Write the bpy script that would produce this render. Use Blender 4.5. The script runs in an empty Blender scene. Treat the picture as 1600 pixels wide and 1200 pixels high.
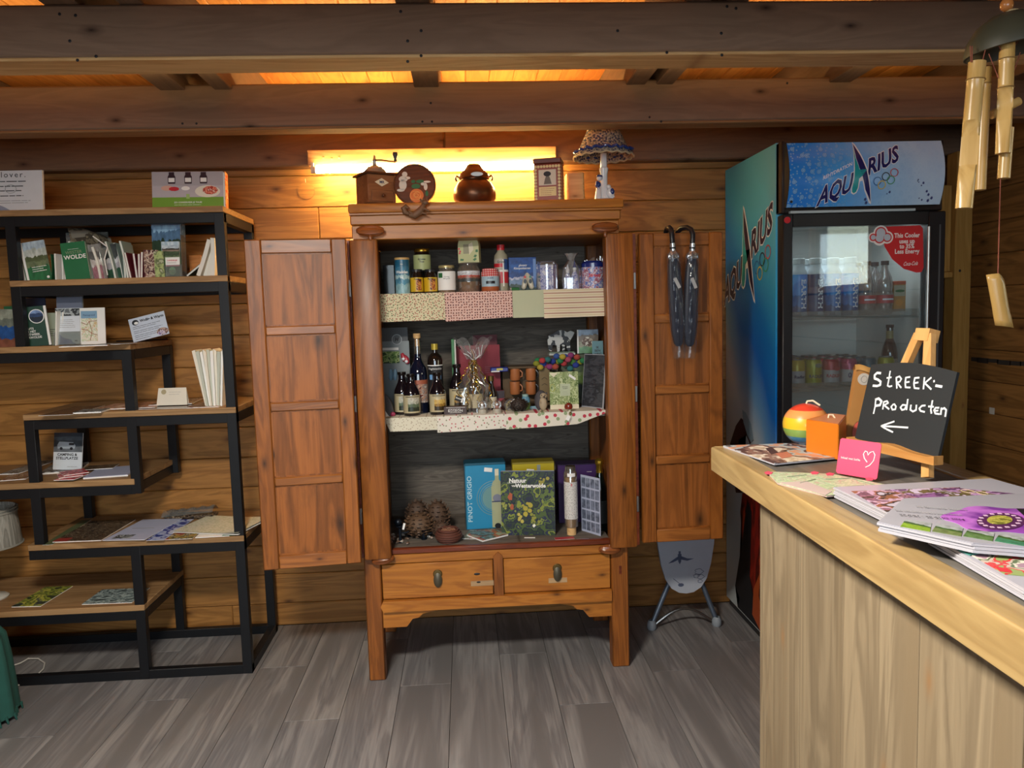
import bpy, bmesh, math, random
from mathutils import Matrix, Vector, Euler
PI = math.pi
random.seed(7)
S = bpy.context.scene
COL = S.collection
R = math.radians

# ------------------------------------------------------------------ camera
FPX, CAMH = 1200.0, 1.40
_d = Vector((-75, -111, FPX)).normalized()          # the room's depth direction in camera axes (x right, y down, z forward)
_v = Vector((412, 13860, FPX)); _v = (_v - _v.dot(_d) * _d).normalized()
_x = _v.cross(_d)
cam_data = bpy.data.cameras.new('camera')
cam_data.sensor_width = 36.0
cam_data.lens = 36.0 * FPX / 1600.0
cam_data.clip_start = 0.02
cam = bpy.data.objects.new('camera', cam_data)
COL.objects.link(cam)
right = Vector((_x[0], _d[0], -_v[0])); down = Vector((_x[1], _d[1], -_v[1])); fwd = Vector((_x[2], _d[2], -_v[2]))
rot = Matrix((right, -down, -fwd)).transposed()
cam.matrix_world = Matrix.Translation((0, 0, CAMH)) @ rot.to_4x4()
S.camera = cam

def _ray(px, py):
    q = Vector((px - 800.0, py - 600.0, FPX))
    return Vector((_x.dot(q), _d.dot(q), -_v.dot(q)))
def PY(px, py, Y):                                   # point of the room seen at a pixel, on the plane at depth Y
    r = _ray(px, py); t = Y / r[1]
    return Vector((r[0] * t, Y, CAMH + r[2] * t))
def PZ(px, py, Z):                                   # the same on a horizontal plane
    r = _ray(px, py); t = (Z - CAMH) / r[2]
    return Vector((r[0] * t, r[1] * t, Z))
def PX(px, py, X):
    r = _ray(px, py); t = X / r[0]
    return Vector((X, r[1] * t, CAMH + r[2] * t))

# ------------------------------------------------------------------ world, light, exposure
S.view_settings.view_transform = 'Standard'
S.view_settings.look = 'None'
S.view_settings.gamma = 1.0
S.view_settings.use_curve_mapping = False
S.view_settings.exposure = 0.22
w = bpy.data.worlds.new('sky'); S.world = w; w.use_nodes = True
wn = w.node_tree; wn.nodes.clear()
sky = wn.nodes.new('ShaderNodeTexSky'); sky.sky_type = 'HOSEK_WILKIE' if False else 'NISHITA'
sky.sun_elevation = R(20); sky.sun_rotation = R(120); sky.sun_disc = False
bg = wn.nodes.new('ShaderNodeBackground'); bg.inputs[1].default_value = 0.6
wo = wn.nodes.new('ShaderNodeOutputWorld')
wn.links.new(sky.outputs[0], bg.inputs[0]); wn.links.new(bg.outputs[0], wo.inputs[0])

def area(name, loc, size, power, color, look=None, rotation=None, spread=180):
    l = bpy.data.lights.new(name, 'AREA'); l.shape = 'RECTANGLE'
    l.size, l.size_y = size; l.energy = power; l.color = color; l.spread = R(spread)
    o = bpy.data.objects.new(name, l); COL.objects.link(o); o.location = loc
    if look: o.rotation_euler = (Vector(look) - Vector(loc)).to_track_quat('-Z', 'Y').to_euler()
    if rotation: o.rotation_euler = rotation
    return o
area('daylight_front_window', (-0.3, -2.35, 1.55), (2.4, 1.2), 58, (0.74, 0.87, 1.0), look=(0.0, 3.4, 0.9))
area('pendant_lamp_light', (-0.52, 0.86, 2.07), (0.34, 0.30), 76, (1.0, 0.92, 0.80), rotation=(0, 0, 0))
area('added_cooler_fill', (1.50, 3.00, 1.70), (0.5, 0.10), 0.9, (0.90, 0.97, 1.0), rotation=(0, 0, 0))  # fill added to brighten the inside of the cooler, no lamp modelled
area('added_ceiling_fill', (-0.2, 3.08, 2.19), (4.2, 0.05), 2.2, (1.0, 0.70, 0.34), rotation=(R(180), 0, 0))  # unseen fill added behind the beams to brighten the ceiling boards
area('added_ceiling_fill_front', (-0.2, 2.46, 2.12), (4.2, 0.05), 9, (1.0, 0.72, 0.36), rotation=(R(180), 0, 0))  # second added fill for the ceiling, without any fixture

# ------------------------------------------------------------------ colours and materials
def lin(h):
    if isinstance(h, (tuple, list)): return tuple(h[:3]) + (1.0,)
    h = h.lstrip('#'); c = [int(h[i:i+2], 16) / 255 for i in (0, 2, 4)]
    return tuple((x / 12.92 if x <= 0.04045 else ((x + 0.055) / 1.055) ** 2.4) for x in c) + (1.0,)
_mats = {}
class NT:
    def __init__(s, name):
        s.m = bpy.data.materials.new(name); s.m.use_nodes = True
        s.t = s.m.node_tree; s.t.nodes.clear()
        s.out = s.n('OutputMaterial'); s.b = s.n('BsdfPrincipled')
        s.l(s.b.outputs[0], s.out.inputs[0])
    def n(s, t, **k):
        x = s.t.nodes.new('ShaderNode' + t)
        for a, b in k.items(): setattr(x, a, b)
        return x
    def l(s, a, b): s.t.links.new(a, b)
    def coord(s, which='Object', rnd=True, scale=(1, 1, 1), seed=0.0, rot=(0, 0, 0)):
        tc = s.n('TexCoord'); src = tc.outputs[which]
        if rnd:
            oi = s.n('ObjectInfo'); mul = s.n('VectorMath', operation='MULTIPLY_ADD')
            mul.inputs[0].default_value = (1, 1, 1)
            m2 = s.n('Math', operation='MULTIPLY'); m2.inputs[1].default_value = 41.3
            s.l(oi.outputs['Random'], m2.inputs[0])
            add = s.n('VectorMath', operation='ADD'); s.l(src, add.inputs[0]); s.l(m2.outputs[0], add.inputs[1]); src = add.outputs[0]
        mp = s.n('Mapping'); mp.inputs['Scale'].default_value = scale; mp.inputs['Location'].default_value = (seed, seed * 1.7, seed * 0.6)
        mp.inputs['Rotation'].default_value = rot
        s.l(src, mp.inputs[0]); return mp.outputs[0]
    def flat2(s, vec, drop):
        sp = s.n('SeparateXYZ'); s.l(vec, sp.inputs[0]); cb = s.n('CombineXYZ')
        for i, a in enumerate([q for q in (0, 1, 2) if q != 'XYZ'.index(drop)]): s.l(sp.outputs[a], cb.inputs[i])
        return cb.outputs[0]
    def ramp(s, fac, stops, const=False):
        r = s.n('ValToRGB'); e = r.color_ramp.elements
        while len(e) < len(stops): e.new(0.5)
        for i, (p, c) in enumerate(stops): e[i].position = p; e[i].color = lin(c)
        if const: r.color_ramp.interpolation = 'CONSTANT'
        s.l(fac, r.inputs[0]); return r.outputs[0]
    def mix(s, f, a, b, mode='MIX'):
        x = s.n('MixRGB', blend_type=mode)
        for i, v in ((0, f), (1, a), (2, b)):
            if isinstance(v, (int, float)): x.inputs[i].default_value = v
            elif isinstance(v, (str, tuple)): x.inputs[i].default_value = lin(v)
            else: s.l(v, x.inputs[i])
        return x.outputs[0]
    def bump(s, h, strength=0.2, dist=0.002):
        b = s.n('Bump'); b.inputs['Strength'].default_value = strength; b.inputs['Distance'].default_value = dist
        s.l(h, b.inputs['Height']); s.l(b.outputs[0], s.b.inputs['Normal'])

def plain(name, c, rough=0.5, metal=0.0, var=0.06, spec=0.5, coat=0.0, emit=None, strength=0):
    if name in _mats: return _mats[name]
    k = NT(name); co = k.coord(scale=(18, 18, 18))
    nz = k.n('TexNoise'); nz.inputs['Scale'].default_value = 1.0; nz.inputs['Detail'].default_value = 3; k.l(co, nz.inputs[0])
    hv = k.n('HueSaturation'); hv.inputs['Color'].default_value = lin(c)
    mr = k.n('MapRange'); mr.inputs[3].default_value = 1 - var; mr.inputs[4].default_value = 1 + var
    k.l(nz.outputs[0], mr.inputs[0]); k.l(mr.outputs[0], hv.inputs['Value'])
    k.l(hv.outputs[0], k.b.inputs['Base Color'])
    k.b.inputs['Roughness'].default_value = rough; k.b.inputs['Metallic'].default_value = metal
    k.b.inputs['Specular IOR Level'].default_value = spec; k.b.inputs['Coat Weight'].default_value = coat
    if emit: k.b.inputs['Emission Color'].default_value = lin(emit); k.b.inputs['Emission Strength'].default_value = strength
    _mats[name] = k.m; return k.m

def wood(name, dark, light, axis='X', rough=0.55, knots=0.5, scale=1.0, knot='2a1508', ring=1.0, coat=0.0, var=0.16, streak=None, spec=0.35, bump=0.25, patina=0.0, kd=None, rf=38, al=0.55, ra=0.45):
    """timber with the grain along one object axis"""
    if name in _mats: return _mats[name]
    k = NT(name)
    def sc(al, ac): return tuple((al if a == axis else ac) * scale for a in 'XYZ')
    c1 = k.coord(scale=sc(al, 5.0))
    n1 = k.n('TexNoise'); n1.inputs['Scale'].default_value = 2.2; n1.inputs['Detail'].default_value = 5; n1.inputs['Distortion'].default_value = 1.4 * ring
    k.l(c1, n1.inputs[0])
    # growth rings: noise folded by a sine
    ma = k.n('Math', operation='MULTIPLY'); ma.inputs[1].default_value = rf; k.l(n1.outputs[0], ma.inputs[0])
    si = k.n('Math', operation='SINE'); k.l(ma.outputs[0], si.inputs[0])
    mr = k.n('MapRange'); mr.inputs[1].default_value = -1; mr.inputs[3].default_value = 0.0; mr.inputs[4].default_value = 1; k.l(si.outputs[0], mr.inputs[0])
    n2 = k.n('TexNoise'); n2.inputs['Scale'].default_value = 1.0; n2.inputs['Detail'].default_value = 4
    k.l(k.coord(scale=sc(3, 130)), n2.inputs[0])
    f = k.mix(1 - ra, mr.outputs[0], n2.outputs[0])
    f2 = k.mix(0.5, f, n1.outputs[0])
    base = k.ramp(f2, [(0.22, dark), (0.72, light)])
    if streak:
        n3 = k.n('TexNoise'); n3.inputs['Scale'].default_value = 1.0; n3.inputs['Detail'].default_value = 2
        k.l(k.coord(scale=sc(0.8, 9), seed=4), n3.inputs[0])
        base = k.mix(k.ramp(n3.outputs[0], [(0.48, '000000'), (0.62, 'ffffff')]), base, streak, 'MIX')
    if knots > 0:
        vo = k.n('TexVoronoi'); vo.inputs['Scale'].default_value = 1.0
        dr_ax = kd or {'X': 'Y', 'Z': 'Y', 'Y': 'Z'}[axis]
        vo.voronoi_dimensions = '2D'
        k.l(k.flat2(k.coord(scale=sc(2.2, 5.0), seed=2), dr_ax), vo.inputs[0])
        kn = k.ramp(vo.outputs['Distance'], [(0.0, 'ffffff'), (0.07 * knots + 0.02, '909090'), (0.10 * knots + 0.05, '000000')])
        base = k.mix(kn, base, knot)
    if patina:
        n4 = k.n('TexNoise'); n4.inputs['Scale'].default_value = 1.0; n4.inputs['Detail'].default_value = 4; n4.inputs['Roughness'].default_value = 0.7
        k.l(k.coord(scale=sc(5, 22), seed=9), n4.inputs[0])
        base = k.mix(k.ramp(n4.outputs[0], [(0.50, '000000'), (0.68, '%02x%02x%02x' % ((int(255 * patina),) * 3))]), base, knot)
    hv = k.n('HueSaturation'); k.l(base, hv.inputs['Color'])
    oi = k.n('ObjectInfo'); m2 = k.n('MapRange'); m2.inputs[3].default_value = 1 - var; m2.inputs[4].default_value = 1 + var
    k.l(oi.outputs['Random'], m2.inputs[0]); k.l(m2.outputs[0], hv.inputs['Value'])
    k.l(hv.outputs[0], k.b.inputs['Base Color'])
    k.b.inputs['Roughness'].default_value = rough; k.b.inputs['Coat Weight'].default_value = coat; k.b.inputs['Coat Roughness'].default_value = 0.25
    k.b.inputs['Specular IOR Level'].default_value = spec
    k.bump(f, bump, 0.0015)
    _mats[name] = k.m; return k.m

def blotch(name, cols, scale=20, rough=0.4, seed=0.0, const=True, detail=3, which='Object', stretch=(1, 1, 1), spec=0.4, dist=0.0):
    """printed picture: soft or hard patches of the given colours"""
    if name in _mats: return _mats[name]
    k = NT(name); co = k.coord(which, rnd=False, scale=tuple(scale * q for q in stretch), seed=seed + 1.3)
    nz = k.n('TexNoise'); nz.inputs['Scale'].default_value = 1.0; nz.inputs['Detail'].default_value = detail; nz.inputs['Distortion'].default_value = dist
    k.l(co, nz.inputs[0])
    n = len(cols); st = [(0.30 + 0.40 * i / max(1, n - 1) if not const else (0.0 if i == 0 else 0.33 + 0.34 * i / n), c) for i, c in enumerate(cols)]
    k.l(k.ramp(nz.outputs[0], st, const), k.b.inputs['Base Color'])
    k.b.inputs['Roughness'].default_value = rough; k.b.inputs['Specular IOR Level'].default_value = spec
    _mats[name] = k.m; return k.m

def scenic(name, bands, scale=12, seed=0.0, rough=0.35, wob=0.25, axis=2):
    """printed landscape: bands stacked over the height, with ragged noisy borders"""
    if name in _mats: return _mats[name]
    k = NT(name); tc = k.n('TexCoord'); sp = k.n('SeparateXYZ'); k.l(tc.outputs['Generated'], sp.inputs[0])
    nz = k.n('TexNoise'); nz.inputs['Scale'].default_value = 1.0; nz.inputs['Detail'].default_value = 5
    k.l(k.coord('Generated', rnd=False, scale=(scale, scale, scale), seed=seed), nz.inputs[0])
    a = k.n('Math', operation='MULTIPLY_ADD'); a.inputs[1].default_value = wob; k.l(nz.outputs[0], a.inputs[0]); k.l(sp.outputs[axis], a.inputs[2])
    s2 = k.n('Math', operation='SUBTRACT'); s2.inputs[1].default_value = wob * 0.5; k.l(a.outputs[0], s2.inputs[0])
    c = k.ramp(s2.outputs[0], bands, True)
    c = k.mix(0.35, c, k.ramp(nz.outputs[0], [(0.35, '303030'), (0.65, 'e0e0e0')]), 'OVERLAY')
    k.l(c, k.b.inputs['Base Color']); k.b.inputs['Roughness'].default_value = rough
    _mats[name] = k.m; return k.m

def dots(name, bgc, fg, scale=60, rad=0.3, rough=0.9, which='Object', fg2=None, stretch=(1, 0.001, 1), rnd=1.0):
    if name in _mats: return _mats[name]
    k = NT(name); vo = k.n('TexVoronoi'); vo.inputs['Scale'].default_value = 1.0; vo.inputs['Randomness'].default_value = rnd
    vo.voronoi_dimensions = '2D'
    k.l(k.flat2(k.coord(which, rnd=False, scale=tuple(scale * q for q in stretch)), 'Y'), vo.inputs[0])
    f = k.ramp(vo.outputs['Distance'], [(0, 'ffffff'), (rad, '000000')], True)
    col = fg
    if fg2: col = k.mix(k.ramp(vo.outputs['Color'], [(0, '000000'), (0.5, 'ffffff')], True), fg, fg2)
    k.l(k.mix(f, bgc, col), k.b.inputs['Base Color']); k.b.inputs['Roughness'].default_value = rough
    _mats[name] = k.m; return k.m

def glassy(name, tint='ffffff', rough=0.03, opacity=0.12, gloss=0.14, fk=0.6):
    """thin clear sheet: mostly see-through with a sharp reflection"""
    if name in _mats: return _mats[name]
    k = NT(name); k.t.nodes.remove(k.b)
    tr = k.n('BsdfTransparent'); tr.inputs[0].default_value = lin(tint)
    gl = k.n('BsdfGlossy'); gl.inputs['Roughness'].default_value = rough; gl.inputs[0].default_value = (1, 1, 1, 1)
    df = k.n('BsdfDiffuse'); df.inputs[0].default_value = lin(tint)
    co = k.coord(scale=(40, 40, 40)); nz = k.n('TexNoise'); nz.inputs['Scale'].default_value = 1; k.l(co, nz.inputs[0])
    fr = k.n('LayerWeight'); fr.inputs[0].default_value = 0.35
    ma = k.n('Math', operation='MULTIPLY_ADD'); ma.inputs[1].default_value = fk; ma.inputs[2].default_value = gloss * 0.6; k.l(fr.outputs['Fresnel'], ma.inputs[0])
    m2 = k.n('Math', operation='MULTIPLY_ADD'); m2.inputs[1].default_value = opacity; m2.inputs[2].default_value = opacity * 0.4; k.l(nz.outputs[0], m2.inputs[0])
    a = k.n('MixShader'); k.l(m2.outputs[0], a.inputs[0]); k.l(tr.outputs[0], a.inputs[1]); k.l(df.outputs[0], a.inputs[2])
    b = k.n('MixShader'); k.l(ma.outputs[0], b.inputs[0]); k.l(a.outputs[0], b.inputs[1]); k.l(gl.outputs[0], b.inputs[2])
    k.l(b.outputs[0], k.out.inputs[0]); _mats[name] = k.m; return k.m

# timbers
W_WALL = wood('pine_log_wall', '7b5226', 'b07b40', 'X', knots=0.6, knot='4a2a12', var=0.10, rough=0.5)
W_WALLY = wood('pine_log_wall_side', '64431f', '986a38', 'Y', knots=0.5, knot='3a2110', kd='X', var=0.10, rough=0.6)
W_CEIL = wood('pine_ceiling', 'a8662c', 'd18c45', 'Y', knots=0.3, knot='7a451c', var=0.10)
W_BEAM = wood('brown_beam', '7c6350', '8d725d', 'X', knots=0.35, knot='33221a', var=0.04, rough=0.7, spec=0.2)
W_BEAMY = wood('brown_joist', '6a5442', '7c624e', 'Y', kd='X', knots=0.3, knot='33221a', var=0.04, rough=0.7, spec=0.2)
W_RAW = wood('pale_sawn_pine', 'b98a54', 'dcb680', 'X', knots=0.2, knot='8a5a30', var=0.03, rough=0.7)
W_POST = wood('pale_post_pine', 'a07434', 'bd8f4a', 'Z', knots=0.2, knot='8a5a30', var=0.06, rough=0.7)
W_CX = wood('cabinet_elm_rail', '8a4f1c', 'b8762e', 'X', patina=0.3, knots=0.3, knot='4a2810', rough=0.42, var=0.06, coat=0.06)
W_CZ = wood('cabinet_elm_upright', '623512', '9c5c24', 'Z', patina=0.4, knots=0.5, knot='38200e', rough=0.4, var=0.08, coat=0.06)
W_CP = wood('cabinet_elm_panel', '633712', 'a2602a', 'Z', rf=26, patina=0.6, knots=1.0, knot='35200e', rough=0.45, var=0.10, coat=0.04)
W_CD = wood('cabinet_dark_red', '4e1f0c', '74341a', 'X', knots=0.1, rough=0.4, var=0.05, coat=0.2)
W_IN = wood('cabinet_inside_grey', '4c4640', '756c62', 'X', knots=0.1, knot='3a3028', rough=0.8, var=0.05, scale=2)
W_SHELF = wood('oak_shelf_board', '7a5a38', 'a8845a', 'X', knots=0.2, knot='4a3520', rough=0.6, var=0.05)
W_FLOOR = wood('grey_oak_laminate', '545357', '939190', 'Y', knots=0.0, rough=0.42, var=0.045, ring=1.5, rf=24, al=0.38, ra=0.32, streak='6c6a6a', bump=0.1, spec=0.4)
W_EDGE = wood('counter_edge_ash', '8b7148', 'a98f60', 'Y', knots=0.0, rough=0.4, var=0.03, coat=0.2)
W_EDGEX = wood('counter_edge_ash_across', '8b7148', 'a98f60', 'X', knots=0.0, rough=0.4, var=0.03, coat=0.2)
W_TOP = wood('counter_grey_laminate', '524e49', '6e6962', 'Y', knots=0.0, rough=0.4, var=0.03)
W_PANEL = wood('counter_washed_oak', '6a5c48', '94846a', 'Z', kd='X', knots=0.25, knot='8a6a48', rough=0.6, var=0.05, streak='7c6c54')
W_EASEL = wood('easel_beech', 'c08a4c', 'dba768', 'Z', knots=0, rough=0.5, var=0.03)
W_BAMB = wood('bamboo', 'aa8446', 'cca768', 'Z', knots=0.15, knot='8a5a2a', rough=0.3, var=0.05, coat=0.3)
STEEL_BLK = plain('black_steel', '14161a', 0.45, 0.3, var=0.15)
STEEL = plain('galvanised_steel', '9a9a98', 0.35, 0.9)
BRASS = plain('aged_brass', '6d5a34', 0.45, 0.8, var=0.2)
WHITE = plain('white_paper', 'e8e6e2', 0.7, var=0.02)
CREAM = plain('cream_paper', 'ddd3b8', 0.7, var=0.03)
BLACK = plain('black_ink', '15151a', 0.6)
DARK = plain('dark_plastic', '1c1d22', 0.35)
REDP = plain('red_print', 'c22530', 0.4)
NAVY = plain('navy_print', '1c2a5c', 0.4)
GREENP = plain('green_print', '2e6b3c', 0.5)
GREY = plain('grey_print', '8a8a8a', 0.6)
GOLD = plain('gold_metal', 'c9a13c', 0.25, 0.9)
CLEAR = glassy('clear_film', opacity=0.10)
CLEARB = glassy('clear_acrylic', 'dfe4e2', opacity=0.14)

# ------------------------------------------------------------------ mesh helpers
class MB:
    def __init__(s): s.bm = bmesh.new(); s.M = Matrix.Identity(4)
    def _v(s, p): return s.bm.verts.new(s.M @ Vector(p))
    def _f(s, vs):
        try: return s.bm.faces.new(vs)
        except ValueError: return None
    def box(s, x0, x1, y0, y1, z0, z1, bev=0.0, seg=1):
        v = [s._v(p) for p in ((x0, y0, z0), (x1, y0, z0), (x1, y1, z0), (x0, y1, z0), (x0, y0, z1), (x1, y0, z1), (x1, y1, z1), (x0, y1, z1))]
        fs = [s._f([v[i] for i in q]) for q in ((0, 3, 2, 1), (4, 5, 6, 7), (0, 1, 5, 4), (1, 2, 6, 5), (2, 3, 7, 6), (3, 0, 4, 7))]
        if bev > 0:
            es = set(e for f in fs for e in f.edges)
            bmesh.ops.bevel(s.bm, geom=list(es), offset=bev, segments=seg, affect='EDGES', profile=0.5)
        return s
    def lathe(s, prof, n=20, c=(0, 0, 0), a0=0.0, a1=2 * PI, flute=0.0, nf=8, sx=1.0, sy=1.0):
        full = abs(a1 - a0 - 2 * PI) < 1e-6; m = n if full else n + 1
        rings = []
        for r, z in prof:
            if r < 1e-6 and full: rings.append([s._v((c[0], c[1], c[2] + z))]); continue
            ring = []
            for i in range(m):
                a = a0 + (a1 - a0) * i / n
                rr = r * (1 + flute * math.cos(nf * a))
                ring.append(s._v((c[0] + rr * math.cos(a) * sx, c[1] + rr * math.sin(a) * sy, c[2] + z)))
            rings.append(ring)
        for A, B in zip(rings, rings[1:]):
            cnt = n if full else n
            for i in range(cnt):
                j = (i + 1) % m if full else i + 1
                if len(A) == 1 and len(B) == 1: break
                if len(A) == 1: s._f([A[0], B[j], B[i]])
                elif len(B) == 1: s._f([A[i], A[j], B[0]])
                else: s._f([A[i], A[j], B[j], B[i]])
        return s
    def band(s, r, z0, z1, half=1.2, n=14, mid=-PI / 2, c=(0, 0)):
        """label wrapped on the side of a round thing that faces the room"""
        return s.lathe([(r, z0), (r, z1)], n, (c[0], c[1], 0), mid - half, mid + half)
    def sphere(s, c, r, nu=16, nv=10):
        if isinstance(r, (int, float)): r = (r, r, r)
        rows = []
        for j in range(nv + 1):
            t = PI * j / nv
            if j in (0, nv): rows.append([s._v((c[0], c[1], c[2] - r[2] * math.cos(t)))]); continue
            rows.append([s._v((c[0] + r[0] * math.sin(t) * math.cos(2 * PI * i / nu), c[1] + r[1] * math.sin(t) * math.sin(2 * PI * i / nu), c[2] - r[2] * math.cos(t))) for i in range(nu)])
        for A, B in zip(rows, rows[1:]):
            for i in range(nu):
                j = (i + 1) % nu
                if len(A) == 1: s._f([A[0], B[j], B[i]])
                elif len(B) == 1: s._f([A[i], A[j], B[0]])
                else: s._f([A[i], A[j], B[j], B[i]])
        return s
    def tube(s, pts, r, n=8, closed=False):
        pts = [Vector(p) for p in pts]; N = len(pts)
        rs = r if isinstance(r, (list, tuple)) else [r] * N
        rings = []; up = Vector((0, 0, 1)); prev = None
        for i, p in enumerate(pts):
            if closed: t = pts[(i + 1) % N] - pts[i - 1]
            else: t = pts[min(i + 1, N - 1)] - pts[max(i - 1, 0)]
            t.normalize()
            if prev is None:
                a = Vector((1, 0, 0)) if abs(t.x) < 0.8 else Vector((0, 1, 0)); u = t.cross(a).normalized()
            else: u = (prev - t * prev.dot(t)).normalized()
            prev = u; b = t.cross(u)
            rings.append([s._v(p + (u * math.cos(2 * PI * k / n) + b * math.sin(2 * PI * k / n)) * rs[i]) for k in range(n)])
        rng = range(N) if closed else range(N - 1)
        for i in rng:
            A, B = rings[i], rings[(i + 1) % N]
            for k in range(n): s._f([A[k], A[(k + 1) % n], B[(k + 1) % n], B[k]])
        if not closed: s._f(rings[0][::-1]); s._f(rings[-1])
        return s
    def prism(s, poly, y0, y1):
        """outline in X-Z, thickness along Y"""
        a = [s._v((x, y0, z)) for x, z in poly]; b = [s._v((x, y1, z)) for x, z in poly]
        s._f(a); s._f(b[::-1]); n = len(poly)
        for i in range(n): s._f([a[i], b[i], b[(i + 1) % n], a[(i + 1) % n]])
        return s
    def slab(s, poly, z0, z1):
        a = [s._v((x, y, z0)) for x, y in poly]; b = [s._v((x, y, z1)) for x, y in poly]
        s._f(a[::-1]); s._f(b); n = len(poly)
        for i in range(n): s._f([a[i], a[(i + 1) % n], b[(i + 1) % n], b[i]])
        return s
    def sheet(s, fn, nu, nv):
        """a grid surface from fn(u,v)"""
        g = [[s._v(fn(i / nu, j / nv)) for i in range(nu + 1)] for j in range(nv + 1)]
        for j in range(nv):
            for i in range(nu): s._f([g[j][i], g[j][i + 1], g[j + 1][i + 1], g[j + 1][i]])
        return s
    def mesh(s, name, mat, smooth=True, ang=38):
        bmesh.ops.remove_doubles(s.bm, verts=s.bm.verts, dist=1e-6)
        bmesh.ops.recalc_face_normals(s.bm, faces=s.bm.faces)
        me = bpy.data.meshes.new(name); s.bm.to_mesh(me); s.bm.free()
        if mat: me.materials.append(mat)
        if smooth:
            me.polygons.foreach_set('use_smooth', [True] * len(me.polygons))
            me.set_sharp_from_angle(angle=R(ang))
        return me
    def build(s, name, mat, parent=None, loc=(0, 0, 0), rot=(0, 0, 0), **k):
        return put(name, s.mesh(name, mat, **k), parent, loc, rot)

def put(name, me, parent=None, loc=(0, 0, 0), rot=(0, 0, 0)):
    o = bpy.data.objects.new(name, me); COL.objects.link(o)
    if parent: o.parent = parent
    o.location = loc; o.rotation_euler = rot
    return o
def thing(name, label, cat, loc=(0, 0, 0), rz=0.0, group=None, rx=0.0, ry=0.0):
    o = bpy.data.objects.new(name, None); COL.objects.link(o); o.empty_display_size = 0.05
    o.location = loc; o.rotation_euler = (rx, ry, rz); o['label'] = label; o['category'] = cat
    if group: o['group'] = group
    return o
def tag(o, label, cat, group=None):
    o['label'] = label; o['category'] = cat
    if group: o['group'] = group
    return o
def struct(o): o['kind'] = 'structure'; return o
def B(*a, **k): return MB().box(*a, **k)
def copy_tree(o, parent=None):
    c = o.copy(); COL.objects.link(c)
    if parent: c.parent = parent
    for ch in list(o.children): copy_tree(ch, c)
    return c

def text_mesh(s, size, bold=0.0, align='CENTER', ky=0.0, kx=0.0, sx=1.0, wrap=None, spacing=1.0, line=1.0):
    cu = bpy.data.curves.new('text', 'FONT'); cu.body = s; cu.size = size
    cu.align_x = align; cu.align_y = 'CENTER'; cu.offset = bold * size; cu.resolution_u = 2
    cu.space_character = spacing; cu.space_line = line
    to = bpy.data.objects.new('text', cu); COL.objects.link(to)
    me = bpy.data.meshes.new_from_object(to); bpy.data.objects.remove(to); bpy.data.curves.remove(cu)
    for v in me.vertices:
        x, y = v.co.x * sx, v.co.y
        x += kx * y; y += ky * x
        if wrap: v.co = (wrap * math.sin(x / wrap), y, wrap * math.cos(x / wrap))   # local z towards the viewer
        else: v.co = (x, y, 0)
    return me
UP = (PI / 2, 0, 0)
def text(s, size, mat, parent, loc, rot=UP, name='lettering', **k):
    me = text_mesh(s, size, **k); me.materials.clear(); me.materials.append(mat)
    return put(name, me, parent, loc, rot)
def ink(parent, x0, x1, z, n, mat=None, y=-0.0006, gap=0.008, h=0.0018, name='printed_lines', jag=0.25):
    """lines of print too small to read"""
    m = MB()
    for i in range(n):
        a = x0; zz = z - i * gap; xe = x1 - random.random() * jag * (x1 - x0)
        while a < xe:
            b = min(xe, a + (0.10 + 0.16 * random.random()) * (x1 - x0))
            m.box(a, b, y - 0.0002, y, zz, zz + h); a = b + 0.02 * (x1 - x0)
    return m.build(name, mat or BLACK, parent, smooth=False)
def fit(px0, px1, pt, pb, Y):
    """centre, base height, width and height of something upright seen between those pixels at depth Y"""
    a = PY(px0, (pt + pb) / 2, Y); b = PY(px1, (pt + pb) / 2, Y); c = PY((px0 + px1) / 2, pt, Y); d = PY((px0 + px1) / 2, pb, Y)
    return (a.x + b.x) / 2, d.z, b.x - a.x, c.z - d.z

# ================================================================== ROOM
X0, X1, Y0, Y1, ZC = -3.0, 2.25, -2.5, 3.46, 2.36
PITCH = 0.1365; SEAM0 = 0.1035
MORTAR = plain('dark_joint', '1c120a', 0.9)
# floor: laminate planks laid towards the back wall
fl = struct(B(X0, X1, Y0, Y1, -0.06, -0.012).build('floor', MORTAR))
fp = B(-0.096, 0.096, 0, 1.285, -0.012, 0.0, 0.0006).mesh('plank', W_FLOOR, smooth=False)
n = 0
x = X0 + 0.097
while x < X1 - 0.05:
    y = Y1 - 1.285 - [0.0, 0.43, 0.86, 0.22, 0.65][n % 5] * 0.999 - 0.0
    first = Y1 - (y + 1.285)
    if first > 0.05: B(-0.096, 0.096, 0, first - 0.002, -0.012, 0.0, 0.0006).build('plank', W_FLOOR, fl, (x, y + 1.287, 0), smooth=False)
    while y > -0.6:
        put('plank', fp, fl, (x, y, 0)); y -= 1.287
    B(-0.096, 0.096, 0, y + 1.285 - Y0, -0.012, 0.0, 0.0006).build('plank', W_FLOOR, fl, (x, Y0, 0), smooth=False)
    x += 0.1935; n += 1

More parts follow.
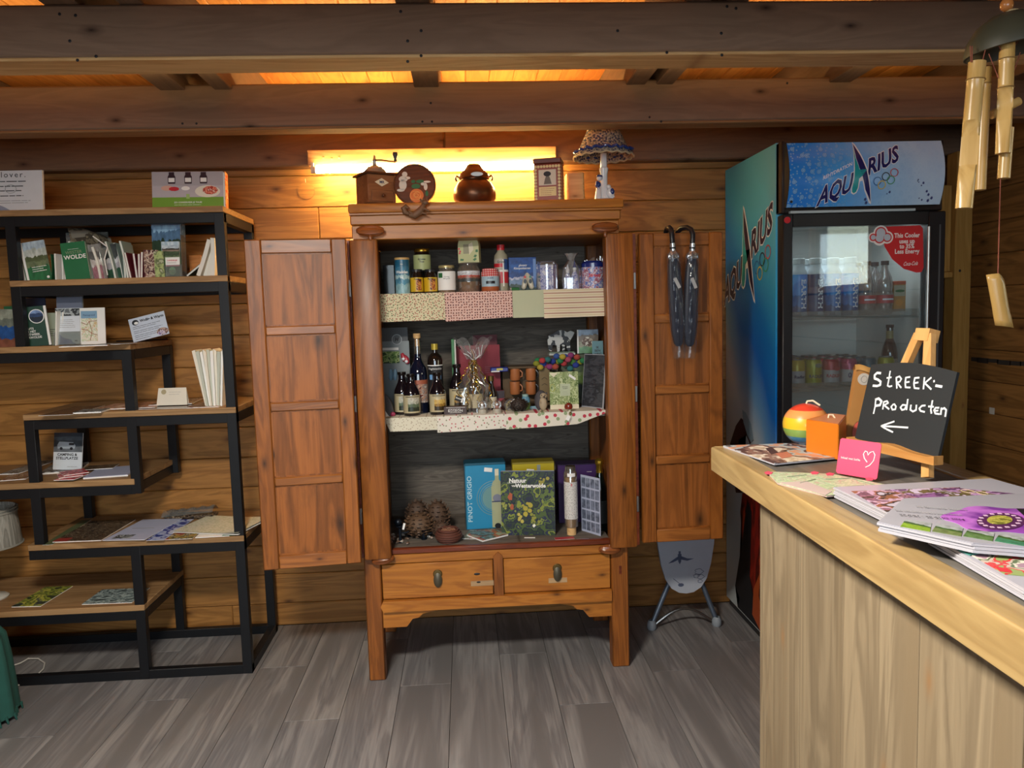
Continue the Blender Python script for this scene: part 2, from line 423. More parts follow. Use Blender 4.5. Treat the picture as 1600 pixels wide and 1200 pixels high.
# back wall: round-edged log planks, tongue and groove, with a few butt joints
wb = struct(B(X0 - 0.1, X1 + 0.1, Y1 + 0.03, Y1 + 0.12, 0, ZC + 0.1).build('wall_back', MORTAR))
def log_plank(x0, x1, z0, z1, face, parent, axis='X', sgn=1):
    m = MB(); g = 0.0035
    if axis == 'X': m.box(x0 + 0.0006, x1 - 0.0006, face, face + 0.034, z0 + 0.0008, z1 - 0.0008, g)
    else: m.box(*((face, face + 0.034) if sgn > 0 else (face - 0.034, face)), x0 + 0.0006, x1 - 0.0006, z0 + 0.0008, z1 - 0.0008, g)
    return m.build('plank', W_WALL if axis == 'X' else W_WALLY, parent, smooth=False)
for i in range(-1, 17):
    z0 = SEAM0 + (i) * PITCH; z1 = z0 + PITCH
    if i == -1: z0 = 0.0
    z1 = min(z1, ZC)
    if z1 - z0 < 0.01: continue
    cut = {-1: [-1.1], 2: [0.42], 5: [-0.9], 8: [-2.1], 11: [0.95], 12: [-0.62], 14: [0.1]}.get(i, [])
    xs = [X0] + cut + [X1]
    for a, b in zip(xs, xs[1:]): log_plank(a, b, z0, z1, Y1, wb)
# right wall
wr = struct(B(X1 + 0.03, X1 + 0.12, Y0, Y1 + 0.1, 0, 1.47).build('wall_right', MORTAR))
B(X1 + 0.03, X1 + 0.12, Y0, Y1 + 0.1, 1.94, ZC + 0.1).build('backing', MORTAR, wr)
B(X1 + 0.03, X1 + 0.12, Y0, 0.77, 1.47, 1.94).build('backing', MORTAR, wr)
B(X1 + 0.03, X1 + 0.12, 1.53, Y1 + 0.1, 1.47, 1.94).build('backing', MORTAR, wr)
for i in range(-1, 17):
    z0 = 0.0 if i == -1 else SEAM0 + i * PITCH - 0.02; z1 = min(SEAM0 + (i + 1) * PITCH - 0.02, ZC)
    if z1 - z0 < 0.01: continue
    segs = [(Y0, Y1)] if z1 <= 1.46 or z0 >= 1.95 else [(Y0, 0.76), (1.54, Y1)]
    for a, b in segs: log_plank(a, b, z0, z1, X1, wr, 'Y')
# sticker and a ragged dark joint on the right wall
B(-0.001, 0, -0.016, 0.016, -0.014, 0.014).build('white_sticker', plain('sticker_white', 'b9b4ac', 0.6), wr, PX(1550, 642, X1 - 0.0005))
rg = MB(); yy = 1.9
while yy < 3.25:
    l = 0.03 + random.random() * 0.06; rg.box(-0.002, 0.0, yy, yy + l, -0.006 - 0.006 * random.random(), 0.006 + 0.005 * random.random()); yy += l * 0.92
rg.build('sealant', plain('old_sealant', '2c241e', 0.9), wr, (X1, 0, PX(1560, 565, X1).z), smooth=False)
# window in the right wall, behind the counter
wd = struct(B(X1 + 0.0, X1 + 0.07, 0.76, 1.54, 1.46, 1.50, 0.004).build('window_2', W_RAW))
for bx in ((0.76, 1.54, 1.92, 1.96), (0.76, 0.80, 1.50, 1.92), (1.50, 1.54, 1.50, 1.92)):
    B(X1 - 0.0, X1 + 0.07, bx[0], bx[1], bx[2], bx[3], 0.004).build('window_frame', W_RAW, wd)
B(X1 + 0.03, X1 + 0.034, 0.80, 1.50, 1.50, 1.92).build('pane', CLEARB, wd)
# left wall and front wall (behind the camera) with its window
wl = struct(B(X0 - 0.12, X0 - 0.03, Y0, Y1 + 0.1, 0, ZC + 0.1).build('wall_left', MORTAR))
wf = struct(B(X0, X1, Y0 - 0.12, Y0 - 0.03, 0, 0.85).build('wall_front', MORTAR))
B(X0, X1, Y0 - 0.12, Y0 - 0.03, 2.20, ZC + 0.1).build('backing', MORTAR, wf)
B(X0, -1.6, Y0 - 0.12, Y0 - 0.03, 0.85, 2.20).build('backing', MORTAR, wf)
B(1.0, X1, Y0 - 0.12, Y0 - 0.03, 0.85, 2.20).build('backing', MORTAR, wf)
for i in range(-1, 17):
    z0 = 0.0 if i == -1 else SEAM0 + i * PITCH; z1 = min(SEAM0 + (i + 1) * PITCH, ZC)
    if z1 - z0 < 0.01: continue
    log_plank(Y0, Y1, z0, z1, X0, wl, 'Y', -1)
    segs = [(X0, X1)] if z1 <= 0.87 or z0 >= 2.17 else [(X0, -1.6), (1.0, X1)]
    for a, b in segs:
        B(a, b, Y0 - 0.034, Y0, z0 + 0.0008, z1 - 0.0008, 0.0035).build('plank', W_WALL, wf, smooth=False)
w1 = struct(B(-1.6, 1.0, Y0 - 0.07, Y0, 0.83, 0.88, 0.004).build('window_1', W_RAW))
for a, b, c, d in ((-1.6, 1.0, 2.16, 2.20), (-1.6, -1.55, 0.88, 2.16), (0.95, 1.0, 0.88, 2.16), (-0.33, -0.27, 0.88, 2.16)):
    B(a, b, Y0 - 0.07, Y0, c, d, 0.004).build('window_frame', W_RAW, w1)
B(-1.55, 0.95, Y0 - 0.04, Y0 - 0.036, 0.88, 2.16).build('pane', CLEARB, w1)

# ceiling boards, running towards the back wall, above joists and beams
ce = struct(B(X0, X1, Y0, Y1 + 0.1, ZC + 0.02, ZC + 0.1).build('ceiling', MORTAR))
cp = B(-0.0485, 0.0485, Y0, Y1, ZC, ZC + 0.02, 0.003).mesh('board', W_CEIL, smooth=False)
x = X0 + 0.05
while x < X1: put('board', cp, ce, (x, 0, 0)); x += 0.098
JZ = 2.187
for k, (a, b) in enumerate([(-2.55, -2.47), (-1.86, -1.78), (-1.01, -0.925), (-0.828, -0.768), (-0.146, -0.06), (0.60, 0.67), (0.709, 0.77), (1.34, 1.42), (2.0, 2.08)]):
    j = B(a, b, Y0, Y1, JZ, ZC - 0.001, 0.003).build('trim_%d' % (k + 1), W_BEAMY, smooth=False); struct(j)
    # nail plate joining the joist to the beam
bm_list = [(1.36, 1.44), (2.035, 2.155), (2.775, 2.86), (0.65, 0.73), (-0.1, -0.02), (-0.9, -0.82), (-1.7, -1.62)]
BEAMS = []
for k, (a, b) in enumerate(bm_list):
    o = B(X0, X1, a, b, 2.06, 2.206 if k == 2 else JZ - 0.001, 0.006).build('trim_%d' % (k + 20), W_BEAM, smooth=False); struct(o); BEAMS.append(o)
# pale strips under two beams: light on their undersides put into the colour
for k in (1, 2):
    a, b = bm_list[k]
    B(X0, X1, a + 0.0002, b - 0.002, 2.052, 2.0605, 0.003).build('lit_underside_strip', W_RAW if k == 1 else wood('lit_edge_tan', '7d5836', '9a7048', 'X', knots=0.1, rough=0.8, var=0.02), BEAMS[k], smooth=False)
for px, y, ln in ((165, 118, 0.09), (655, 117, 0.09), (1112, 108, 0.09)):
    p = PZ(px, y, 2.16)
    m = MB().box(p.x - ln, p.x + ln * .2, 2.30, 2.302, 2.150, 2.172).box(p.x - ln, p.x + ln * .2, 2.156, 2.302, 2.148, 2.150)
    m.build('bracket', STEEL, BEAMS[1], smooth=False)
for px in (292, 582):
    p = PY(px, 210, 2.80)
    B(p.x - 0.03, p.x + 0.03, 2.79, 2.85, 2.0535, 2.0558).build('nail_plate', STEEL, BEAMS[2], smooth=False)
wall_beam = struct(B(X0, -0.06, 3.385, Y1 - 0.001, 2.04, JZ - 0.001, 0.006).build('trim_30', wood('red_brown_beam', '665040', '7c624a', 'X', knots=0.4, knot='3a2013', var=0.03, rough=0.6), smooth=False))
B(-0.058, X1, 3.385, Y1 - 0.001, 2.04, JZ - 0.001, 0.006).build('beam_length', wood('red_brown_beam', '', ''), wall_beam, smooth=False)
# nail heads and dark bolts in the two front beams
for k, pts, Y in ((1, [(93, 22), (118, 24), (109, 64), (121, 94), (150, 88), (626, 18), (658, 48), (637, 64), (658, 87), (637, 96), (1042, 82), (830 + 135, 48), (1127, 52), (1136, 10), (1150, 13), (1128, 86)], 2.035), (2, [(285, 193), (307, 193), (660, 190), (673, 161), (675, 190), (1015, 183), (1033, 190), (1230, 130)], 2.775)):
    for px, y in pts:
        p = PY(px, y, Y); MB().sphere((0, 0, 0), (0.004, 0.0015, 0.004), 8, 5).build('nail_head', BLACK, BEAMS[k], (p.x, Y, p.z))

# corner post and boxing beside the cooler
cpst = struct(B(2.172, 2.249, 3.30, 3.375, 0, 2.04, 0.004).build('trim_40', W_POST))
MB().sphere((0, 0, 0), (0.006, 0.002, 0.006), 8, 5).build('nail_head', BLACK, cpst, (2.195, 3.2995, PY(1502, 423, 3.3).z))
bx = struct(B(2.06, 2.171, 3.33, 3.375, 1.52, 1.90, 0.003).build('trim_41', W_POST))
B(2.04, 2.171, 3.31, 3.38, 1.492, 1.519, 0.003).build('ledge', W_POST, bx)

# ================================================================== TALL CABINET
cab = thing('display_cabinet', 'large reddish brown wooden cabinet with open folding doors and two drawers', 'cabinet', (0, 0, 0))
CF, CB = 2.865, 3.375
for x0, x1 in ((-0.412, -0.349), (0.534, 0.602)):
    for y0, y1, nm in ((CF, CF + 0.065, 'post'), (CB - 0.06, CB, 'rear_post')):
        B(x0, x1, y0, y1, 0, 1.675, 0.005).build(nm, W_CZ, cab)
B(-0.349, 0.534, 3.362, 3.374, 0.30, 0.74, 0.001).build('back_panel', W_IN, cab)
B(-0.349, 0.534, 3.362, 3.374, 0.74, 1.675, 0.001).build('back_panel', W_IN, cab)
for i, (z, y) in enumerate([(0.62, 3.35), (0.74, 3.35)]):
    pass
for x0 in (-0.400, 0.575):
    B(x0, x0 + 0.014, CF + 0.065, CB - 0.06, 0.29, 1.675).build('side_panel', W_CZ, cab)
B(-0.349, 0.534, CF + 0.02, CB - 0.015, 0.492, 0.512, 0.002).build('cabinet_floor', W_IN, cab)
B(-0.349, 0.534, CF - 0.004, CF + 0.02, 0.495, 0.517, 0.004).build('sill', W_CD, cab)
B(-0.349, 0.534, CF + 0.066, CB - 0.015, 1.455, 1.478, 0.002).build('shelf', W_IN, cab)
B(-0.349, 0.534, CF + 0.066, CB - 0.015, 0.985, 1.008, 0.002).build('shelf', W_IN, cab)
B(-0.397, 0.585, CF - 0.004, CB, 1.675, 1.727, 0.003).build('cornice_board', W_CX, cab)
B(-0.400, 0.590, CF - 0.012, CB, 1.7275, 1.763, 0.004).build('cornice_board', W_CX, cab)
B(-0.404, 0.600, CF - 0.028, CB + 0.01, 1.769, 1.803, 0.007, 2).build('cornice_top', W_CX, cab)
B(-0.402, 0.595, CF - 0.018, CB, 1.763, 1.769).build('cornice_bead', W_CX, cab)
B(-0.349, 0.534, CF + 0.002, CF + 0.045, 0.458, 0.4945, 0.003).build('upper_rail', W_CX, cab)
MB().prism([(-0.355, 0.295), (-0.345, 0.316), (0.533, 0.316), (0.533, 0.274), (-0.345, 0.274)], CF - 0.012, CF + 0.05).build('lower_rail', W_CX, cab)
MB().prism([(0.097, 0.487), (0.115, 0.470), (0.115, 0.302), (0.097, 0.285), (0.079, 0.302), (0.079, 0.470)], CF - 0.006, CF + 0.04).build('middle_stile', W_CZ, cab)
sp = [(0, 0), (0, 0.066), (0.205, 0.066), (0.198, 0.058), (0.15, 0.048), (0.136, 0.034), (0.112, 0.030), (0.095, 0.008), (0.088, 0.0)]
MB().prism([(-0.349 + a, 0.207 + b) for a, b in sp], CF + 0.006, CF + 0.030).build('spandrel', W_CX, cab)
MB().prism([(0.534 - a, 0.207 + b) for a, b in sp][::-1], CF + 0.006, CF + 0.030).build('spandrel', W_CX, cab)
B(0.565, 0.575, CF - 0.0012, CF + 0.01, 0.375, 0.408).build('peg', W_CD, cab)
for x0, x1, stain in ((-0.3465, 0.0765, 1), (0.1175, 0.5315, 2)):
    d = B(x0, x1, CF + 0.004, CF + 0.40, 0.3195, 0.4555, 0.003).build('drawer', W_CX, cab)
    cx = (x0 + x1) / 2
    pl = MB(); pl.lathe([(0.0, 0.003), (0.013, 0.003), (0.0145, 0.0)], 16)
    pl.M = Matrix.Identity(4)
    m = MB(); m.M = Matrix.Translation((cx, CF + 0.0035, 0.410)) @ Matrix.Rotation(PI / 2, 4, 'X'); m.lathe([(0, 0.004), (0.015, 0.003), (0.018, 0)], 16)
    m.build('backplate', BRASS, d)
    pl.bm.free()
    m = MB(); m.M = Matrix.Translation((cx, CF - 0.004, 0.388)) @ Matrix.Rotation(PI / 2, 4, 'X'); m.lathe([(0, 0.006), (0.010, 0.005), (0.0165, 0)], 18, sy=1.75)
    m.build('pull', plain('dull_pull_metal', '5b5546', 0.45, 0.6), d)
# worn patches on the drawer fronts
WORN = wood('worn_pale_patch', '9a7a58', 'b0926c', 'X', knots=0, rough=0.7)
B(-0.01, 0.078, CF + 0.0030, CF + 0.0042, 0.355, 0.375).build('worn_patch', WORN, cab)
B(0.29, 0.362, CF + 0.0030, CF + 0.0042, 0.352, 0.371).build('worn_patch', WORN, cab)
for q in ((0.015, 0.402), (0.02, 0.370)):
    MB().sphere((0, 0, 0), (0.012, 0.0015, 0.005), 10, 6).build('knot_hole', BLACK, cab, (q[0], CF + 0.004, q[1]))

# doors: a narrow leaf over the post and a wide panelled leaf hinged to it
def panel_leaf(name, width, z0=0.502, z1=1.673):
    d = B(0, 0.056, 0, 0.024, z0, z1, 0.004).mesh('stile', W_CZ)
    e = bpy.data.objects.new('door', d)
    COL.objects.link(e); e.parent = cab
    B(width - 0.052, width, 0, 0.024, z0, z1, 0.004).build('stile', W_CZ, e)
    B(0.056, width - 0.052, 0.001, 0.023, z1 - 0.048, z1 - 0.001, 0.003).build('rail', W_CZX, e)
    B(0.056, width - 0.052, 0.001, 0.023, z0, z0 + 0.050, 0.003).build('rail', W_CZX, e)
    zs = [z0 + 0.050] + [z0 + 0.05 + (z1 - z0 - 0.098) * q / 4 for q in (1, 2, 3)] + [z1 - 0.048]
    for k, z in enumerate(zs[1:-1]):
        B(0.056, width - 0.052, 0.001, 0.023, z - 0.016, z + 0.016, 0.004).build('rail', W_CZX, e)
    for a, b in zip(zs, zs[1:]):
        B(0.053, width - 0.049, 0.011, 0.018, a + 0.001, b - 0.001).build('panel', W_CP, e)
        m = MB(); i0, i1, y = 0.056, width - 0.052, 0.0095
        lo = a + (0.016 if a > zs[0] + .01 else 0); hi = b - (0.016 if b < zs[-1] - .01 else 0)
        for q in ((i0, i0 + 0.005, lo, hi), (i1 - 0.005, i1, lo, hi), (i0, i1, lo, lo + 0.005), (i0, i1, hi - 0.005, hi)): m.box(q[0], q[1], y, 0.011, q[2], q[3])
        m.build('moulding', W_CZ, e, smooth=False)
    return e
W_CZX = wood('cabinet_elm_door_rail', '70401a', 'a0622c', 'X', knots=0.2, knot='40200c', rough=0.38, var=0.12, coat=0.25)
dl = panel_leaf('door', 0.345); dl.location = (-0.748, 2.725, 0); dl.rotation_euler = (0, 0, R(6))
dr = panel_leaf('door', 0.318); dr.location = (0.653, 2.835, 0); dr.rotation_euler = (0, 0, R(1.5))
nl = B(0, 0.100, 0, 0.028, 0.490, 1.676, 0.009, 2).build('narrow_door', W_CZ, cab, (-0.403, 2.822, 0))
nr = B(0, 0.104, 0, 0.028, 0.490, 1.676, 0.009, 2).build('narrow_door', W_CZ, cab, (0.526, 2.822, 0))
B(0.101, 0.112, 0.004, 0.022, 0.50, 1.67).build('hinge_strip', W_CD, nr)
B(-0.009, -0.001, 0.004, 0.022, 0.50, 1.67).build('hinge_strip', W_CD, nl)
for leaf, xx in ((nl, -0.005), (nr, 0.1065)):
    for zz in (0.66, 1.08, 1.50):
        B(xx - 0.004, xx + 0.004, -0.001, 0.004, zz - 0.03, zz + 0.03, 0.001).build('hinge', STEEL, leaf)
# fluted oval turning knobs
W_KN = wood('knob_dark_wood', '5c2e14', '8c4f26', 'X', knots=0, rough=0.3, coat=0.4)
def knob(x, y, z, up=True, sc=1.0, tilt=0.0):
    m = MB(); m.M = Matrix.Translation((x, y, z)) @ Matrix.Rotation(tilt, 4, 'Y') @ Matrix.Rotation(PI / 2, 4, 'Y')
    m.lathe([(0, -0.050 * sc), (0.006, -0.049 * sc), (0.013, -0.038 * sc), (0.017, -0.018 * sc), (0.018, 0), (0.017, 0.018 * sc), (0.013, 0.038 * sc), (0.006, 0.049 * sc), (0, 0.05 * sc)], 24, flute=0.10, nf=8)
    k = m.build('knob', W_KN, cab, ang=60)
    m = MB()
    if up: m.lathe([(0.006, -0.034), (0.008, -0.026), (0.006, -0.018), (0.009, -0.012)], 12, (x, y, z))
    else: m.lathe([(0.009, 0.012), (0.006, 0.02)], 12, (x, y, z))
    m.M = Matrix.Identity(4)
    m.box(x - 0.005, x + 0.005, y, CF + 0.01, z - 0.004, z + 0.004)
    m.build('knob_stem', W_KN, k)
q = PY(578, 361, 2.82); knob(q.x, 2.825, q.z + 0.002)
q = PY(946, 356, 2.82); knob(q.x, 2.825, q.z + 0.002)
q = PY(598, 875, 2.84); knob(q.x, 2.845, q.z, False, 0.85, R(-8))
q = PY(953, 859, 2.84); knob(q.x, 2.845, q.z, False, 0.85, R(2))

# squirrel carved in wood, hooked over the cornice
q = PY(652, 327, 2.82)
sq = thing('squirrel_figure', 'small brown squirrel figure hanging over the cornice below the painted plate', 'figurine', (q.x, 2.815, q.z))
SQ = plain('carved_brown', '6e4e36', 0.6, var=0.2)
m = MB(); m.tube([(-0.030, 0, -0.020), (-0.012, 0, -0.022), (0.010, -0.002, -0.008), (0.022, 0, 0.010), (0.026, 0, 0.020)], [0.007, 0.013, 0.014, 0.009, 0.006], 10)
m.sphere((0.030, -0.004, 0.022), (0.012, 0.009, 0.009), 12, 8)
m.build('body', SQ, sq)
MB().tube([(-0.030, 0.002, -0.016), (-0.044, 0.002, -0.010), (-0.048, 0.002, 0.004), (-0.040, 0.002, 0.010), (-0.030, 0.002, 0.004)], [0.006, 0.010, 0.011, 0.009, 0.004], 10).build('tail', SQ, sq)
for dx, dz in ((0.024, 0.034), (0.036, 0.034)):
    MB().lathe([(0.004, -0.006), (0.003, 0.003), (0, 0.009)], 8, (dx, -0.002, dz)).build('ear', SQ, sq)
for a, b in (((0.018, -0.006, 0.002), (0.044, -0.008, -0.010)), ((0.006, -0.008, -0.014), (0.034, -0.010, -0.020)), ((-0.012, -0.008, -0.024), (-0.030, -0.010, -0.008)), ((0.022, 0, 0.010), (0.012, 0.002, 0.036))):
    MB().tube([a, tuple((i + j) / 2 + 0.002 for i, j in zip(a, b)), b], [0.005, 0.004, 0.003], 8).build('leg', SQ, sq)

# ------------------------------------------------------------------ on top of the cabinet
TOPZ = 1.803
# tube light on a board against the wall beam
tb = thing('tube_light', 'lit fluorescent tube on a pale board above the cabinet', 'lamp', (0, 0, 0))
l0 = PY(481, 235, 3.37); l1 = PY(862, 235, 3.37)
B(l0.x, PY(868, 235, 3.37).x, 3.35, 3.383, PY(600, 258, 3.37).z, PY(600, 234, 3.37).z, 0.003).build('mounting_board', W_RAW, tb)
tz = PY(600, 265, 3.36).z
MB().tube([(l0.x + 0.03, 3.345, tz), (0.41, 3.345, tz)], 0.013, 14).build('glass_tube', plain('lit_tube', 'fff2d0', 0.5, emit=(1.0, 0.68, 0.25), strength=132), tb)
for xx in (l0.x + 0.022, 0.418):
    m = MB(); m.tube([(xx - 0.008, 3.345, tz), (xx + 0.012, 3.345, tz)], 0.014, 14); m.box(xx - 0.006, xx + 0.004, 3.335, 3.350, tz, tz + 0.03); m.build('end_cap', plain('cap_white', 'cfcabd', 0.4), tb)
for a in (505, 518, 530):
    p = PY(a, 246 + (a == 518) * 2, 3.35); MB().sphere((0, 0, 0), (0.006, 0.002, 0.006), 10, 6).build('screw_head', W_RAW, tb, (p.x, 3.3495, p.z))

# coffee grinder
xc, _, wdt, ht = fit(556, 617, 258, 316, 2.96)
g = thing('coffee_grinder', 'old wooden coffee grinder with crank handle on the left end of the cabinet top', 'coffee grinder', (xc, 2.965, TOPZ), R(30))
GW = wood('grinder_wood', '6a4026', '8a5a38', 'X', knots=0, rough=0.5); GWD = wood('grinder_wood_dark', '4e2c18', '6a4024', 'X', knots=0, rough=0.5)
B(-0.062, 0.062, -0.062, 0.062, 0, 0.010, 0.002).build('base', GWD, g)
B(-0.056, 0.056, -0.056, 0.056, 0.010, 0.115, 0.003).build('body', GW, g)
B(-0.066, 0.066, -0.066, 0.066, 0.115, 0.123, 0.003).build('lid', GWD, g)
dw = B(-0.044, 0.044, -0.060, -0.050, 0.016, 0.058, 0.002).build('drawer', GW, g); MB().sphere((0, -0.067, 0.037), 0.007, 12, 8).build('knob', GWD, dw)
m = MB().prism([(-0.028, 0.086), (0, 0.101), (0.028, 0.086), (0, 0.071)], -0.0575, -0.056); dm = m.build('emblem', CREAM, g, smooth=False)
text('MR', 0.014, NAVY, dm, (0, -0.0582, 0.086), bold=0.02)
MB().lathe([(0.045, 0.123), (0.040, 0.136), (0.026, 0.150), (0.008, 0.155), (0, 0.155)], 20).build('dome', plain('grey_blue_metal', '7c8894', 0.35, 0.6), g)
MB().lathe([(0.008, 0.155), (0.006, 0.168), (0.009, 0.175), (0.005, 0.182), (0.004, 0.190), (0, 0.196)], 12).build('spindle', STEEL, g)
cr = MB().tube([(0, 0, 0.176), (0.03, 0, 0.178), (0.095, 0.02, 0.180)], 0.0035, 8).build('crank', STEEL, g)
MB().lathe([(0.003, 0), (0.006, 0.004), (0.005, 0.012), (0.011, 0.026), (0.009, 0.036), (0, 0.038)], 14, (0.095, 0.02, 0.180)).build('crank_knob', DARK, cr)
# painted round plate
xc, _, wdt, ht = fit(615, 681, 247, 314, 2.95)
pl = thing('painted_plate', 'round brown wooden plate painted with white figure and orange rose', 'plate', (xc, 2.93, TOPZ), 0, rx=R(-9))
rr = wdt / 2
def disc(r, y0, y1, cx=0.0, cz=0.0, n=28, sx=1, sz=1): return [(cx + r * math.cos(2 * PI * i / n) * sx, cz + r * math.sin(2 * PI * i / n) * sz) for i in range(n)]
MB().prism(disc(rr, 0, 0, 0, rr), -0.006, 0.010).build('plate_body', wood('plate_wood', '4a2412', '6a3a20', 'X', knots=0, rough=0.35, coat=0.3), pl)
m = MB().tube([(rr * 0.97 * math.cos(t / 28 * 2 * PI), -0.006, rr + rr * 0.97 * math.sin(t / 28 * 2 * PI)) for t in range(28)], 0.003, 6, True); m.build('rim', GWD, pl)
rose = MB()
OR = plain('paint_orange', 'd6722a', 0.5); OY = plain('paint_orange_light', 'e8a050', 0.5)
MB().prism(disc(0.026, 0, 0, 0.006, 0.036), -0.0085, -0.006).build('painted_rose', OR, pl, smooth=False)
for k, (r0, a, b) in enumerate([(0.020, 0.002, 0.036), (0.013, 0.008, 0.038), (0.007, 0.005, 0.037)]):
    MB().tube([(a + r0 * math.cos(t / 14 * 2 * PI), -0.0087, b + r0 * 0.85 * math.sin(t / 14 * 2 * PI)) for t in range(14)], 0.0016, 5, True).build('petal_edge', OY, pl)
PW = plain('paint_white', 'd9d5c8', 0.5)
for (a, b, r0, sx, sz) in [(-0.036, 0.118, 0.010, 1, 1), (-0.042, 0.100, 0.015, 1.1, .8), (-0.044, 0.078, 0.014, 1, 1.5), (-0.026, 0.104, 0.008, 1.3, .7), (-0.052, 0.058, 0.009, 1.6, .6), (0.040, 0.070, 0.007, 1, 2.0), (0.046, 0.088, 0.011, 1.2, .35), (0.030, 0.080, 0.007, 1.1, .8)]:
    MB().prism(disc(r0, 0, 0, a, b, 14, sx, sz), -0.0078, -0.006).build('painted_figure', PW, pl, smooth=False)
for (a, b, r0, sx, sz) in [(0.004, 0.072, 0.013, 1.3, .7), (0.020, 0.090, 0.011, 1.4, .6), (0.044, 0.044, 0.008, .7, 1.4), (-0.005, 0.090, 0.008, 1, .8)]:
    MB().prism(disc(r0, 0, 0, a, b, 12, sx, sz), -0.0076, -0.006).build('painted_leaf', GREENP, pl, smooth=False)
# copper pot
xc, _, wdt, ht = fit(707, 775, 252, 313, 2.98)
s_ = wdt / 2
cpot = thing('copper_pot', 'round lidded copper pot with silver badge on the cabinet top', 'pot', (xc, 3.0, TOPZ))
COP = plain('copper', '5e3a22', 0.34, 0.6, var=0.12)
MB().lathe([(0, 0), (s_ * .72, 0), (s_ * .80, 0.006), (s_ * .97, 0.030), (s_, 0.048), (s_ * .95, 0.068), (s_ * .76, 0.092), (s_ * .62, 0.100), (s_ * .62, 0.104)], 32).build('body', COP, cpot)
MB().lathe([(s_ * .68, 0.104), (s_ * .72, 0.108), (s_ * .68, 0.122), (s_ * .46, 0.138), (s_ * .38, 0.146), (s_ * .30, 0.158), (0, 0.162)], 32).build('lid', COP, cpot)
MB().prism(disc(0.017, 0, 0, 0.010, 0.114, 16, 1.35, .45), -s_ * .73, -s_ * .60).build('badge', STEEL, cpot)
for sg in (-1, 1): MB().tube([(sg * s_ * .68, 0, 0.112), (sg * s_ * .82, 0, 0.118), (sg * s_ * .86, 0, 0.108), (sg * s_ * .80, 0, 0.098)], 0.004, 8).build('handle', COP, cpot)
# loose ring-pull / cord stub behind the pot
# tin box with yellow scroll border
xc, _, wdt, ht = fit(832, 886, 240, 312, 2.97)
tin = thing('tea_tin', 'red and cream tin with lady picture on the cabinet top', 'tin', (xc, 3.0, TOPZ), R(-14))
TR = plain('tin_red', '8c3a22', 0.45); TC = plain('tin_cream', 'd9c98a', 0.5)
tw, th = 0.052, 0.150
B(-tw, tw, -0.045, 0.045, 0, th, 0.003).build('body', TR, tin)
B(-tw - .002, tw + .002, -0.047, 0.047, th, th + 0.022, 0.004).build('lid', plain('tin_dark_red', '5c2418', 0.4), tin)
m = MB()
for k in range(9):
    t = -tw + 0.007 + k * (2 * tw - 0.014) / 8
    for zz in (0.008, th - 0.010): m.prism(disc(0.0052, 0, 0, t, zz, 10), -0.0462, -0.045)
for k in range(12):
    zz = 0.008 + k * (th - 0.018) / 11
    for t in (-tw + 0.007, tw - 0.007): m.prism(disc(0.0052, 0, 0, t, zz, 10), -0.0462, -0.045)
o = m.build('scroll_border', TC, tin, smooth=False); o['kind'] = 'stuff'
m = MB()
for k in range(12):
    zz = 0.008 + k * (th - 0.018) / 11
    m.box(tw, tw + 0.0012, -0.040, -0.032, zz - 0.004, zz + 0.004); m.box(tw, tw + 0.0012, 0.030, 0.038, zz - 0.004, zz + 0.004)
o = m.build('side_border', TC, tin, smooth=False); o['kind'] = 'stuff'
B(-0.033, 0.033, -0.0462, -0.045, 0.070, 0.128).build('picture', plain('tin_picture', 'cfc8b4', 0.5), tin)
MB().prism(disc(0.012, 0, 0, 0, 0.112, 14, 1.2, .8), -0.0472, -0.0462).build('painted_hat', BLACK, tin, smooth=False)
MB().prism([(-0.014, 0.074), (0.016, 0.074), (0.010, 0.096), (0.005, 0.106), (-0.004, 0.106), (-0.009, 0.094)], -0.047, -0.0462).build('painted_lady', plain('grey_ink', '6f675c', 0.6), tin, smooth=False)
B(-0.033, 0.033, -0.0462, -0.045, 0.030, 0.064).build('text_panel', TC, tin); ink(tin, -0.027, 0.027, 0.056, 4, TR, -0.0464, 0.007, 0.0012)
# pale wooden cylinder / rolling form behind the tin
xc, _, wdt, ht = fit(886, 911, 256, 312, 3.1)
rl = thing('wooden_block', 'plain pale wooden block standing behind the red and cream tin', 'block', (xc, 3.12, TOPZ))
B(-0.035, 0.035, -0.04, 0.04, 0, ht * 1.0, 0.006).build('body', W_RAW, rl)
B(-0.028, 0.028, -0.0408, -0.04, 0.008, ht - 0.008).build('front_face', W_RAW, rl)
# porcelain lamp
xc, _, wdt, ht = fit(915, 965, 203, 312, 2.98)
pc = thing('porcelain_lamp', 'delft blue porcelain table lamp with frilled shade on the cabinet top', 'lamp', (xc + 0.01, 2.99, TOPZ))
POR = plain('porcelain_white', 'dfe2e4', 0.2, coat=0.5); PB = plain('porcelain_blue', '233a78', 0.25, coat=0.5)
MB().lathe([(0, 0), (0.046, 0), (0.050, 0.006), (0.046, 0.012), (0.030, 0.020), (0, 0.024)], 24, flute=0.05, nf=9).build('base', POR, pc)
MB().lathe([(0.017, 0.02), (0.013, 0.05), (0.0125, 0.11), (0.017, 0.135), (0.012, 0.14), (0.012, 0.19), (0, 0.19)], 16, flute=0.08, nf=7).build('trunk', POR, pc)
f = MB(); f.tube([(-0.026, -0.01, 0.018), (-0.025, -0.01, 0.045), (-0.023, -0.01, 0.062), (-0.021, -0.01, 0.078)], [0.014, 0.011, 0.009, 0.008], 10).sphere((-0.020, -0.012, 0.096), 0.011, 12, 8)
f = f.build('shepherd_figure', POR, pc)
MB().lathe([(0.0125, 0), (0.0115, 0.006), (0.004, 0.010), (0, 0.011)], 12, (-0.020, -0.012, 0.100)).build('hat', PB, f)
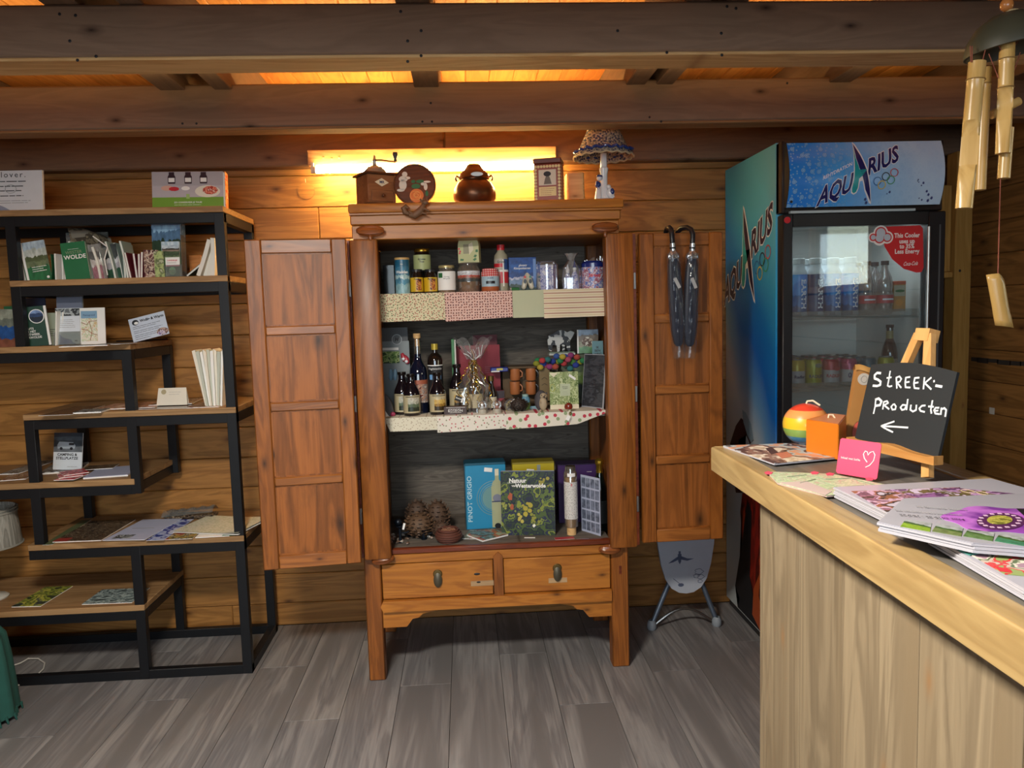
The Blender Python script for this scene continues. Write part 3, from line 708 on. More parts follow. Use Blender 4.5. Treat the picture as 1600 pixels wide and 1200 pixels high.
MB().tube([(-0.030, -0.016, 0.083), (-0.033, -0.020, 0.066), (-0.025, -0.022, 0.055)], 0.0055, 8).build('sleeve', PB, f)
MB().sphere((-0.026, -0.012, 0.071), (0.012, 0.011, 0.013), 12, 8).build('jacket', PB, f)
a = MB(); a.sphere((0.022, -0.014, 0.040), (0.016, 0.012, 0.020), 12, 8).sphere((0.014, -0.018, 0.062), 0.009, 10, 7); a.tube([(0.02, -0.012, 0.02), (0.034, -0.012, 0.03)], 0.008, 8)
a = a.build('dog_figure', POR, pc); MB().sphere((0.027, -0.022, 0.044), (0.009, 0.007, 0.012), 10, 7).build('spot', PB, a)
shz = 0.188
shd = MB().lathe([(0.114, shz - 0.010), (0.106, shz + 0.004), (0.096, shz + 0.012), (0.064, shz + 0.080), (0.054, shz + 0.106)], 36, flute=0.025, nf=18)
shd = shd.build('lamp_shade', dots('delft_fabric', 'a8a090', '343a54', 130, 0.5, fg2='7c7668'), pc, ang=70)
pts = [((0.107 + 0.004 * math.cos(i * 4 * PI / 3)) * math.cos(2 * PI * i / 72), (0.107 + 0.004 * math.cos(i * 4 * PI / 3)) * math.sin(2 * PI * i / 72), shz + 0.010 + 0.004 * math.sin(i * 2 * PI / 4)) for i in range(72)]
MB().tube(pts, 0.0055, 6, True).build('blue_trim', PB, shd)
pts = [(0.115 * math.cos(2 * PI * i / 72), 0.115 * math.sin(2 * PI * i / 72), shz - 0.012 + 0.003 * math.sin(i * 2 * PI / 4)) for i in range(72)]
MB().tube(pts, 0.0035, 6, True).build('lace_edge', plain('lace_cream', 'b5a888', 0.9), shd)
# thin disc ornament on the wall
q = PY(478, 298, 3.45)
dk = thing('wall_disc', 'thin round pine disc hanging on the wall left of the cabinet', 'ornament', (q.x, 3.4585, q.z))
MB().prism(disc(0.036, 0, 0), -0.003, 0).build('disc_body', wood('disc_pine', '7b5226', 'b07b40', 'X', knots=0), dk)
MB().tube([(0, -0.004, 0.036), (-0.001, -0.003, 0.052)], 0.0012, 6).build('hanging_loop', CREAM, dk)

# ================================================================== STEEL AND WOOD SHELVING UNIT
SU = thing('shelving_unit', 'black steel shelving unit with staggered wooden shelves against the left wall', 'shelves', (0, 0, 0))
SF, SB = 2.99, 3.405
XL = -2.12; T = 0.037
def bar(name, *a): return B(*a, 0.0015).build(name, STEEL_BLK, SU)
def shelf_level(x0, x1, top, nm='shelf_board'):
    """board with the steel frame that carries it"""
    B(x0, x1, SF - 0.004, SB + 0.002, top - 0.023, top, 0.002).build(nm, W_SHELF, SU)
    b = top - 0.0235
    bar('front_bar', x0, x1, SF, SF + 0.03, b - T, b); bar('back_bar', x0, x1, SB - 0.03, SB, b - T, b)
    for x in (x0, x1 - 0.03): bar('side_bar', x, x + 0.03, SF + 0.031, SB - 0.031, b - T, b)
def post(x0, z0, z1, w=T):
    bar('front_post', x0, x0 + w, SF - 0.0008, SF + 0.0292, z0, z1); bar('back_post', x0, x0 + w, SB - 0.029, SB + 0.0008, z0, z1)
XR = -0.887
shelf_level(XL, XR, 1.826); shelf_level(-1.682, XR, 1.568); shelf_level(XL, -1.262, 1.322); shelf_level(-1.677, XR, 1.066)
shelf_level(XL, -1.286, 0.803); shelf_level(-1.702, XR, 0.561); shelf_level(XL, -1.284, 0.303)
post(XR - T, 0.0, 1.802); post(-1.682, 1.262, 1.802); post(-1.300, 0.744, 1.297); post(-1.677, 0.502, 1.042); post(-1.322, 0.0, 0.537)
post(XL, 0, 1.802)
bar('front_bar', XL, XR, SF, SF + 0.03, 0.0, T); bar('back_bar', XL, XR, SB - 0.03, SB, 0, T)
for x in (XL, XR - 0.03): bar('side_bar', x, x + 0.03, SF + 0.031, SB - 0.031, 0, T)
Z1, Z2, Z3, Z4, Z5, Z6, Z7 = 1.826, 1.568, 1.322, 1.066, 0.803, 0.561, 0.303

# ---- printed matter
PAGES = plain('page_block', 'dcd9d0', 0.8, var=0.03)
def booklet(name, label, cat, loc, wdt, hgt, thick, cover, rz=0, ry=0, rx=0, group=None, edge=None):
    """upright booklet: cover towards the room, page block behind it, back cover"""
    t = thing(name, label, cat, loc, rz, group, rx=rx, ry=ry)
    B(-wdt / 2, wdt / 2, 0, 0.0008, 0, hgt).build('front_cover', cover, t, smooth=False)
    B(-wdt / 2 + .001, wdt / 2 - .001, 0.0008, thick - 0.0008, 0.001, hgt - 0.001).build('pages', edge or PAGES, t, smooth=False)
    B(-wdt / 2, wdt / 2, thick - 0.0008, thick, 0, hgt).build('back_cover', cover, t, smooth=False)
    return t
def spined(name, label, cat, loc, depth, hgt, thick, spine, ry=0, rz=0, group=None, bend=0.0):
    """booklet seen spine or fore-edge on: a folded cover round pages"""
    t = thing(name, label, cat, loc, rz, group, ry=ry)
    def leafy(off, th, mat, nm, d0=0, d1=depth):
        m = MB()
        def f(x): return lambda u, v: (x + bend * math.sin(v * PI) * .5, d0 + (d1 - d0) * u, v * hgt)
        n = 5
        for k in range(n):
            za, zb = hgt * k / n, hgt * (k + 1) / n
            xa, xb = off + bend * math.sin(PI * k / n), off + bend * math.sin(PI * (k + 1) / n)
            vs = [m._v(p) for p in ((xa, d0, za), (xa + th, d0, za), (xa + th, d1, za), (xa, d1, za), (xb, d0, zb), (xb + th, d0, zb), (xb + th, d1, zb), (xb, d1, zb))]
            for q in ((0, 1, 5, 4), (1, 2, 6, 5), (2, 3, 7, 6), (3, 0, 4, 7)): m._f([vs[i] for i in q])
            if k == 0: m._f([vs[i] for i in (0, 3, 2, 1)])
            if k == n - 1: m._f([vs[i] for i in (4, 5, 6, 7)])
        return m.build(nm, mat, t, smooth=False)
    leafy(0, 0.001, spine, 'cover'); leafy(0.001, thick - 0.002, PAGES, 'pages', 0.0015); leafy(thick - 0.001, 0.001, spine, 'cover')
    return t
def flat(name, label, cat, c0, c1, Z, depth, thick, mat, group=None, px=True, paper=None, curl=0.0):
    """sheet or magazine lying flat: near-left corner and near-right corner in the picture, then its depth"""
    a = PZ(*c0, Z); b = PZ(*c1, Z); wdt = (b - a).length; ang = math.atan2(b.y - a.y, b.x - a.x)
    t = thing(name, label, cat, (a.x, a.y, Z), ang, group)
    if curl:
        def f(u, v): return (u * wdt, v * depth, thick + curl * (1 - u) ** 3 * 0.5 + curl * u ** 4)
        B(0, wdt, 0, depth, 0, thick * 0.6).build('pages', paper or WHITE, t, smooth=False)
        MB().sheet(f, 8, 4).build('cover', mat, t)
    else:
        B(0, wdt, 0, depth, 0, thick * 0.75).build('pages', paper or WHITE, t, smooth=False)
        B(0, wdt, 0, depth, thick * 0.75, thick).build('cover', mat, t, smooth=False)
    return t, wdt
def FL(t, x0, x1, y0, y1, z, mat, name='picture', h=0.0004):
    return B(x0, x1, y0, y1, z, z + h).build(name, mat, t, smooth=False)

GRASSY = scenic('print_countryside', [(0, '31682f'), (0.38, '3f7a38'), (0.45, '6c7f5a'), (0.58, '3f4f36'), (0.70, '8aa0a8'), (0.8, 'b9cbd6')], 9, 1)
TREES = scenic('print_trees', [(0, '2f4a2c'), (0.25, '51763a'), (0.45, '27402a'), (0.62, '56789a'), (0.78, '8fb3d0')], 7, 3)
MAPP = blotch('print_map', ['d9d2bf', 'e6e2d6', 'b9c7a0', 'dcd8cc', 'c9b184', 'e2e0d8'], 55, seed=4)
MAPG = blotch('print_map_green', ['a3b48c', 'b4c29c', 'c0c6a8', '9cb08c', 'b8a490', 'b8c0a4'], 70, seed=6)
MIXP = blotch('print_mixed', ['5a4436', '9a7a5c', '3b2c2a', 'c2ab90', '7b3a2c', 'a8988a'], 30, seed=8)
DARKM = blotch('print_dark_mix', ['1d1815', '3a2d25', '6b5a48', '241c18', '93826b', '2a211c'], 60, seed=10)
REDM = blotch('print_red_mix', ['b3202a', 'd03a40', '7c1a22', 'c9323a', 'e6b9b0', 'a51d28'], 22, seed=12)
SALMON = blotch('print_salmon', ['b47f66', 'd3a58c', '8f6450', 'c99a84', 'e0c8b8'], 16, seed=13)
BLUEM = blotch('print_blue_mix', ['2b3f8c', '8fa0cf', 'b7c1e0', '3b4a9a', 'c8cfe6'], 16, seed=15)
GREYM = blotch('print_grey_mix', ['55595c', '8c9294', '3a3d40', 'a9afb0', '6b7073'], 22, seed=17)
YELM = blotch('print_green_yellow', ['33402c', '8f9a3a', '5a6a30', 'b0b04a', '49564c', '28332a'], 18, seed=19)

def bz(px, py, Y): return PY(px, py, Y).x
# top of unit
q0, q1 = bz(0, 290, 3.02), bz(62, 290, 3.02)
t = thing('text_sign', 'white upright sign with black handwriting style text on the top shelf', 'sign', (q1 - 0.16, 3.03, Z1), 0, rx=R(-6))
B(-0.16, 0.16, 0, 0.010, 0, 0.155, 0.001).build('board', plain('sign_white', 'd5d5d8', 0.5), t)
B(-0.16, 0.16, 0.0102, 0.012, 0, 0.157).build('backing_board', plain('sign_lilac_grey', '9a98a8', 0.6), t)
text('lover.', 0.030, BLACK, t, (0.055, -0.0006, 0.138), spacing=1.3)
for z, xx in ((0.112, 0.10), (0.094, 0.09), (0.077, 0.085), (0.058, 0.09)): ink(t, -0.10, xx, z, 1, BLACK, h=0.003, jag=0)
ink(t, -0.05, 0.12, 0.040, 2, GREY)
MB().tube([(0.045 + 0.020 * math.cos(a * PI / 8), -0.001, 0.085 + 0.016 * math.sin(a * PI / 8)) for a in range(16)], 0.0008, 4, True).build('printed_ring', GREY, t)
MB().prism([(-0.0, 0.0), (0.05, 0.0), (0.02, 0.018), (-0.02, 0.036)], -0.0016, 0).build('corner_print', plain('mid_grey_blue', '8d93a5', 0.5), t)
xc, _, wdt, ht = fit(237, 347, 266, 320, 3.02)
t = thing('cookbook', 'landscape cookbook showing jam jars with green lower band on top shelf', 'book', (xc, 3.02, Z1), R(3), rx=R(-8))
wv, hv = wdt / 2, 0.138
B(-wv, wv, 0, 0.002, 0, hv).build('cover', plain('cover_lilac_grey', 'b5aeb4', 0.35), t)
B(-wv + .001, wv + .006, 0.002, 0.028, 0.001, hv - 0.003).build('pages', PAGES, t)
B(wv + 0.0062, wv + 0.0080, 0.0, 0.040, 0, hv).build('side_print', blotch('print_orange_side', ['e07a2a', 'f0b070', 'd9481f', 'f2d9b0'], 30, seed=21), t)
B(-wv, wv, -0.0008, 0, 0.002, 0.040).build('green_band', plain('lime_green', '6f9a30', 0.4), t)
text('ZO CONSERVEER JE THUIS', 0.0085, WHITE, t, (0.0, -0.0014, 0.020), bold=0.02)
ink(t, -0.05, 0.06, 0.010, 1, WHITE, -0.0012, h=0.0012)
B(-0.006, 0.006, -0.0012, -0.0008, 0.034, 0.052).build('emblem', plain('pale_green', '9ab86a', 0.5), t)
B(-wv, wv, -0.0006, 0, 0.085, hv).build('tiles_print', plain('tiles_grey', 'a9a3a8', 0.4), t)
for xx in (-0.058, 0.002, 0.058):
    j = MB().prism([(-0.013, 0), (0.013, 0), (0.014, 0.026), (0.010, 0.034), (0.010, 0.044), (-0.010, 0.044), (-0.010, 0.034), (-0.014, 0.026)], -0.0012, -0.0006).build('jar_print', plain('jam_dark', '2f1420', 0.4), t, (xx, 0, 0.092), smooth=False)
    B(-0.011, 0.011, -0.0016, -0.0012, 0.006, 0.022).build('label_print', WHITE, j)
MB().prism(disc(0.042, 0, 0, 0.072, 0.062, 22, 1.1, .55), -0.0010, -0.0006).build('plate_print', plain('plate_print_cream', 'ddd8c8', 0.4), t, smooth=False)
MB().prism(disc(0.022, 0, 0, 0.082, 0.066, 9, 1.3, .75), -0.0016, -0.0010).build('berries_print', blotch('print_berries', ['b8402c', 'e08a70', 'a83020', 'd9b0a0'], 60, seed=3), t, smooth=False)
MB().prism(disc(0.012, 0, 0, -0.05, 0.072, 9, 1.6, .7), -0.0012, -0.0006).build('berries_print', REDP, t, smooth=False)
MB().prism(disc(0.013, 0, 0, -0.008, 0.074, 14, 1.2, .6), -0.0010, -0.0006).build('bowl_print', WHITE, t, smooth=False)
MB().prism(disc(0.02, 0, 0, -0.075, 0.075, 14, 1.1, .5), -0.0010, -0.0006).build('cloth_print', plain('print_peach', 'd6a692', 0.5), t, smooth=False)

# second shelf
def stack_tilt(px0, px1, pt, Y, Zs, n, name, label, cat, cover, ry, group, thick=0.010, depth=0.10, bend=0.004, hs=None, lab=None):
    a, b = bz(px0, pt + 50, Y), bz(px1, pt + 50, Y)
    hh = PY((px0 + px1) / 2, pt, Y).z - Zs
    step = (b - a) / n
    for k in range(n):
        h = (hs[k] if hs else hh * (1 - 0.03 * ((k * 7) % 3)))
        th = ry[k] if isinstance(ry, (list, tuple)) else ry
        l = (lab[k] if lab else label)
        cv = cover[k] if isinstance(cover, (list, tuple)) else cover
        drop = 0.0
        spined(name, l, cat, (a + step * k, Y + 0.012 * ((k * 5) % 3), Zs + (max(0, -th) * 0 + (thick * math.sin(abs(th)) if th > 0 else 0))), depth, h, min(thick, step * 0.85), cv, ry=th, group=group, bend=bend)
MAROON = plain('maroon_cover', '6e1f2c', 0.5); GREENC = plain('green_cover', '1f5a38', 0.45); PALEG = plain('pale_teal_paper', '9db0a8', 0.6); CREAMW = plain('warm_white_paper', 'ded6c6', 0.7)
# two green-and-white brochures leaning at the left post
for k, (p0, p1) in enumerate([(28, 44), (38, 68)]):
    x0, x1 = bz(p0, 430, 3.02 + 0.0), bz(p1, 430, 3.02)
    ww = 0.078
    lab = ['countryside brochure with green foot half hidden at the left end of second shelf', 'countryside brochure with green foot, in front at the left post'][k]
    t = booklet('brochure', lab, 'brochure', (bz(31 + 9 * k, 433, 3.02) + ww / 2 + 0.012, 3.045 - 0.016 * k, Z2), ww, 0.150, 0.006, scenic('print_brochure_%d' % k, [(0, '2a6a40'), (0.36, '6e7a58'), (0.5, '56603e'), (0.62, 'b9bfb8'), (0.8, 'a8b9c4')], 6, 2 + k), ry=R(-9), rz=R(6), rx=R(-4))
    B(-ww / 2 - 0.0085, -ww / 2 - 0.0005, -0.0006, 0.006, 0, 0.150).build('white_fold', WHITE, t, smooth=False)
    if k:
        ink(t, -0.022, 0.03, 0.052, 3, WHITE, -0.0004, 0.008, 0.0022); MB().prism(disc(0.005, 0, 0, 0.028, 0.010, 12), -0.0008, 0).build('round_mark', WHITE, t, smooth=False)
# thin booklets edge-on
stack_tilt(80, 88, 397, 3.03, Z2, 1, 'booklet', 'thin green leaflet standing open left of the three white-edged booklets', 'booklet', GREENC, R(4), None, thick=0.002)
stack_tilt(87, 104, 396, 3.03, Z2, 3, 'booklet', '', 'booklet', WHITE, [R(2), R(3), R(8)], 'white-edged booklets on second shelf', thick=0.0055, bend=0, lab=['white-edged booklet, leftmost of three before the green WOLDE booklet', 'white-edged booklet, middle of three before the green WOLDE booklet', 'white-edged booklet leaning against the green WOLDE booklet'])
# acrylic holder with the leaflets that fold over the top
hx = bz(118, 430, 3.05)
h = thing('leaflet_holder', 'clear acrylic holder with drooping brown brochures behind the green WOLDE booklet', 'holder', (hx, 3.10, Z2))
B(-0.075, 0.085, 0.055, 0.058, 0, 0.19).build('back_plate', CLEARB, h); B(-0.075, 0.085, -0.01, 0.055, 0, 0.003).build('foot_plate', CLEARB, h)
dp = thing('drooping_brochure', 'brown brochure bending forward over the acrylic holder near shelf top', 'brochure', (hx, 3.10, Z2))
MB().sheet(lambda u, v: (-0.05 + 0.145 * u + 0.02 * v, 0.050 - 0.075 * math.sin(v * PI * .5) * (0.4 + .6 * v), 0.05 + 0.150 * math.sin(min(1, v * 1.15) * PI * .52) - 0.055 * max(0, u - .45) - 0.01 * u * v), 10, 10).build('cover', blotch('print_brown_grey', ['5b5143', '7b6f5c', '4a4238', '8c806a'], 26, seed=23), dp)
MB().sheet(lambda u, v: (-0.044 + 0.150 * u + 0.02 * v, 0.054 - 0.075 * math.sin(v * PI * .5) * (0.4 + .6 * v), 0.05 + 0.140 * math.sin(min(1, v * 1.15) * PI * .52) - 0.055 * max(0, u - .45)), 10, 10).build('inner_page', plain('dull_beige_paper', '8c8578', 0.7), dp)  # inner page in a dull grey beige
# green WOLDE booklet
t = booklet('booklet', 'dark green booklet with white WOLDE lettering on the second shelf', 'booklet', (bz(122, 430, 3.03), 3.03, Z2), 0.088, 0.142, 0.012, plain('wolde_green', '20693f', 0.4), ry=R(-6), rz=R(4), rx=R(-3))
text('WOLDE', 0.022, WHITE, t, (0.002, -0.0010, 0.086), bold=0.02); text('WESTER', 0.016, plain('grey_green_ink', '7a8c6a', 0.6), t, (0, -0.0010, 0.104), bold=0.015); ink(t, -0.02, 0.03, 0.116, 1, WHITE, h=0.001)
stack_tilt(124, 146, 375, 3.045, Z2, 3, 'booklet', '', 'booklet', plain('white_green_edge', 'cfd8cc', 0.6), R(-13), 'white booklets behind the green WOLDE booklet', thick=0.0075, bend=0.004, depth=0.08, lab=['white-edged booklet directly behind the green WOLDE booklet', 'white-edged booklet second behind the green WOLDE booklet', 'white-edged booklet third behind the green WOLDE booklet'])
t = booklet('leaflet', 'pink and grey leaflet between the WOLDE booklet and the folded white leaflets', 'leaflet', (bz(157, 430, 3.05), 3.055, Z2), 0.05, 0.135, 0.004, scenic('print_pinkgrey', [(0, 'a3707a'), (0.38, 'c9c2be'), (0.58, '5c5a58'), (0.8, '8a8884')], 8, 4), ry=R(-8))
bl = thing('bent_leaflet', 'white folded leaflet with sharply bent corner on the second shelf', 'leaflet', (bz(146, 430, 3.01), 3.01, Z2))
m = MB(); q = [PY(a, b, 3.01) - Vector((bz(146, 430, 3.01), 3.01, Z2)) for a, b in ((145, 369), (168, 386), (163, 405), (168, 430), (153, 388))]
for a, b in zip(q[:3], q[1:4]): m.tube([(a.x, 0, a.z), (b.x, 0, b.z)], 0.0022, 4)
m.build('folded_edge', WHITE, bl, smooth=False)
MB().prism([(q[4].x, q[4].z), (q[1].x - .002, q[1].z), (q[2].x, q[2].z), (q[3].x - .002, 0.001), (q[3].x - 0.012, 0.001)], 0.003, 0.006).build('page', CLEARB, bl, smooth=False)
stack_tilt(155, 166, 385, 3.05, Z2, 1, 'booklet', 'cream folded booklet behind the bent white leaflet', 'booklet', CREAMW, R(-10), None, thick=0.009)
# grey-green leaflets leaning left
t = booklet('leaflet', 'grey and green striped leaflet left of the pale standing brochures', 'leaflet', (bz(178, 430, 3.04), 3.05, Z2), 0.05, 0.132, 0.004, scenic('print_greygreen', [(0, '24503a'), (0.3, 'a9a6ac'), (0.48, 'c4c4c6'), (0.6, '3e4444')], 6, 5), ry=R(-7))
stack_tilt(178, 204, 376, 3.03, Z2, 4, 'brochure', '', 'brochure', PALEG, [R(-11), R(-9), R(-2), R(-8)], 'pale brochures leaning on second shelf', thick=0.008, bend=0.003, depth=0.09, lab=['pale teal brochure, leftmost of four leaning before the maroon booklets', 'pale teal brochure, second of four leaning before the maroon booklets', 'pale teal brochure, third of four leaning before the maroon booklets', 'pale teal brochure leaning against the maroon booklets'])
stack_tilt(203, 231, 394, 3.03, Z2, 5, 'booklet', '', 'booklet', MAROON, [R(-9), R(-4), R(3), R(5), R(7)], 'maroon booklets on second shelf', thick=0.009, bend=0.0, depth=0.09, lab=['maroon booklet, leftmost of five on the second shelf', 'maroon booklet, second from left of five on the second shelf', 'maroon booklet, middle of five on the second shelf', 'maroon booklet, second from right of five on second shelf', 'maroon booklet, rightmost of five beside the acrylic stand'])
# tall acrylic stand with brochures
xs = bz(262, 430, 3.05)
st = thing('leaflet_holder', 'tall clear acrylic stand holding the tree photo brochure', 'holder', (xs, 3.06, Z2), 0, rx=R(-4))
B(-0.063, 0.063, 0.016, 0.019, 0, 0.236).build('back_plate', CLEARB, st); B(-0.063, 0.063, -0.032, 0.019, -0.0, 0.003).build('foot_plate', CLEARB, st)
B(-0.063, 0.063, -0.034, -0.032, 0, 0.045).build('front_lip', CLEARB, st); B(0.061, 0.063, -0.032, 0.019, 0.003, 0.16).build('side_wall', CLEARB, st)
t = booklet('brochure', 'tall brochure with blue sky and trees under a purple band', 'brochure', (xs - 0.004, 3.062, Z2 + 0.0035), 0.108, 0.224, 0.012, TREES, rx=R(-4))
B(-0.054, 0.054, -0.0012, 0, 0.200, 0.210).build('purple_band', plain('purple_band', '54355a', 0.4), t); B(-0.054, 0.054, -0.0012, 0, 0.210, 0.224).build('dark_band', DARK, t)
t = booklet('brochure', 'small green brochure with lawn photo and white text box at front of the stand', 'brochure', (xs + 0.022, 3.030, Z2 + 0.0035), 0.066, 0.132, 0.010, GRASSY, rx=R(-3))
B(-0.030, 0.033, -0.0012, 0, 0.085, 0.118).build('house_print', scenic('print_house', [(0, '45553a'), (0.3, '8c7a6c'), (0.45, '3c3a34'), (0.62, 'b4c2cc')], 7, 8), t, smooth=False)
B(-0.020, 0.033, -0.0014, 0, 0.042, 0.072).build('text_box', WHITE, t); text('LANDELIJK', 0.008, REDP, t, (0.006, -0.0018, 0.060), bold=0.02); ink(t, -0.014, 0.028, 0.050, 1, GREY, -0.0018)
B(-0.020, 0.033, -0.0014, 0, 0.038, 0.042).build('pink_line', plain('pink_line', 'c97a86', 0.5), t)
MB().prism(disc(0.013, 0, 0, 0.004, 0.020, 16, 1, 1.2), -0.0014, 0).build('oval_print', plain('pale_green2', '7fae7c', 0.5), t, smooth=False)
t = booklet('booklet', 'brown and cream patterned booklet left in front of the tree brochure', 'booklet', (xs - 0.050, 3.022, Z2), 0.052, 0.104, 0.006, blotch('print_maroon_cream', ['5b2a30', '8c6a5c', 'c4b3a0', '4a2428', '9a8470'], 50, seed=25), ry=R(2))
t = booklet('booklet', 'green booklet with round pattern left of the small green brochure', 'booklet', (xs - 0.016, 3.016, Z2), 0.034, 0.098, 0.005, blotch('print_circles_green', ['6f8a4a', 'aebc7c', '55603c', 'c8cba8'], 45, seed=27, const=False))
# amber block, green booklet lying open, four white booklets
xa = bz(294, 425, 3.10); t = thing('amber_card', 'amber wooden card behind the tree brochure stand', 'card', (xa, 3.20, Z2)); B(-0.028, 0.020, 0, 0.004, 0, 0.095, 0.001).build('card', wood('amber_wood', 'a8622a', 'cf8a48', 'X', knots=0), t); B(-0.028, 0.020, 0.0042, 0.008, 0, 0.090).build('back_card', CREAMW, t)
t = spined('booklet', 'dark green booklet slumped under the leaning white booklets', 'booklet', (bz(291, 430, 3.05), 3.05, Z2 + 0.008), 0.09, 0.10, 0.008, plain('deep_green', '1b3a30', 0.5), ry=R(52))
stack_tilt(306, 336, 372, 3.03, Z2, 4, 'booklet', '', 'booklet', CREAMW, [R(20), R(18), R(11), R(3)], 'cream-edged booklets at the right post', thick=0.016, bend=0.002, depth=0.10, lab=['cream-edged booklet leaning most, furthest from the right post', 'cream-edged booklet second from left near the right post', 'cream-edged booklet third from left near the right post', 'cream-edged booklet standing against the right post of the shelving'])

# third shelf
t = booklet('leaflet', 'grey and blue landscape leaflet left of the shelf post', 'leaflet', (bz(2, 540, 3.03), 3.03, Z3), 0.10, 0.145, 0.004, scenic('print_blue_hill', [(0, '7a4a38'), (0.2, '24508c'), (0.55, '6b7268'), (0.75, '8c9284')], 5, 9), rx=R(-8), ry=R(3))
t = booklet('booklet', 'green booklet partly hidden behind the left post of third shelf', 'booklet', (bz(28, 540, 3.09), 3.09, Z3), 0.08, 0.155, 0.006, GREENC)
text('DE\nAN', 0.010, WHITE, t, (0.022, -0.001, 0.04))
t = booklet('booklet', 'dark green booklet with round lake photo and white lettering', 'booklet', (bz(57, 540, 3.03), 3.035, Z3), 0.082, 0.150, 0.010, plain('bottle_green', '153a2a', 0.4), rz=R(8), ry=R(-4))
c = MB().prism(disc(0.027, 0, 0, 0.014, 0.112, 24), -0.0010, 0).build('white_ring', WHITE, t, smooth=False)
MB().prism(disc(0.024, 0, 0, 0.014, 0.112, 24), -0.0018, -0.001).build('lake_print', scenic('print_lake', [(0, '1c2433'), (0.45, '2c4470'), (0.7, '7a94c0')], 3, 2), c, smooth=False)
text('OUTS\nIN HET\nUITWEEK\nERWOLDE', 0.0112, WHITE, t, (-0.031, -0.001, 0.050), align='LEFT', bold=0.015)
B(0.042, 0.050, -0.0005, 0.006, 0, 0.150).build('white_fold', WHITE, t, smooth=False)
t = booklet('leaflet', 'dark blue leaflet standing behind the booklet with round photo', 'leaflet', (bz(60, 540, 3.12), 3.12, Z3), 0.080, 0.185, 0.004, plain('deep_blue', '1e2a44', 0.4))
t = booklet('leaflet', 'sage green leaflet between dark green booklet and acrylic holder', 'leaflet', (bz(80, 540, 3.08), 3.08, Z3), 0.05, 0.125, 0.004, plain('sage', '9aa08a', 0.6)); ink(t, -0.012, 0.022, 0.06, 4, BLACK)
xs = bz(107, 540, 3.05)
st = thing('leaflet_holder', 'clear acrylic holder with blue and white leaflets on third shelf', 'holder', (xs, 3.055, Z3), 0, rx=R(-6))
B(-0.050, 0.050, 0.014, 0.017, 0, 0.190).build('back_plate', CLEARB, st); B(-0.050, 0.050, -0.014, 0.017, 0, 0.003).build('foot_plate', CLEARB, st); B(-0.050, 0.050, -0.016, -0.014, 0, 0.05).build('front_lip', CLEARB, st)
B(-0.048, 0.048, 0.0105, 0.0135, 0.003, 0.186).build('grey_insert', plain('grey_blue_card', '6a7184', 0.5), st)
t = booklet('leaflet', 'white leaflet with vehicle photo above and blue wave below', 'leaflet', (xs + 0.002, 3.046, Z3 + 0.0035), 0.090, 0.138, 0.006, plain('ice_white', 'd2d8e0', 0.5), rx=R(-6))
B(-0.045, 0.045, -0.0008, 0, 0.108, 0.136).build('photo_print', GREYM, t, smooth=False); ink(t, -0.03, 0.03, 0.092, 5, GREY, -0.0004, 0.007, 0.0014)
MB().prism([(-0.045, 0.001), (0.030, 0.001), (0.018, 0.006), (0.010, 0.018), (-0.008, 0.022), (-0.020, 0.026), (-0.032, 0.040), (-0.045, 0.048)], -0.0012, 0).build('blue_wave', plain('wave_blue', '6f86bc', 0.5), t, smooth=False)
MB().prism(disc(0.006, 0, 0, 0.03, 0.012, 8, 1, .4), -0.0014, 0).build('animal_mark', DARK, t, smooth=False)
stack_tilt(86, 93, 486, 3.03, Z3, 2, 'leaflet', '', 'leaflet', WHITE, [R(5), R(7)], 'white leaflets beside acrylic holder', thick=0.005, bend=0, lab=['white-edged leaflet just right of the sage leaflet', 'white-edged leaflet touching the acrylic holder on third shelf'])
t = booklet('map_leaflet', 'white folder with coloured map picture on third shelf', 'map', (bz(146, 540, 3.05), 3.05, Z3), 0.092, 0.140, 0.005, WHITE, rx=R(-5))
B(-0.042, 0.018, -0.0008, 0, 0.012, 0.128).build('map_print', MAPP, t, smooth=False); B(-0.042, 0.018, -0.0012, 0, 0.100, 0.128).build('sky_print', plain('sky_print', '7fa3bf', 0.5), t, smooth=False); text('Plattegrond', 0.0095, NAVY, t, (-0.012, -0.0016, 0.112))
for pts in ([(-0.042, 0.085), (-0.02, 0.075), (-0.012, 0.088), (0.018, 0.09)], [(-0.042, 0.06), (-0.02, 0.055), (0, 0.04), (0.018, 0.035)], [(-0.012, 0.088), (-0.002, 0.05), (-0.01, 0.015)]):
    MB().tube([(a, -0.0014, b) for a, b in pts], 0.0010, 4).build('road_print', plain('road_red', '9c5a40', 0.6), t, smooth=False)
t, _w = flat('sheet', 'glossy sheet lying under the white map folder', 'paper', (92, 543), (168, 540), Z3, 0.16, 0.003, GREYM)
t = thing('small_poster', 'tilted white card with sheep logo and black text on third shelf', 'card', (bz(234, 530, 3.10), 3.13, Z3 + 0.006), R(2), rx=R(-10), ry=R(-13))
B(-0.075, 0.068, 0, 0.003, 0.010, 0.105, 0.001).build('card', plain('card_bluewhite', 'c6cddb', 0.5), t)
text('Wollig & Warm', 0.0145, BLACK, t, (0.016, -0.0006, 0.088), bold=0.035, sx=1.0)
m = MB().prism(disc(0.013, 0, 0, -0.050, 0.086, 14, 1, .85), -0.0006, 0).build('sheep_logo', BLACK, t, smooth=False); MB().prism(disc(0.007, 0, 0, -0.047, 0.083, 10, 1.2, .8), -0.0012, -0.0006).build('sheep_logo_white', WHITE, m, smooth=False)
for z, e in ((0.068, 0.05), (0.061, 0.03), (0.050, 0.055), (0.043, 0.04), (0.033, 0.03), (0.026, 0.03), (0.018, -0.0)): ink(t, -0.064, e, z, 1, BLACK, -0.0004, h=0.0014, jag=0.1)
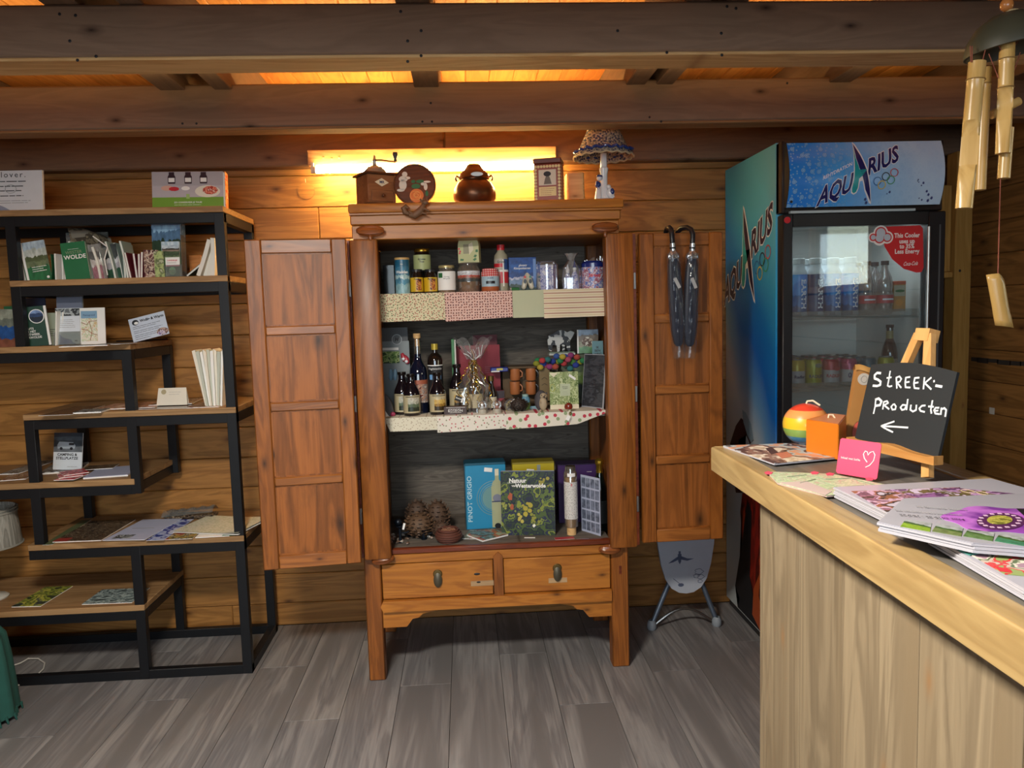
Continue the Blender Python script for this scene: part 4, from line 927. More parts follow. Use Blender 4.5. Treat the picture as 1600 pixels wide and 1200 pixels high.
MB().prism(disc(0.020, 0, 0, 0.045, 0.026, 16, 1.15, .75), -0.0010, 0).build('basket_print', blotch('print_basket', ['b89a8c', '6d4c44', 'c9b9c4', '7f6fa0'], 60, seed=29), t, smooth=False)
t, _w = flat('black_tray', 'flat black tray under the tilted white card', 'tray', (204, 534), (262, 531), Z3, 0.10, 0.006, DARK, paper=DARK)
t, _w = flat('sheet', 'loose printed sheet at the right end of third shelf', 'paper', (188, 538), (214, 536), Z3, 0.12, 0.002, GREYM)

# fourth shelf
t, _w = flat('leaflet', 'white edged folder at the left part of fourth shelf', 'leaflet', (114, 647), (158, 645), Z4, 0.10, 0.006, GREYM)
t, _w = flat('sheet', 'dark glossy sheet at the left end of fourth shelf', 'paper', (60, 650), (112, 648), Z4, 0.28, 0.0015, plain('smoky_sheet', '5c4a42', 0.25))
t, _w = flat('leaflet', 'salmon coloured leaflets spread across the middle of fourth shelf', 'leaflet', (150, 641), (242, 637), Z4, 0.20, 0.004, SALMON)
t, _w = flat('leaflet', 'reddish brown leaflet behind the tent card', 'leaflet', (232, 634), (300, 631), Z4 + 0.004, 0.20, 0.003, MIXP)
t, _w = flat('sheet', 'glossy brown print in front of the tent card', 'paper', (212, 640), (300, 638), Z4, 0.13, 0.0015, plain('dark_gloss', '4a342a', 0.15))
t, _w = flat('leaflet', 'brown folded leaflet left of the pleated paper bundle', 'leaflet', (292, 638), (342, 636), Z4, 0.26, 0.003, MIXP)
xt = bz(272, 630, 3.12)
t = thing('tent_card', 'small white folded tent card with round logo on fourth shelf', 'card', (xt, 3.10, Z4 + 0.004), R(-3))
MB().prism([(-0.062, 0), (0.060, 0), (0.052, 0.070), (-0.058, 0.070)], -0.001, 0).build('front_face', CREAMW, t, rot=(R(-16), 0, 0), smooth=False)
MB().prism([(-0.070, 0), (0.052, 0), (0.052, 0.070), (-0.058, 0.070)], -0.001, 0).build('rear_face', CREAMW, t, loc=(0, 0.038, 0), rot=(R(16), 0, 0), smooth=False)
MB().prism(disc(0.010, 0, 0, -0.036, 0.054, 16), -0.0018, -0.001).build('round_logo', plain('logo_tan', 'a89c7a', 0.6), t, rot=(R(-16), 0, 0), smooth=False)
ik = ink(t, -0.015, 0.040, 0.052, 2, GREY, -0.0014, 0.009, 0.001); ik.rotation_euler = (R(-16), 0, 0)
# pleated bundle of standing leaflets
xb = bz(337, 638, 3.06)
t = thing('leaflet_bundle', 'tall fanned bundle of cream accordion-folded leaflets beside right post', 'leaflets', (xb, 3.05, Z4))
for k in range(9):
    a = -0.045 + k * 0.0108; top = -0.070 + k * 0.0135 + (0.004 if k % 2 else 0)
    MB().prism([(a * .65 - 0.003, 0), (a * .65 + 0.0045, 0), (top + 0.012, 0.222 - 0.003 * ((k * 5) % 4)), (top, 0.218 - 0.004 * (k % 3) + (0.006 if k > 2 and k < 7 else 0))], -0.01 - 0.01 * (k % 2), 0.07).build('leaflet', [CREAMW, plain('greyish_paper', 'b9bcae', 0.7), WHITE][k % 3], t, smooth=False)

# fifth shelf
t, _w = flat('magazine', 'grey green magazine at the far left of fifth shelf', 'magazine', (0, 742), (28, 741), Z5, 0.30, 0.004, GREYM)
t, _w = flat('leaflet', 'reddish leaflet at the front left of fifth shelf', 'leaflet', (0, 752), (40, 749), Z5 + 0.001, 0.12, 0.003, MIXP)
t, _w = flat('sheet', 'large grey magazine under the standing camper booklet', 'magazine', (62, 742), (124, 737), Z5, 0.18, 0.008, GREYM)
t, _w = flat('folder', 'white folder lying at the right part of fifth shelf', 'folder', (130, 749), (200, 744), Z5 + 0.001, 0.20, 0.007, plain('bluish_paper', 'a9b0cc', 0.6))
t, _w = flat('leaflet', 'dark leaflet behind the white folder on the fifth shelf', 'leaflet', (128, 735), (176, 732), Z5 + 0.009, 0.09, 0.003, DARKM)
for k, (a, b) in enumerate([((84, 751), (116, 750)), ((92, 748), (130, 744)), ((100, 744), (140, 740))]):
    t, _w = flat('red_leaflet', ['red leaflet lying nearest the front edge in the fan on fifth shelf', 'red leaflet in the middle of the fan on fifth shelf', 'red leaflet at the back of the fan on fifth shelf'][k], 'leaflet', a, b, Z5 + 0.009 + 0.0035 * k, 0.10, 0.003, REDM, 'fanned red leaflets'); t.rotation_euler.z += R(8 * k)
t = booklet('booklet', 'white booklet with camper van photo reading CAMPING & STELLPLATZE', 'booklet', (bz(95, 716, 3.14), 3.18, Z5 + 0.010), 0.112, 0.150, 0.006, plain('booklet_white', 'd0d6dc', 0.5), rx=R(-8), ry=R(3))
B(-0.056, 0.056, -0.0008, 0, 0.072, 0.150).build('photo_print', scenic('print_camper', [(0, '6a7076'), (0.3, '39424a'), (0.6, '47525c'), (0.8, '2c3440')], 4, 4), t, smooth=False)
v = MB().prism([(-0.040, 0.086), (0.026, 0.086), (0.030, 0.098), (0.020, 0.112), (-0.034, 0.114), (-0.042, 0.100)], -0.0014, -0.0008).build('van_print', plain('van_white', 'a9b2ba', 0.5), t, smooth=False)
for a in (-0.026, 0.014): MB().prism(disc(0.006, 0, 0, a, 0.086, 12), -0.0018, -0.0014).build('wheel_print', BLACK, v, smooth=False)
B(0.004, 0.024, -0.0018, -0.0014, 0.100, 0.109).build('window_print', DARK, v)
text('CAMPING &\nSTELLPLATZE', 0.0145, BLACK, t, (-0.002, -0.0008, 0.054), bold=0.03); ink(t, 0.0, 0.045, 0.012, 1, GREY)

# sixth shelf
t, _w = flat('magazine', 'large dark photo collage magazine with red corner on sixth shelf', 'magazine', (82, 848), (158, 845), Z6, 0.30, 0.004, DARKM)
FL(t, 0.0, 0.055, 0.0, 0.045, 0.0041, plain('dull_red', '9c3a34', 0.4), 'red_corner')
GREENL = plain('olive_tint', '5a6444', 0.5)
t, _w = flat('sheet', 'olive sheet showing left of the dark collage magazine', 'paper', (66, 852), (82, 851), Z6, 0.36, 0.001, GREENL)
t, _w = flat('leaflet', 'pale blue white sheet with small photo in the middle of sixth shelf', 'leaflet', (160, 845), (226, 844), Z6 + 0.0045, 0.30, 0.002, plain('ice_sheet', 'b9bfd8', 0.5))
FL(t, 0.025, 0.095, 0.02, 0.07, 0.0021, GREYM); ik = FL(t, 0.03, 0.12, 0.16, 0.164, 0.0021, GREY, 'printed_line')
t, _w = flat('leaflet', 'deep blue leaflet right of the pale sheet on sixth shelf', 'leaflet', (228, 845), (256, 844), Z6 + 0.0035, 0.30, 0.001, BLUEM)
t, _w = flat('leaflet', 'food photo leaflet at front of the sixth shelf', 'leaflet', (254, 844), (300, 842), Z6 + 0.0005, 0.12, 0.002, blotch('print_food', ['8c3a2c', 'b09a4a', '4a4438', 'c9c0a4', '5c5a60'], 26, seed=31))
t, _w = flat('card', 'small white card with green stripe at the front of sixth shelf', 'card', (305, 841), (358, 838), Z6 + 0.0005, 0.09, 0.003, WHITE); FL(t, 0.10, 0.15, 0.0, 0.09, 0.0031, plain('sage_green2', '6f8a6e', 0.5), 'green_stripe')
t, _w = flat('map_sheet', 'large cream map sheet at the right end of sixth shelf', 'map', (270, 832), (372, 836), Z6 + 0.006, 0.24, 0.003, blotch('print_map_cream', ['c9c8ac', 'd6d3bd', 'dcdac8', 'bcc0a0'], 60, seed=33), curl=0.006)
t = thing('wrapped_packet', 'brown packet in clear wrap at the back of sixth shelf', 'packet', (bz(300, 806, 3.30), 3.30, Z6), R(-4))
MB().sheet(lambda u, v: (-0.12 + 0.22 * u, -0.03 + 0.07 * v, 0.012 + 0.022 * math.sin(v * PI) + 0.018 * u + 0.003 * math.sin(u * 31) * math.sin(v * 9)), 24, 6).build('film', CLEARB, t)
B(-0.11, 0.10, -0.03, 0.04, 0.002, 0.018, 0.006).build('contents', DARKM, t)

# seventh shelf
t, _w = flat('leaflet', 'green yellow photo leaflet at the left of bottom shelf', 'leaflet', (18, 949), (66, 946), Z7, 0.22, 0.003, YELM); t.rotation_euler.z += R(-6)
t, _w = flat('leaflet', 'grey winter photo leaflet at the right of bottom shelf', 'leaflet', (128, 945), (206, 942), Z7, 0.16, 0.003, blotch('print_frost', ['2f3a3c', '6d7f80', 'a9b8b4', '4a5a5c', '8a9a98'], 22, seed=35, stretch=(1, 2, 1)))
# table lamp at the left edge
xl = bz(-2, 925, 3.15)
t = thing('table_lamp', 'small lamp with whitewashed wicker shade and white base on bottom shelf', 'lamp', (xl - 0.025, 3.15, Z7))
MB().lathe([(0, 0), (0.055, 0), (0.058, 0.006), (0.050, 0.012), (0.010, 0.018), (0, 0.02)], 24).build('base', plain('lamp_base_white', 'c4c0b4', 0.4), t)
MB().tube([(0, 0, 0.015), (0, 0, 0.25)], 0.008, 10).build('stem', DARK, t)
z0, z1 = PY(20, 852, 3.15).z - Z7, PY(20, 792, 3.15).z - Z7
shd = MB().lathe([(0.118, z0), (0.120, z0 + 0.008), (0.108, z1 - 0.01), (0.106, z1)], 40, flute=0.012, nf=20).build('lamp_shade', wood('whitewashed_wicker', '6b655a', 'b9b4a8', 'Z', knots=0, rough=0.9, scale=2, bump=0.8), t)
for z in (z0 + 0.004, z1 - 0.006, z1 - 0.018): MB().tube([((0.122 - (0.01 if z > z0 + .05 else 0)) * math.cos(a * PI / 16), (0.122 - (0.01 if z > z0 + .05 else 0)) * math.sin(a * PI / 16), z) for a in range(32)], 0.004, 6, True).build('wicker_ring', plain('wicker_grey', '8f8a7e', 0.9), shd)
MB().tube([(0.058, -0.07, z0), (0.058, -0.072, z0 - 0.03)], 0.001, 5).build('cord', CREAM, t)
MB().lathe([(0.001, 0.0), (0.007, -0.03), (0.007, -0.05), (0, -0.056)], 10, (0.058, -0.072, z0 - 0.03)).build('tassel', CREAM, t)
# white cable and green cloth at the left edge
pts = [PZ(*p, 0.006) for p in ((-30, 1080), (6, 1073), (30, 1070), (52, 1060), (68, 1045), (70, 1036), (60, 1029), (44, 1029), (32, 1036), (14, 1042), (-20, 1044))]
t = MB().tube(pts, 0.003, 6).build('cable', plain('cable_white', 'cfcdc6', 0.4), None); tag(t, 'white cable looping on the floor at the left edge', 'cable')
gx = PY(13, 1030, 2.72)
t = thing('green_cloth', 'dark green fringed cloth draped down to the floor at the left bottom edge', 'cloth', (gx.x - 0.165, 2.72, 0))
GF = plain('green_fleece', '1f5148', 0.95, var=0.3)
MB().lathe([(0.160, 0.02), (0.156, 0.10), (0.148, 0.22), (0.138, 0.30), (0.115, 0.335), (0, 0.342)], 60, flute=0.05, nf=11).build('drape', GF, t, ang=80)
for k in range(36):
    a = k * PI / 18; rr = 0.160 * (1 + 0.05 * math.cos(11 * a)); MB().tube([(rr * math.cos(a), rr * math.sin(a), 0.028), ((rr + .004) * math.cos(a + .03), (rr + .004) * math.sin(a + .03), 0.002)], [0.006, 0.003], 5).build('tassel', GF, t)

# ================================================================== DRINKS COOLER
CO = thing('drinks_cooler', 'tall glass-door drinks cooler with blue branded header and blue side', 'refrigerator', (0, 0, 0))
CX0, CX1, CY0, CY1 = 1.19, 1.826, 2.885, 3.447
BODY = plain('cooler_black', '16171b', 0.4, var=0.05); INW = plain('cooler_inner_white', 'c9ccc8', 0.4, var=0.03)
# shell: two sides, top, back, base - so the inside stays hollow
def sidegraphic():
    k = NT('cooler_side_print'); tc = k.n('TexCoord'); sp = k.n('SeparateXYZ'); k.l(tc.outputs['Generated'], sp.inputs[0])
    nz = k.n('TexNoise'); nz.inputs['Scale'].default_value = 1.0; nz.inputs['Detail'].default_value = 1
    k.l(k.coord('Generated', rnd=False, scale=(1, 2.0, 1.6), seed=3), nz.inputs[0])
    a = k.n('Math', operation='MULTIPLY_ADD'); a.inputs[1].default_value = 0.14; k.l(nz.outputs[0], a.inputs[0]); k.l(sp.outputs[2], a.inputs[2])
    a2 = k.n('Math', operation='MULTIPLY_ADD'); a2.inputs[1].default_value = -0.30; k.l(sp.outputs[1], a2.inputs[0]); k.l(a.outputs[0], a2.inputs[2])
    # a2 = z + noise - 0.3*depth
    c = k.ramp(a2.outputs[0], [(0.0, 'b4bcbe'), (0.36, 'bec6ca'), (0.45, '6a9cc8'), (0.55, '1068c0'), (0.66, '1078c4'), (0.78, '38a4d0'), (0.92, '58b8dc'), (1.0, '64aecc')])
    k.l(c, k.b.inputs['Base Color']); k.b.inputs['Roughness'].default_value = 0.3
    return k.m
SIDE = sidegraphic()
B(CX0, CX0 + 0.03, CY0, CY1, 0.035, 2.00).build('side_panel', SIDE, CO)
B(CX1 - 0.03, CX1, CY0, CY1, 0.035, 2.00).build('side_panel', BODY, CO)
B(CX0 + 0.03, CX1 - 0.03, CY0, CY1, 1.93, 2.00).build('top_panel', BODY, CO)
B(CX0 + 0.03, CX1 - 0.03, CY1 - 0.04, CY1, 0.035, 1.93).build('back_panel', BODY, CO)
B(CX0 + 0.03, CX1 - 0.03, CY0, CY1 - 0.04, 0.035, 0.30).build('base', BODY, CO)
B(CX0 + 0.01, CX1 - 0.01, CY0 - 0.01, CY1 - 0.01, 0.0, 0.034).build('plinth', BODY, CO)
# liner
IX0, IX1, IY0, IY1 = CX0 + 0.049, CX1 - 0.049, CY0 + 0.004, CY1 - 0.05
B(IX0 - 0.018, IX0, IY0, IY1, 0.31, 1.72).build('liner_side', INW, CO); B(IX1, IX1 + 0.018, IY0, IY1, 0.31, 1.72).build('liner_side', INW, CO)
B(IX0 - .018, IX1 + .018, IY1, IY1 + 0.008, 0.31, 1.72).build('liner_back', INW, CO); B(IX0 - .018, IX1 + .018, IY0, IY1, 1.72, 1.735).build('liner_top', INW, CO)
B(IX0 - .018, IX1 + .018, IY0, IY1, 0.302, 0.309).build('liner_floor', INW, CO)
# frame round the front, header sign
B(CX0, CX1, CY0 - 0.028, CY0 - 0.001, 1.735, 1.996, 0.004).build('header_housing', plain('cooler_brown_black', '2a1f1c', 0.4), CO)
B(CX0, CX0 + 0.012, CY0 - 0.055, CY0 - 0.001, 1.735, 1.996, 0.003).build('header_cheek', plain('cooler_brown_black', '', 0), CO)
DY = CY0 - 0.055                                            # front of the door
dr_ = B(CX0 + 0.004, CX0 + 0.044, DY, CY0 - 0.004, 0.16, 1.730, 0.004).build('door', BODY, CO)
B(CX1 - 0.070, CX1 - 0.002, DY, CY0 - 0.004, 0.16, 1.730, 0.004).build('door_frame', BODY, dr_)
B(CX0 + 0.044, CX1 - 0.070, DY, CY0 - 0.004, 1.683, 1.730, 0.002).build('door_frame', BODY, dr_)
B(CX0 + 0.044, CX1 - 0.070, DY, CY0 - 0.004, 0.16, 0.30, 0.002).build('door_frame', BODY, dr_)
B(CX0 + 0.042, CX1 - 0.068, DY + 0.012, DY + 0.016, 0.298, 1.685).build('door_glass', glassy('cooler_glass', 'eef4f5', 0.01, 0.02, 0.10), dr_)
for s_, xx in ((-1, CX0 + 0.064), (1, CX1 - 0.076)): pass
MB().tube([(CX1 - 0.072, DY - 0.006, 0.50), (CX1 - 0.072, DY - 0.006, 1.672)], 0.006, 10).build('handle', plain('handle_silver', 'a9adab', 0.3, 0.8), dr_)
B(CX1 - 0.028, CX1 - 0.022, DY - 0.001, DY, 0.4, 1.68).build('trim_line', plain('trim_grey', '5f6468', 0.3, 0.5), dr_)
B(CX0 + 0.012, CX1 - 0.002, CY0 - 0.05, CY0 - 0.004, 0.035, 0.155, 0.004).build('grille', BODY, CO)
for k in range(5): B(CX0 + 0.05, CX1 - 0.05, CY0 - 0.054, CY0 - 0.05, 0.05 + k * 0.02, 0.058 + k * 0.02).build('grille_slot', DARK, CO)
B(CX0 + 0.035, CX1 - 0.12, DY + 0.004, DY + 0.02, 1.733, 1.742).build('bottom_light_strip', plain('strip_white', 'b9c2c4', 0.3), CO)
q = PY(1230, 344, DY); MB().prism(disc(0.012, 0, 0), -0.003, 0).build('red_button', REDP, dr_, (q.x, DY, q.z))
# curved header sign
HX0, HX1, HZ0, HZ1 = 1.199, 1.786, 1.752, 1.984
def hy(z):
    u = (z - HZ0) / (HZ1 - HZ0); return DY - 0.006 - 0.040 * math.sin(PI * (0.08 + 0.84 * u)) ** 0.9
def header_mat():
    k = NT('header_water_print'); tc = k.n('TexCoord'); sp = k.n('SeparateXYZ'); k.l(tc.outputs['Generated'], sp.inputs[0])
    base = k.ramp(sp.outputs[0], [(0.0, '2484e4'), (0.35, '50a6ee'), (0.62, 'a0ccf2'), (0.85, 'bcd8f4'), (1.0, 'c4dcf4')])
    nz = k.n('TexNoise'); nz.inputs['Scale'].default_value = 1.0; nz.inputs['Detail'].default_value = 2; k.l(k.coord('Object', rnd=False, scale=(9, 9, 9)), nz.inputs[0])
    base = k.mix(0.25, base, k.ramp(nz.outputs[0], [(0.35, '2a6ab8'), (0.7, 'c4dcf0')]), 'SOFT_LIGHT')
    f0 = None
    for s, r0, sd in ((34, 0.28, 1), (80, 0.26, 5)):
        vo = k.n('TexVoronoi'); vo.voronoi_dimensions = '2D'; vo.inputs['Scale'].default_value = 1.0; k.l(k.flat2(k.coord('Object', rnd=False, scale=(s, 1, s), seed=sd), 'Y'), vo.inputs[0])
        rim = k.ramp(vo.outputs['Distance'], [(0, '9cc8f0'), (r0 * 0.5, '5c9ede'), (r0 * 0.85, '8cc0ee'), (r0, '1c5aa4')])
        on = k.ramp(vo.outputs['Distance'], [(0, 'ffffff'), (r0, 'ffffff'), (r0 + 0.01, '000000')])
        pick = k.ramp(vo.outputs['Color'], [(0, 'ffffff'), (0.6, '000000')], True)
        m_ = k.mix(1.0, on, pick, 'MULTIPLY'); m_ = k.mix(1.0, m_, k.ramp(sp.outputs[0], [(0.0, 'ffffff'), (0.55, '707070'), (0.9, '404040')]), 'MULTIPLY')
        base = k.mix(m_, base, rim)
    k.l(base, k.b.inputs['Base Color']); k.b.inputs['Roughness'].default_value = 0.22; return k.m
hd = MB().sheet(lambda u, v: (HX0 + (HX1 - HX0) * u, hy(HZ0 + (HZ1 - HZ0) * v), HZ0 + (HZ1 - HZ0) * v), 2, 14)
hd = hd.build('header_sign', header_mat(), CO)
for xx in (HX0 - 0.001, HX1):
    poly = [(hy(HZ0 + (HZ1 - HZ0) * k / 14) , HZ0 + (HZ1 - HZ0) * k / 14) for k in range(15)] + [(CY0 - 0.028, HZ1), (CY0 - 0.028, HZ0)]
    m = MB(); a = [m._v((xx, y, z)) for y, z in poly]; b = [m._v((xx + 0.002, y, z)) for y, z in poly]; m._f(a); m._f(b[::-1])
    for i in range(len(a)): m._f([a[i], b[i], b[(i + 1) % len(a)], a[(i + 1) % len(a)]])
    m.build('sign_end', DARK, hd, smooth=False)
# the logo, drawn once in its own plane: x right, y up, unit = 1 px of the close view
LN = plain('logo_navy', '1a1f63', 0.3); LT = plain('logo_teal', '1ba0a8', 0.3); LW = plain('logo_white', 'e8ecf2', 0.3)
def logo(parent, place, s, dark, teal, offs=0.0008):
    def poly(name, pts, mat, d):
        me = bpy.data.meshes.new(name); bm = bmesh.new()
        vs = [bm.verts.new(((x - 900) * s, (285 - y) * s, 0)) for x, y in pts]; bm.faces.new(vs); bmesh.ops.triangulate(bm, faces=bm.faces); bmesh.ops.subdivide_edges(bm, edges=bm.edges[:], cuts=4, use_grid_fill=True)
        for v in bm.verts: v.co = place((v.co.x, v.co.y), d)
        bm.to_mesh(me); bm.free(); me.materials.append(mat); return put(name, me, parent)
    def letters(word, cx, cy, size, sx, ky, mat, bold, d, kx=0.12):
        me = text_mesh(word, size * s, bold=bold, sx=sx, ky=ky, kx=kx, spacing=1.0)
        bm = bmesh.new(); bm.from_mesh(me); bmesh.ops.subdivide_edges(bm, edges=[e for e in bm.edges if e.calc_length() > 0.012], cuts=3, use_grid_fill=True); bmesh.ops.triangulate(bm, faces=bm.faces); bm.to_mesh(me); bm.free()
        for v in me.vertices: v.co = place((v.co.x + (cx - 900) * s, v.co.y + (285 - cy) * s), d)
        me.materials.clear(); me.materials.append(mat); return put('lettering', me, parent)
    for b, mat, d in ((0.062, LW, offs), (0.028, dark, offs * 2)):
        letters('AQU', 742, 384, 150, 0.62, 0.42, mat, b, d); letters('RIUS', 1040, 212, 138, 0.74, 0.44, mat, b, d)
    Aw = [(857, 86), (872, 100), (902, 170), (934, 255), (984, 470), (968, 462), (925, 392), (905, 330), (888, 335), (886, 375), (876, 402), (858, 412), (840, 402), (836, 380), (845, 320), (849, 220)]
    poly('logo_outline', Aw, LW, offs * 2.6)
    poly('logo_spike', [(859, 98), (895, 175), (927, 262), (976, 456), (930, 384), (906, 310), (882, 250), (866, 190)], dark, offs * 3.4)
    poly('logo_drop', [(856, 110), (862, 190), (884, 262), (932, 262), (902, 302), (882, 318), (879, 372), (871, 396), (857, 404), (846, 395), (843, 376), (852, 310), (855, 210)], teal, offs * 3.4)
    for i, (x, y, c) in enumerate(((1000, 335, '2f6fb0'), (1052, 308, '1f2430'), (1105, 285, 'c8505a'), (1030, 358, 'd6c04a'), (1085, 330, '3f9a6c'))):
        ring = []
        bm = bmesh.new(); ro, ri = 26, 21
        o = [bm.verts.new(place(((x + ro * math.cos(a * PI / 12) - 900) * s, (285 - y + ro * math.sin(a * PI / 12)) * s), offs * (4 + i * .2))) for a in range(24)]
        n_ = [bm.verts.new(place(((x + ri * math.cos(a * PI / 12) - 900) * s, (285 - y + ri * math.sin(a * PI / 12)) * s), offs * (4 + i * .2))) for a in range(24)]
        for a in range(24): bm.faces.new([o[a], o[(a + 1) % 24], n_[(a + 1) % 24], n_[a]])
        me = bpy.data.meshes.new('ring'); bm.to_mesh(me); bm.free(); me.materials.append(plain('ring_%d' % i, c, 0.4)); put('logo_ring', me, parent)
lc = PY(1120 + 900 / 4, 200 + 285 / 4, DY - 0.04)
def place_header(p, d):
    z = lc.z + p[1]; zc = min(max(z, HZ0), HZ1); return (lc.x + p[0], hy(zc) - d, z)
logo(hd, place_header, 0.000590, LN, LT, 0.0011)
me = text_mesh('REHYDRATION', 0.0175, bold=0.02, ky=0.46, kx=0.1, sx=0.92)
for v in me.vertices: v.co = place_header((v.co.x + (748 - 900) * 0.00059, v.co.y + (285 - 268) * 0.00059), 0.001)
me.materials.clear(); me.materials.append(LW); put('lettering', me, hd)
for q in ((1262, 338), (1290, 365), (1270, 345), (1300, 350), (1345, 420), (1370, 440), (1290, 440), (1330, 400), (1090, 400), (1075, 410), (940, 440), (950, 460), (1265, 330), (1350, 455), (1310, 450)):
    me = bpy.data.meshes.new('splash'); bm = bmesh.new(); r0 = 3 + random.random() * 6
    vs = [bm.verts.new(place_header(((q[0] - 900 + r0 * (1 + .5 * math.sin(a * 2.3)) * math.cos(a * PI / 5)) * 0.00059, (285 - q[1] + r0 * (1 + .4 * math.cos(a * 3.1)) * math.sin(a * PI / 5)) * 0.00059), 0.0008)) for a in range(10)]
    bm.faces.new(vs); bm.to_mesh(me); bm.free(); me.materials.append(plain('splash_navy', '3b4a84', 0.3)); put('splash_print', me, hd)
p = PY(1237, 315, DY - 0.03); MB().prism(disc(0.005, 0, 0), -0.002, 0).build('sign_screw', BLACK, hd, (p.x, hy(p.z), p.z))
# side logo
sc = PX(1168, 400, CX0)
def place_side(p, d): return (CX0 - d, sc.y - p[0] * 1.0, sc.z + p[1])
logo(CO, place_side, 0.00108, plain('logo_dark_plum', '2c1c3c', 0.3), LT, 0.0006)
# athlete print low on the side
def side_poly(name, pts, mat, d=0.0006):
    me = bpy.data.meshes.new(name); bm = bmesh.new(); vs = []
    for px, py in pts:
        v = PX(px, py, CX0); vs.append(bm.verts.new((CX0 - d, min(CY1 - .002, max(CY0 + .002, v.y)), max(0.04, v.z))))
    bm.faces.new(vs); bmesh.ops.triangulate(bm, faces=bm.faces); bm.to_mesh(me); bm.free(); me.materials.append(mat); return put(name, me, CO)
FLAME = blotch('print_flame', ['1a0a0a', '5a1410', '8c1f14', '3a0e0c', 'c2401c', '6a1812'], 7, seed=41, const=False, stretch=(1, 1.4, .6))
side_poly('athlete_print', [(1212, 775), (1160, 770), (1157, 800), (1160, 850), (1149, 915), (1156, 935), (1153, 960), (1188, 998), (1212, 1010)], FLAME)
side_poly('athlete_dark', [(1160, 845), (1149, 915), (1156, 935), (1153, 960), (1188, 998), (1180, 950), (1172, 900), (1175, 800), (1168, 780)], BLACK, 0.0012)
side_poly('athlete_arm', [(1141, 692), (1150, 665), (1158, 653), (1166, 660), (1172, 672), (1178, 688), (1172, 694), (1166, 680), (1155, 686), (1150, 730), (1160, 770), (1150, 770), (1143, 730)], plain('arm_dark_red', '3a1218', 0.4))
side_poly('bottle_print', [(1160, 640), (1166, 645), (1174, 662), (1178, 686), (1174, 692), (1168, 680), (1162, 660)], plain('bottle_bluegrey', '8aa0ac', 0.4), 0.0012)
side_poly('athlete_orange', [(1188, 985), (1176, 960), (1178, 920), (1190, 890), (1186, 930), (1192, 960)], plain('flame_orange', 'a84a20', 0.4), 0.0018)
# red energy sticker on the glass
GY = DY + 0.0114
def onglass(px, py): v = PY(px, py, GY); return (v.x, v.z)
stk = MB().prism([onglass(*p) for p in ((1384, 354), (1438, 352), (1442, 357), (1443, 418), (1440, 425), (1432, 426), (1412, 420), (1394, 405), (1382, 385), (1378, 368))], GY - 0.0006, GY).build('red_sticker', plain('sticker_red', 'c4282c', 0.5), dr_, smooth=False)
STW = plain('sticker_print_white', 'e6e3e0', 0.5)
m = MB()
for cx, cy, r0 in ((1364, 371, 8), (1376, 364, 12), (1386, 371, 10), (1374, 373, 11)):
    x_, z_ = onglass(cx, cy); m.prism(disc(r0 * 0.00236, 0, 0, x_, z_, 16), GY - 0.0010 - r0 * 1e-5, GY - 0.0006)
m.build('cloud_mark', STW, stk, smooth=False)
m = MB()
for cx, cy, r0 in ((1364, 371, 6), (1376, 364, 9.5), (1386, 371, 7.5), (1374, 372, 8.5)):
    x_, z_ = onglass(cx, cy); m.prism(disc(r0 * 0.00236, 0, 0, x_, z_, 16), GY - 0.0016 - r0 * 1e-5, GY - 0.0011)
m.build('cloud_ring', plain('sticker_red', '', 0), stk, smooth=False)
m = MB()
for cx, cy, r0 in ((1364, 371, 4), (1376, 364, 7.5), (1386, 371, 5.5), (1374, 372, 6.5)):
    x_, z_ = onglass(cx, cy); m.prism(disc(r0 * 0.00236, 0, 0, x_, z_, 16), GY - 0.0022 - r0 * 1e-5, GY - 0.0017)
m.build('cloud_centre', plain('cloud_grey_blue', 'b4c0cc', 0.4), stk, smooth=False)
for s, py in (('This Cooler', 368), ('uses up', 377), ('to 35%', 385), ('Less Energy', 393)):
    x_, z_ = onglass(1417, py); text(s, 0.0235, STW, stk, (x_, GY - 0.0008, z_), bold=0.03, sx=0.86)
x_, z_ = onglass(1423, 412); text('Coca-Cola', 0.021, STW, stk, (x_, GY - 0.0008, z_), bold=0.01, kx=0.35, sx=0.62, ky=0.03)
# shelves
SZ1 = PY(1300, 494, 3.0).z; SZ2 = PY(1300, 602, 3.0).z; SZ3 = PY(1300, 712, 3.0).z
for z in (SZ1, SZ2, SZ3, 0.55):
    m = MB().tube([(IX0 + .002, IY0 + 0.03, z - 0.005), (IX1 - .002, IY0 + 0.03, z - 0.005)], 0.004, 6).tube([(IX0 + .002, IY1 - 0.03, z - 0.005), (IX1 - .002, IY1 - 0.03, z - 0.005)], 0.004, 6)
    sh = m.build('wire_shelf', plain('wire_white', 'b8bcbc', 0.4), CO)
    for k in range(22):
        xx = IX0 + 0.01 + k * (IX1 - IX0 - 0.02) / 21; MB().tube([(xx, IY0 + 0.03, z - 0.002), (xx, IY1 - 0.03, z - 0.002)], 0.002, 4).build('wire', plain('wire_white', '', 0), sh)
    B(IX0 + 0.004, IX1 - 0.004, IY0 + 0.018, IY0 + 0.023, z - 0.012, z + 0.022).build('price_rail', CLEARB, sh)
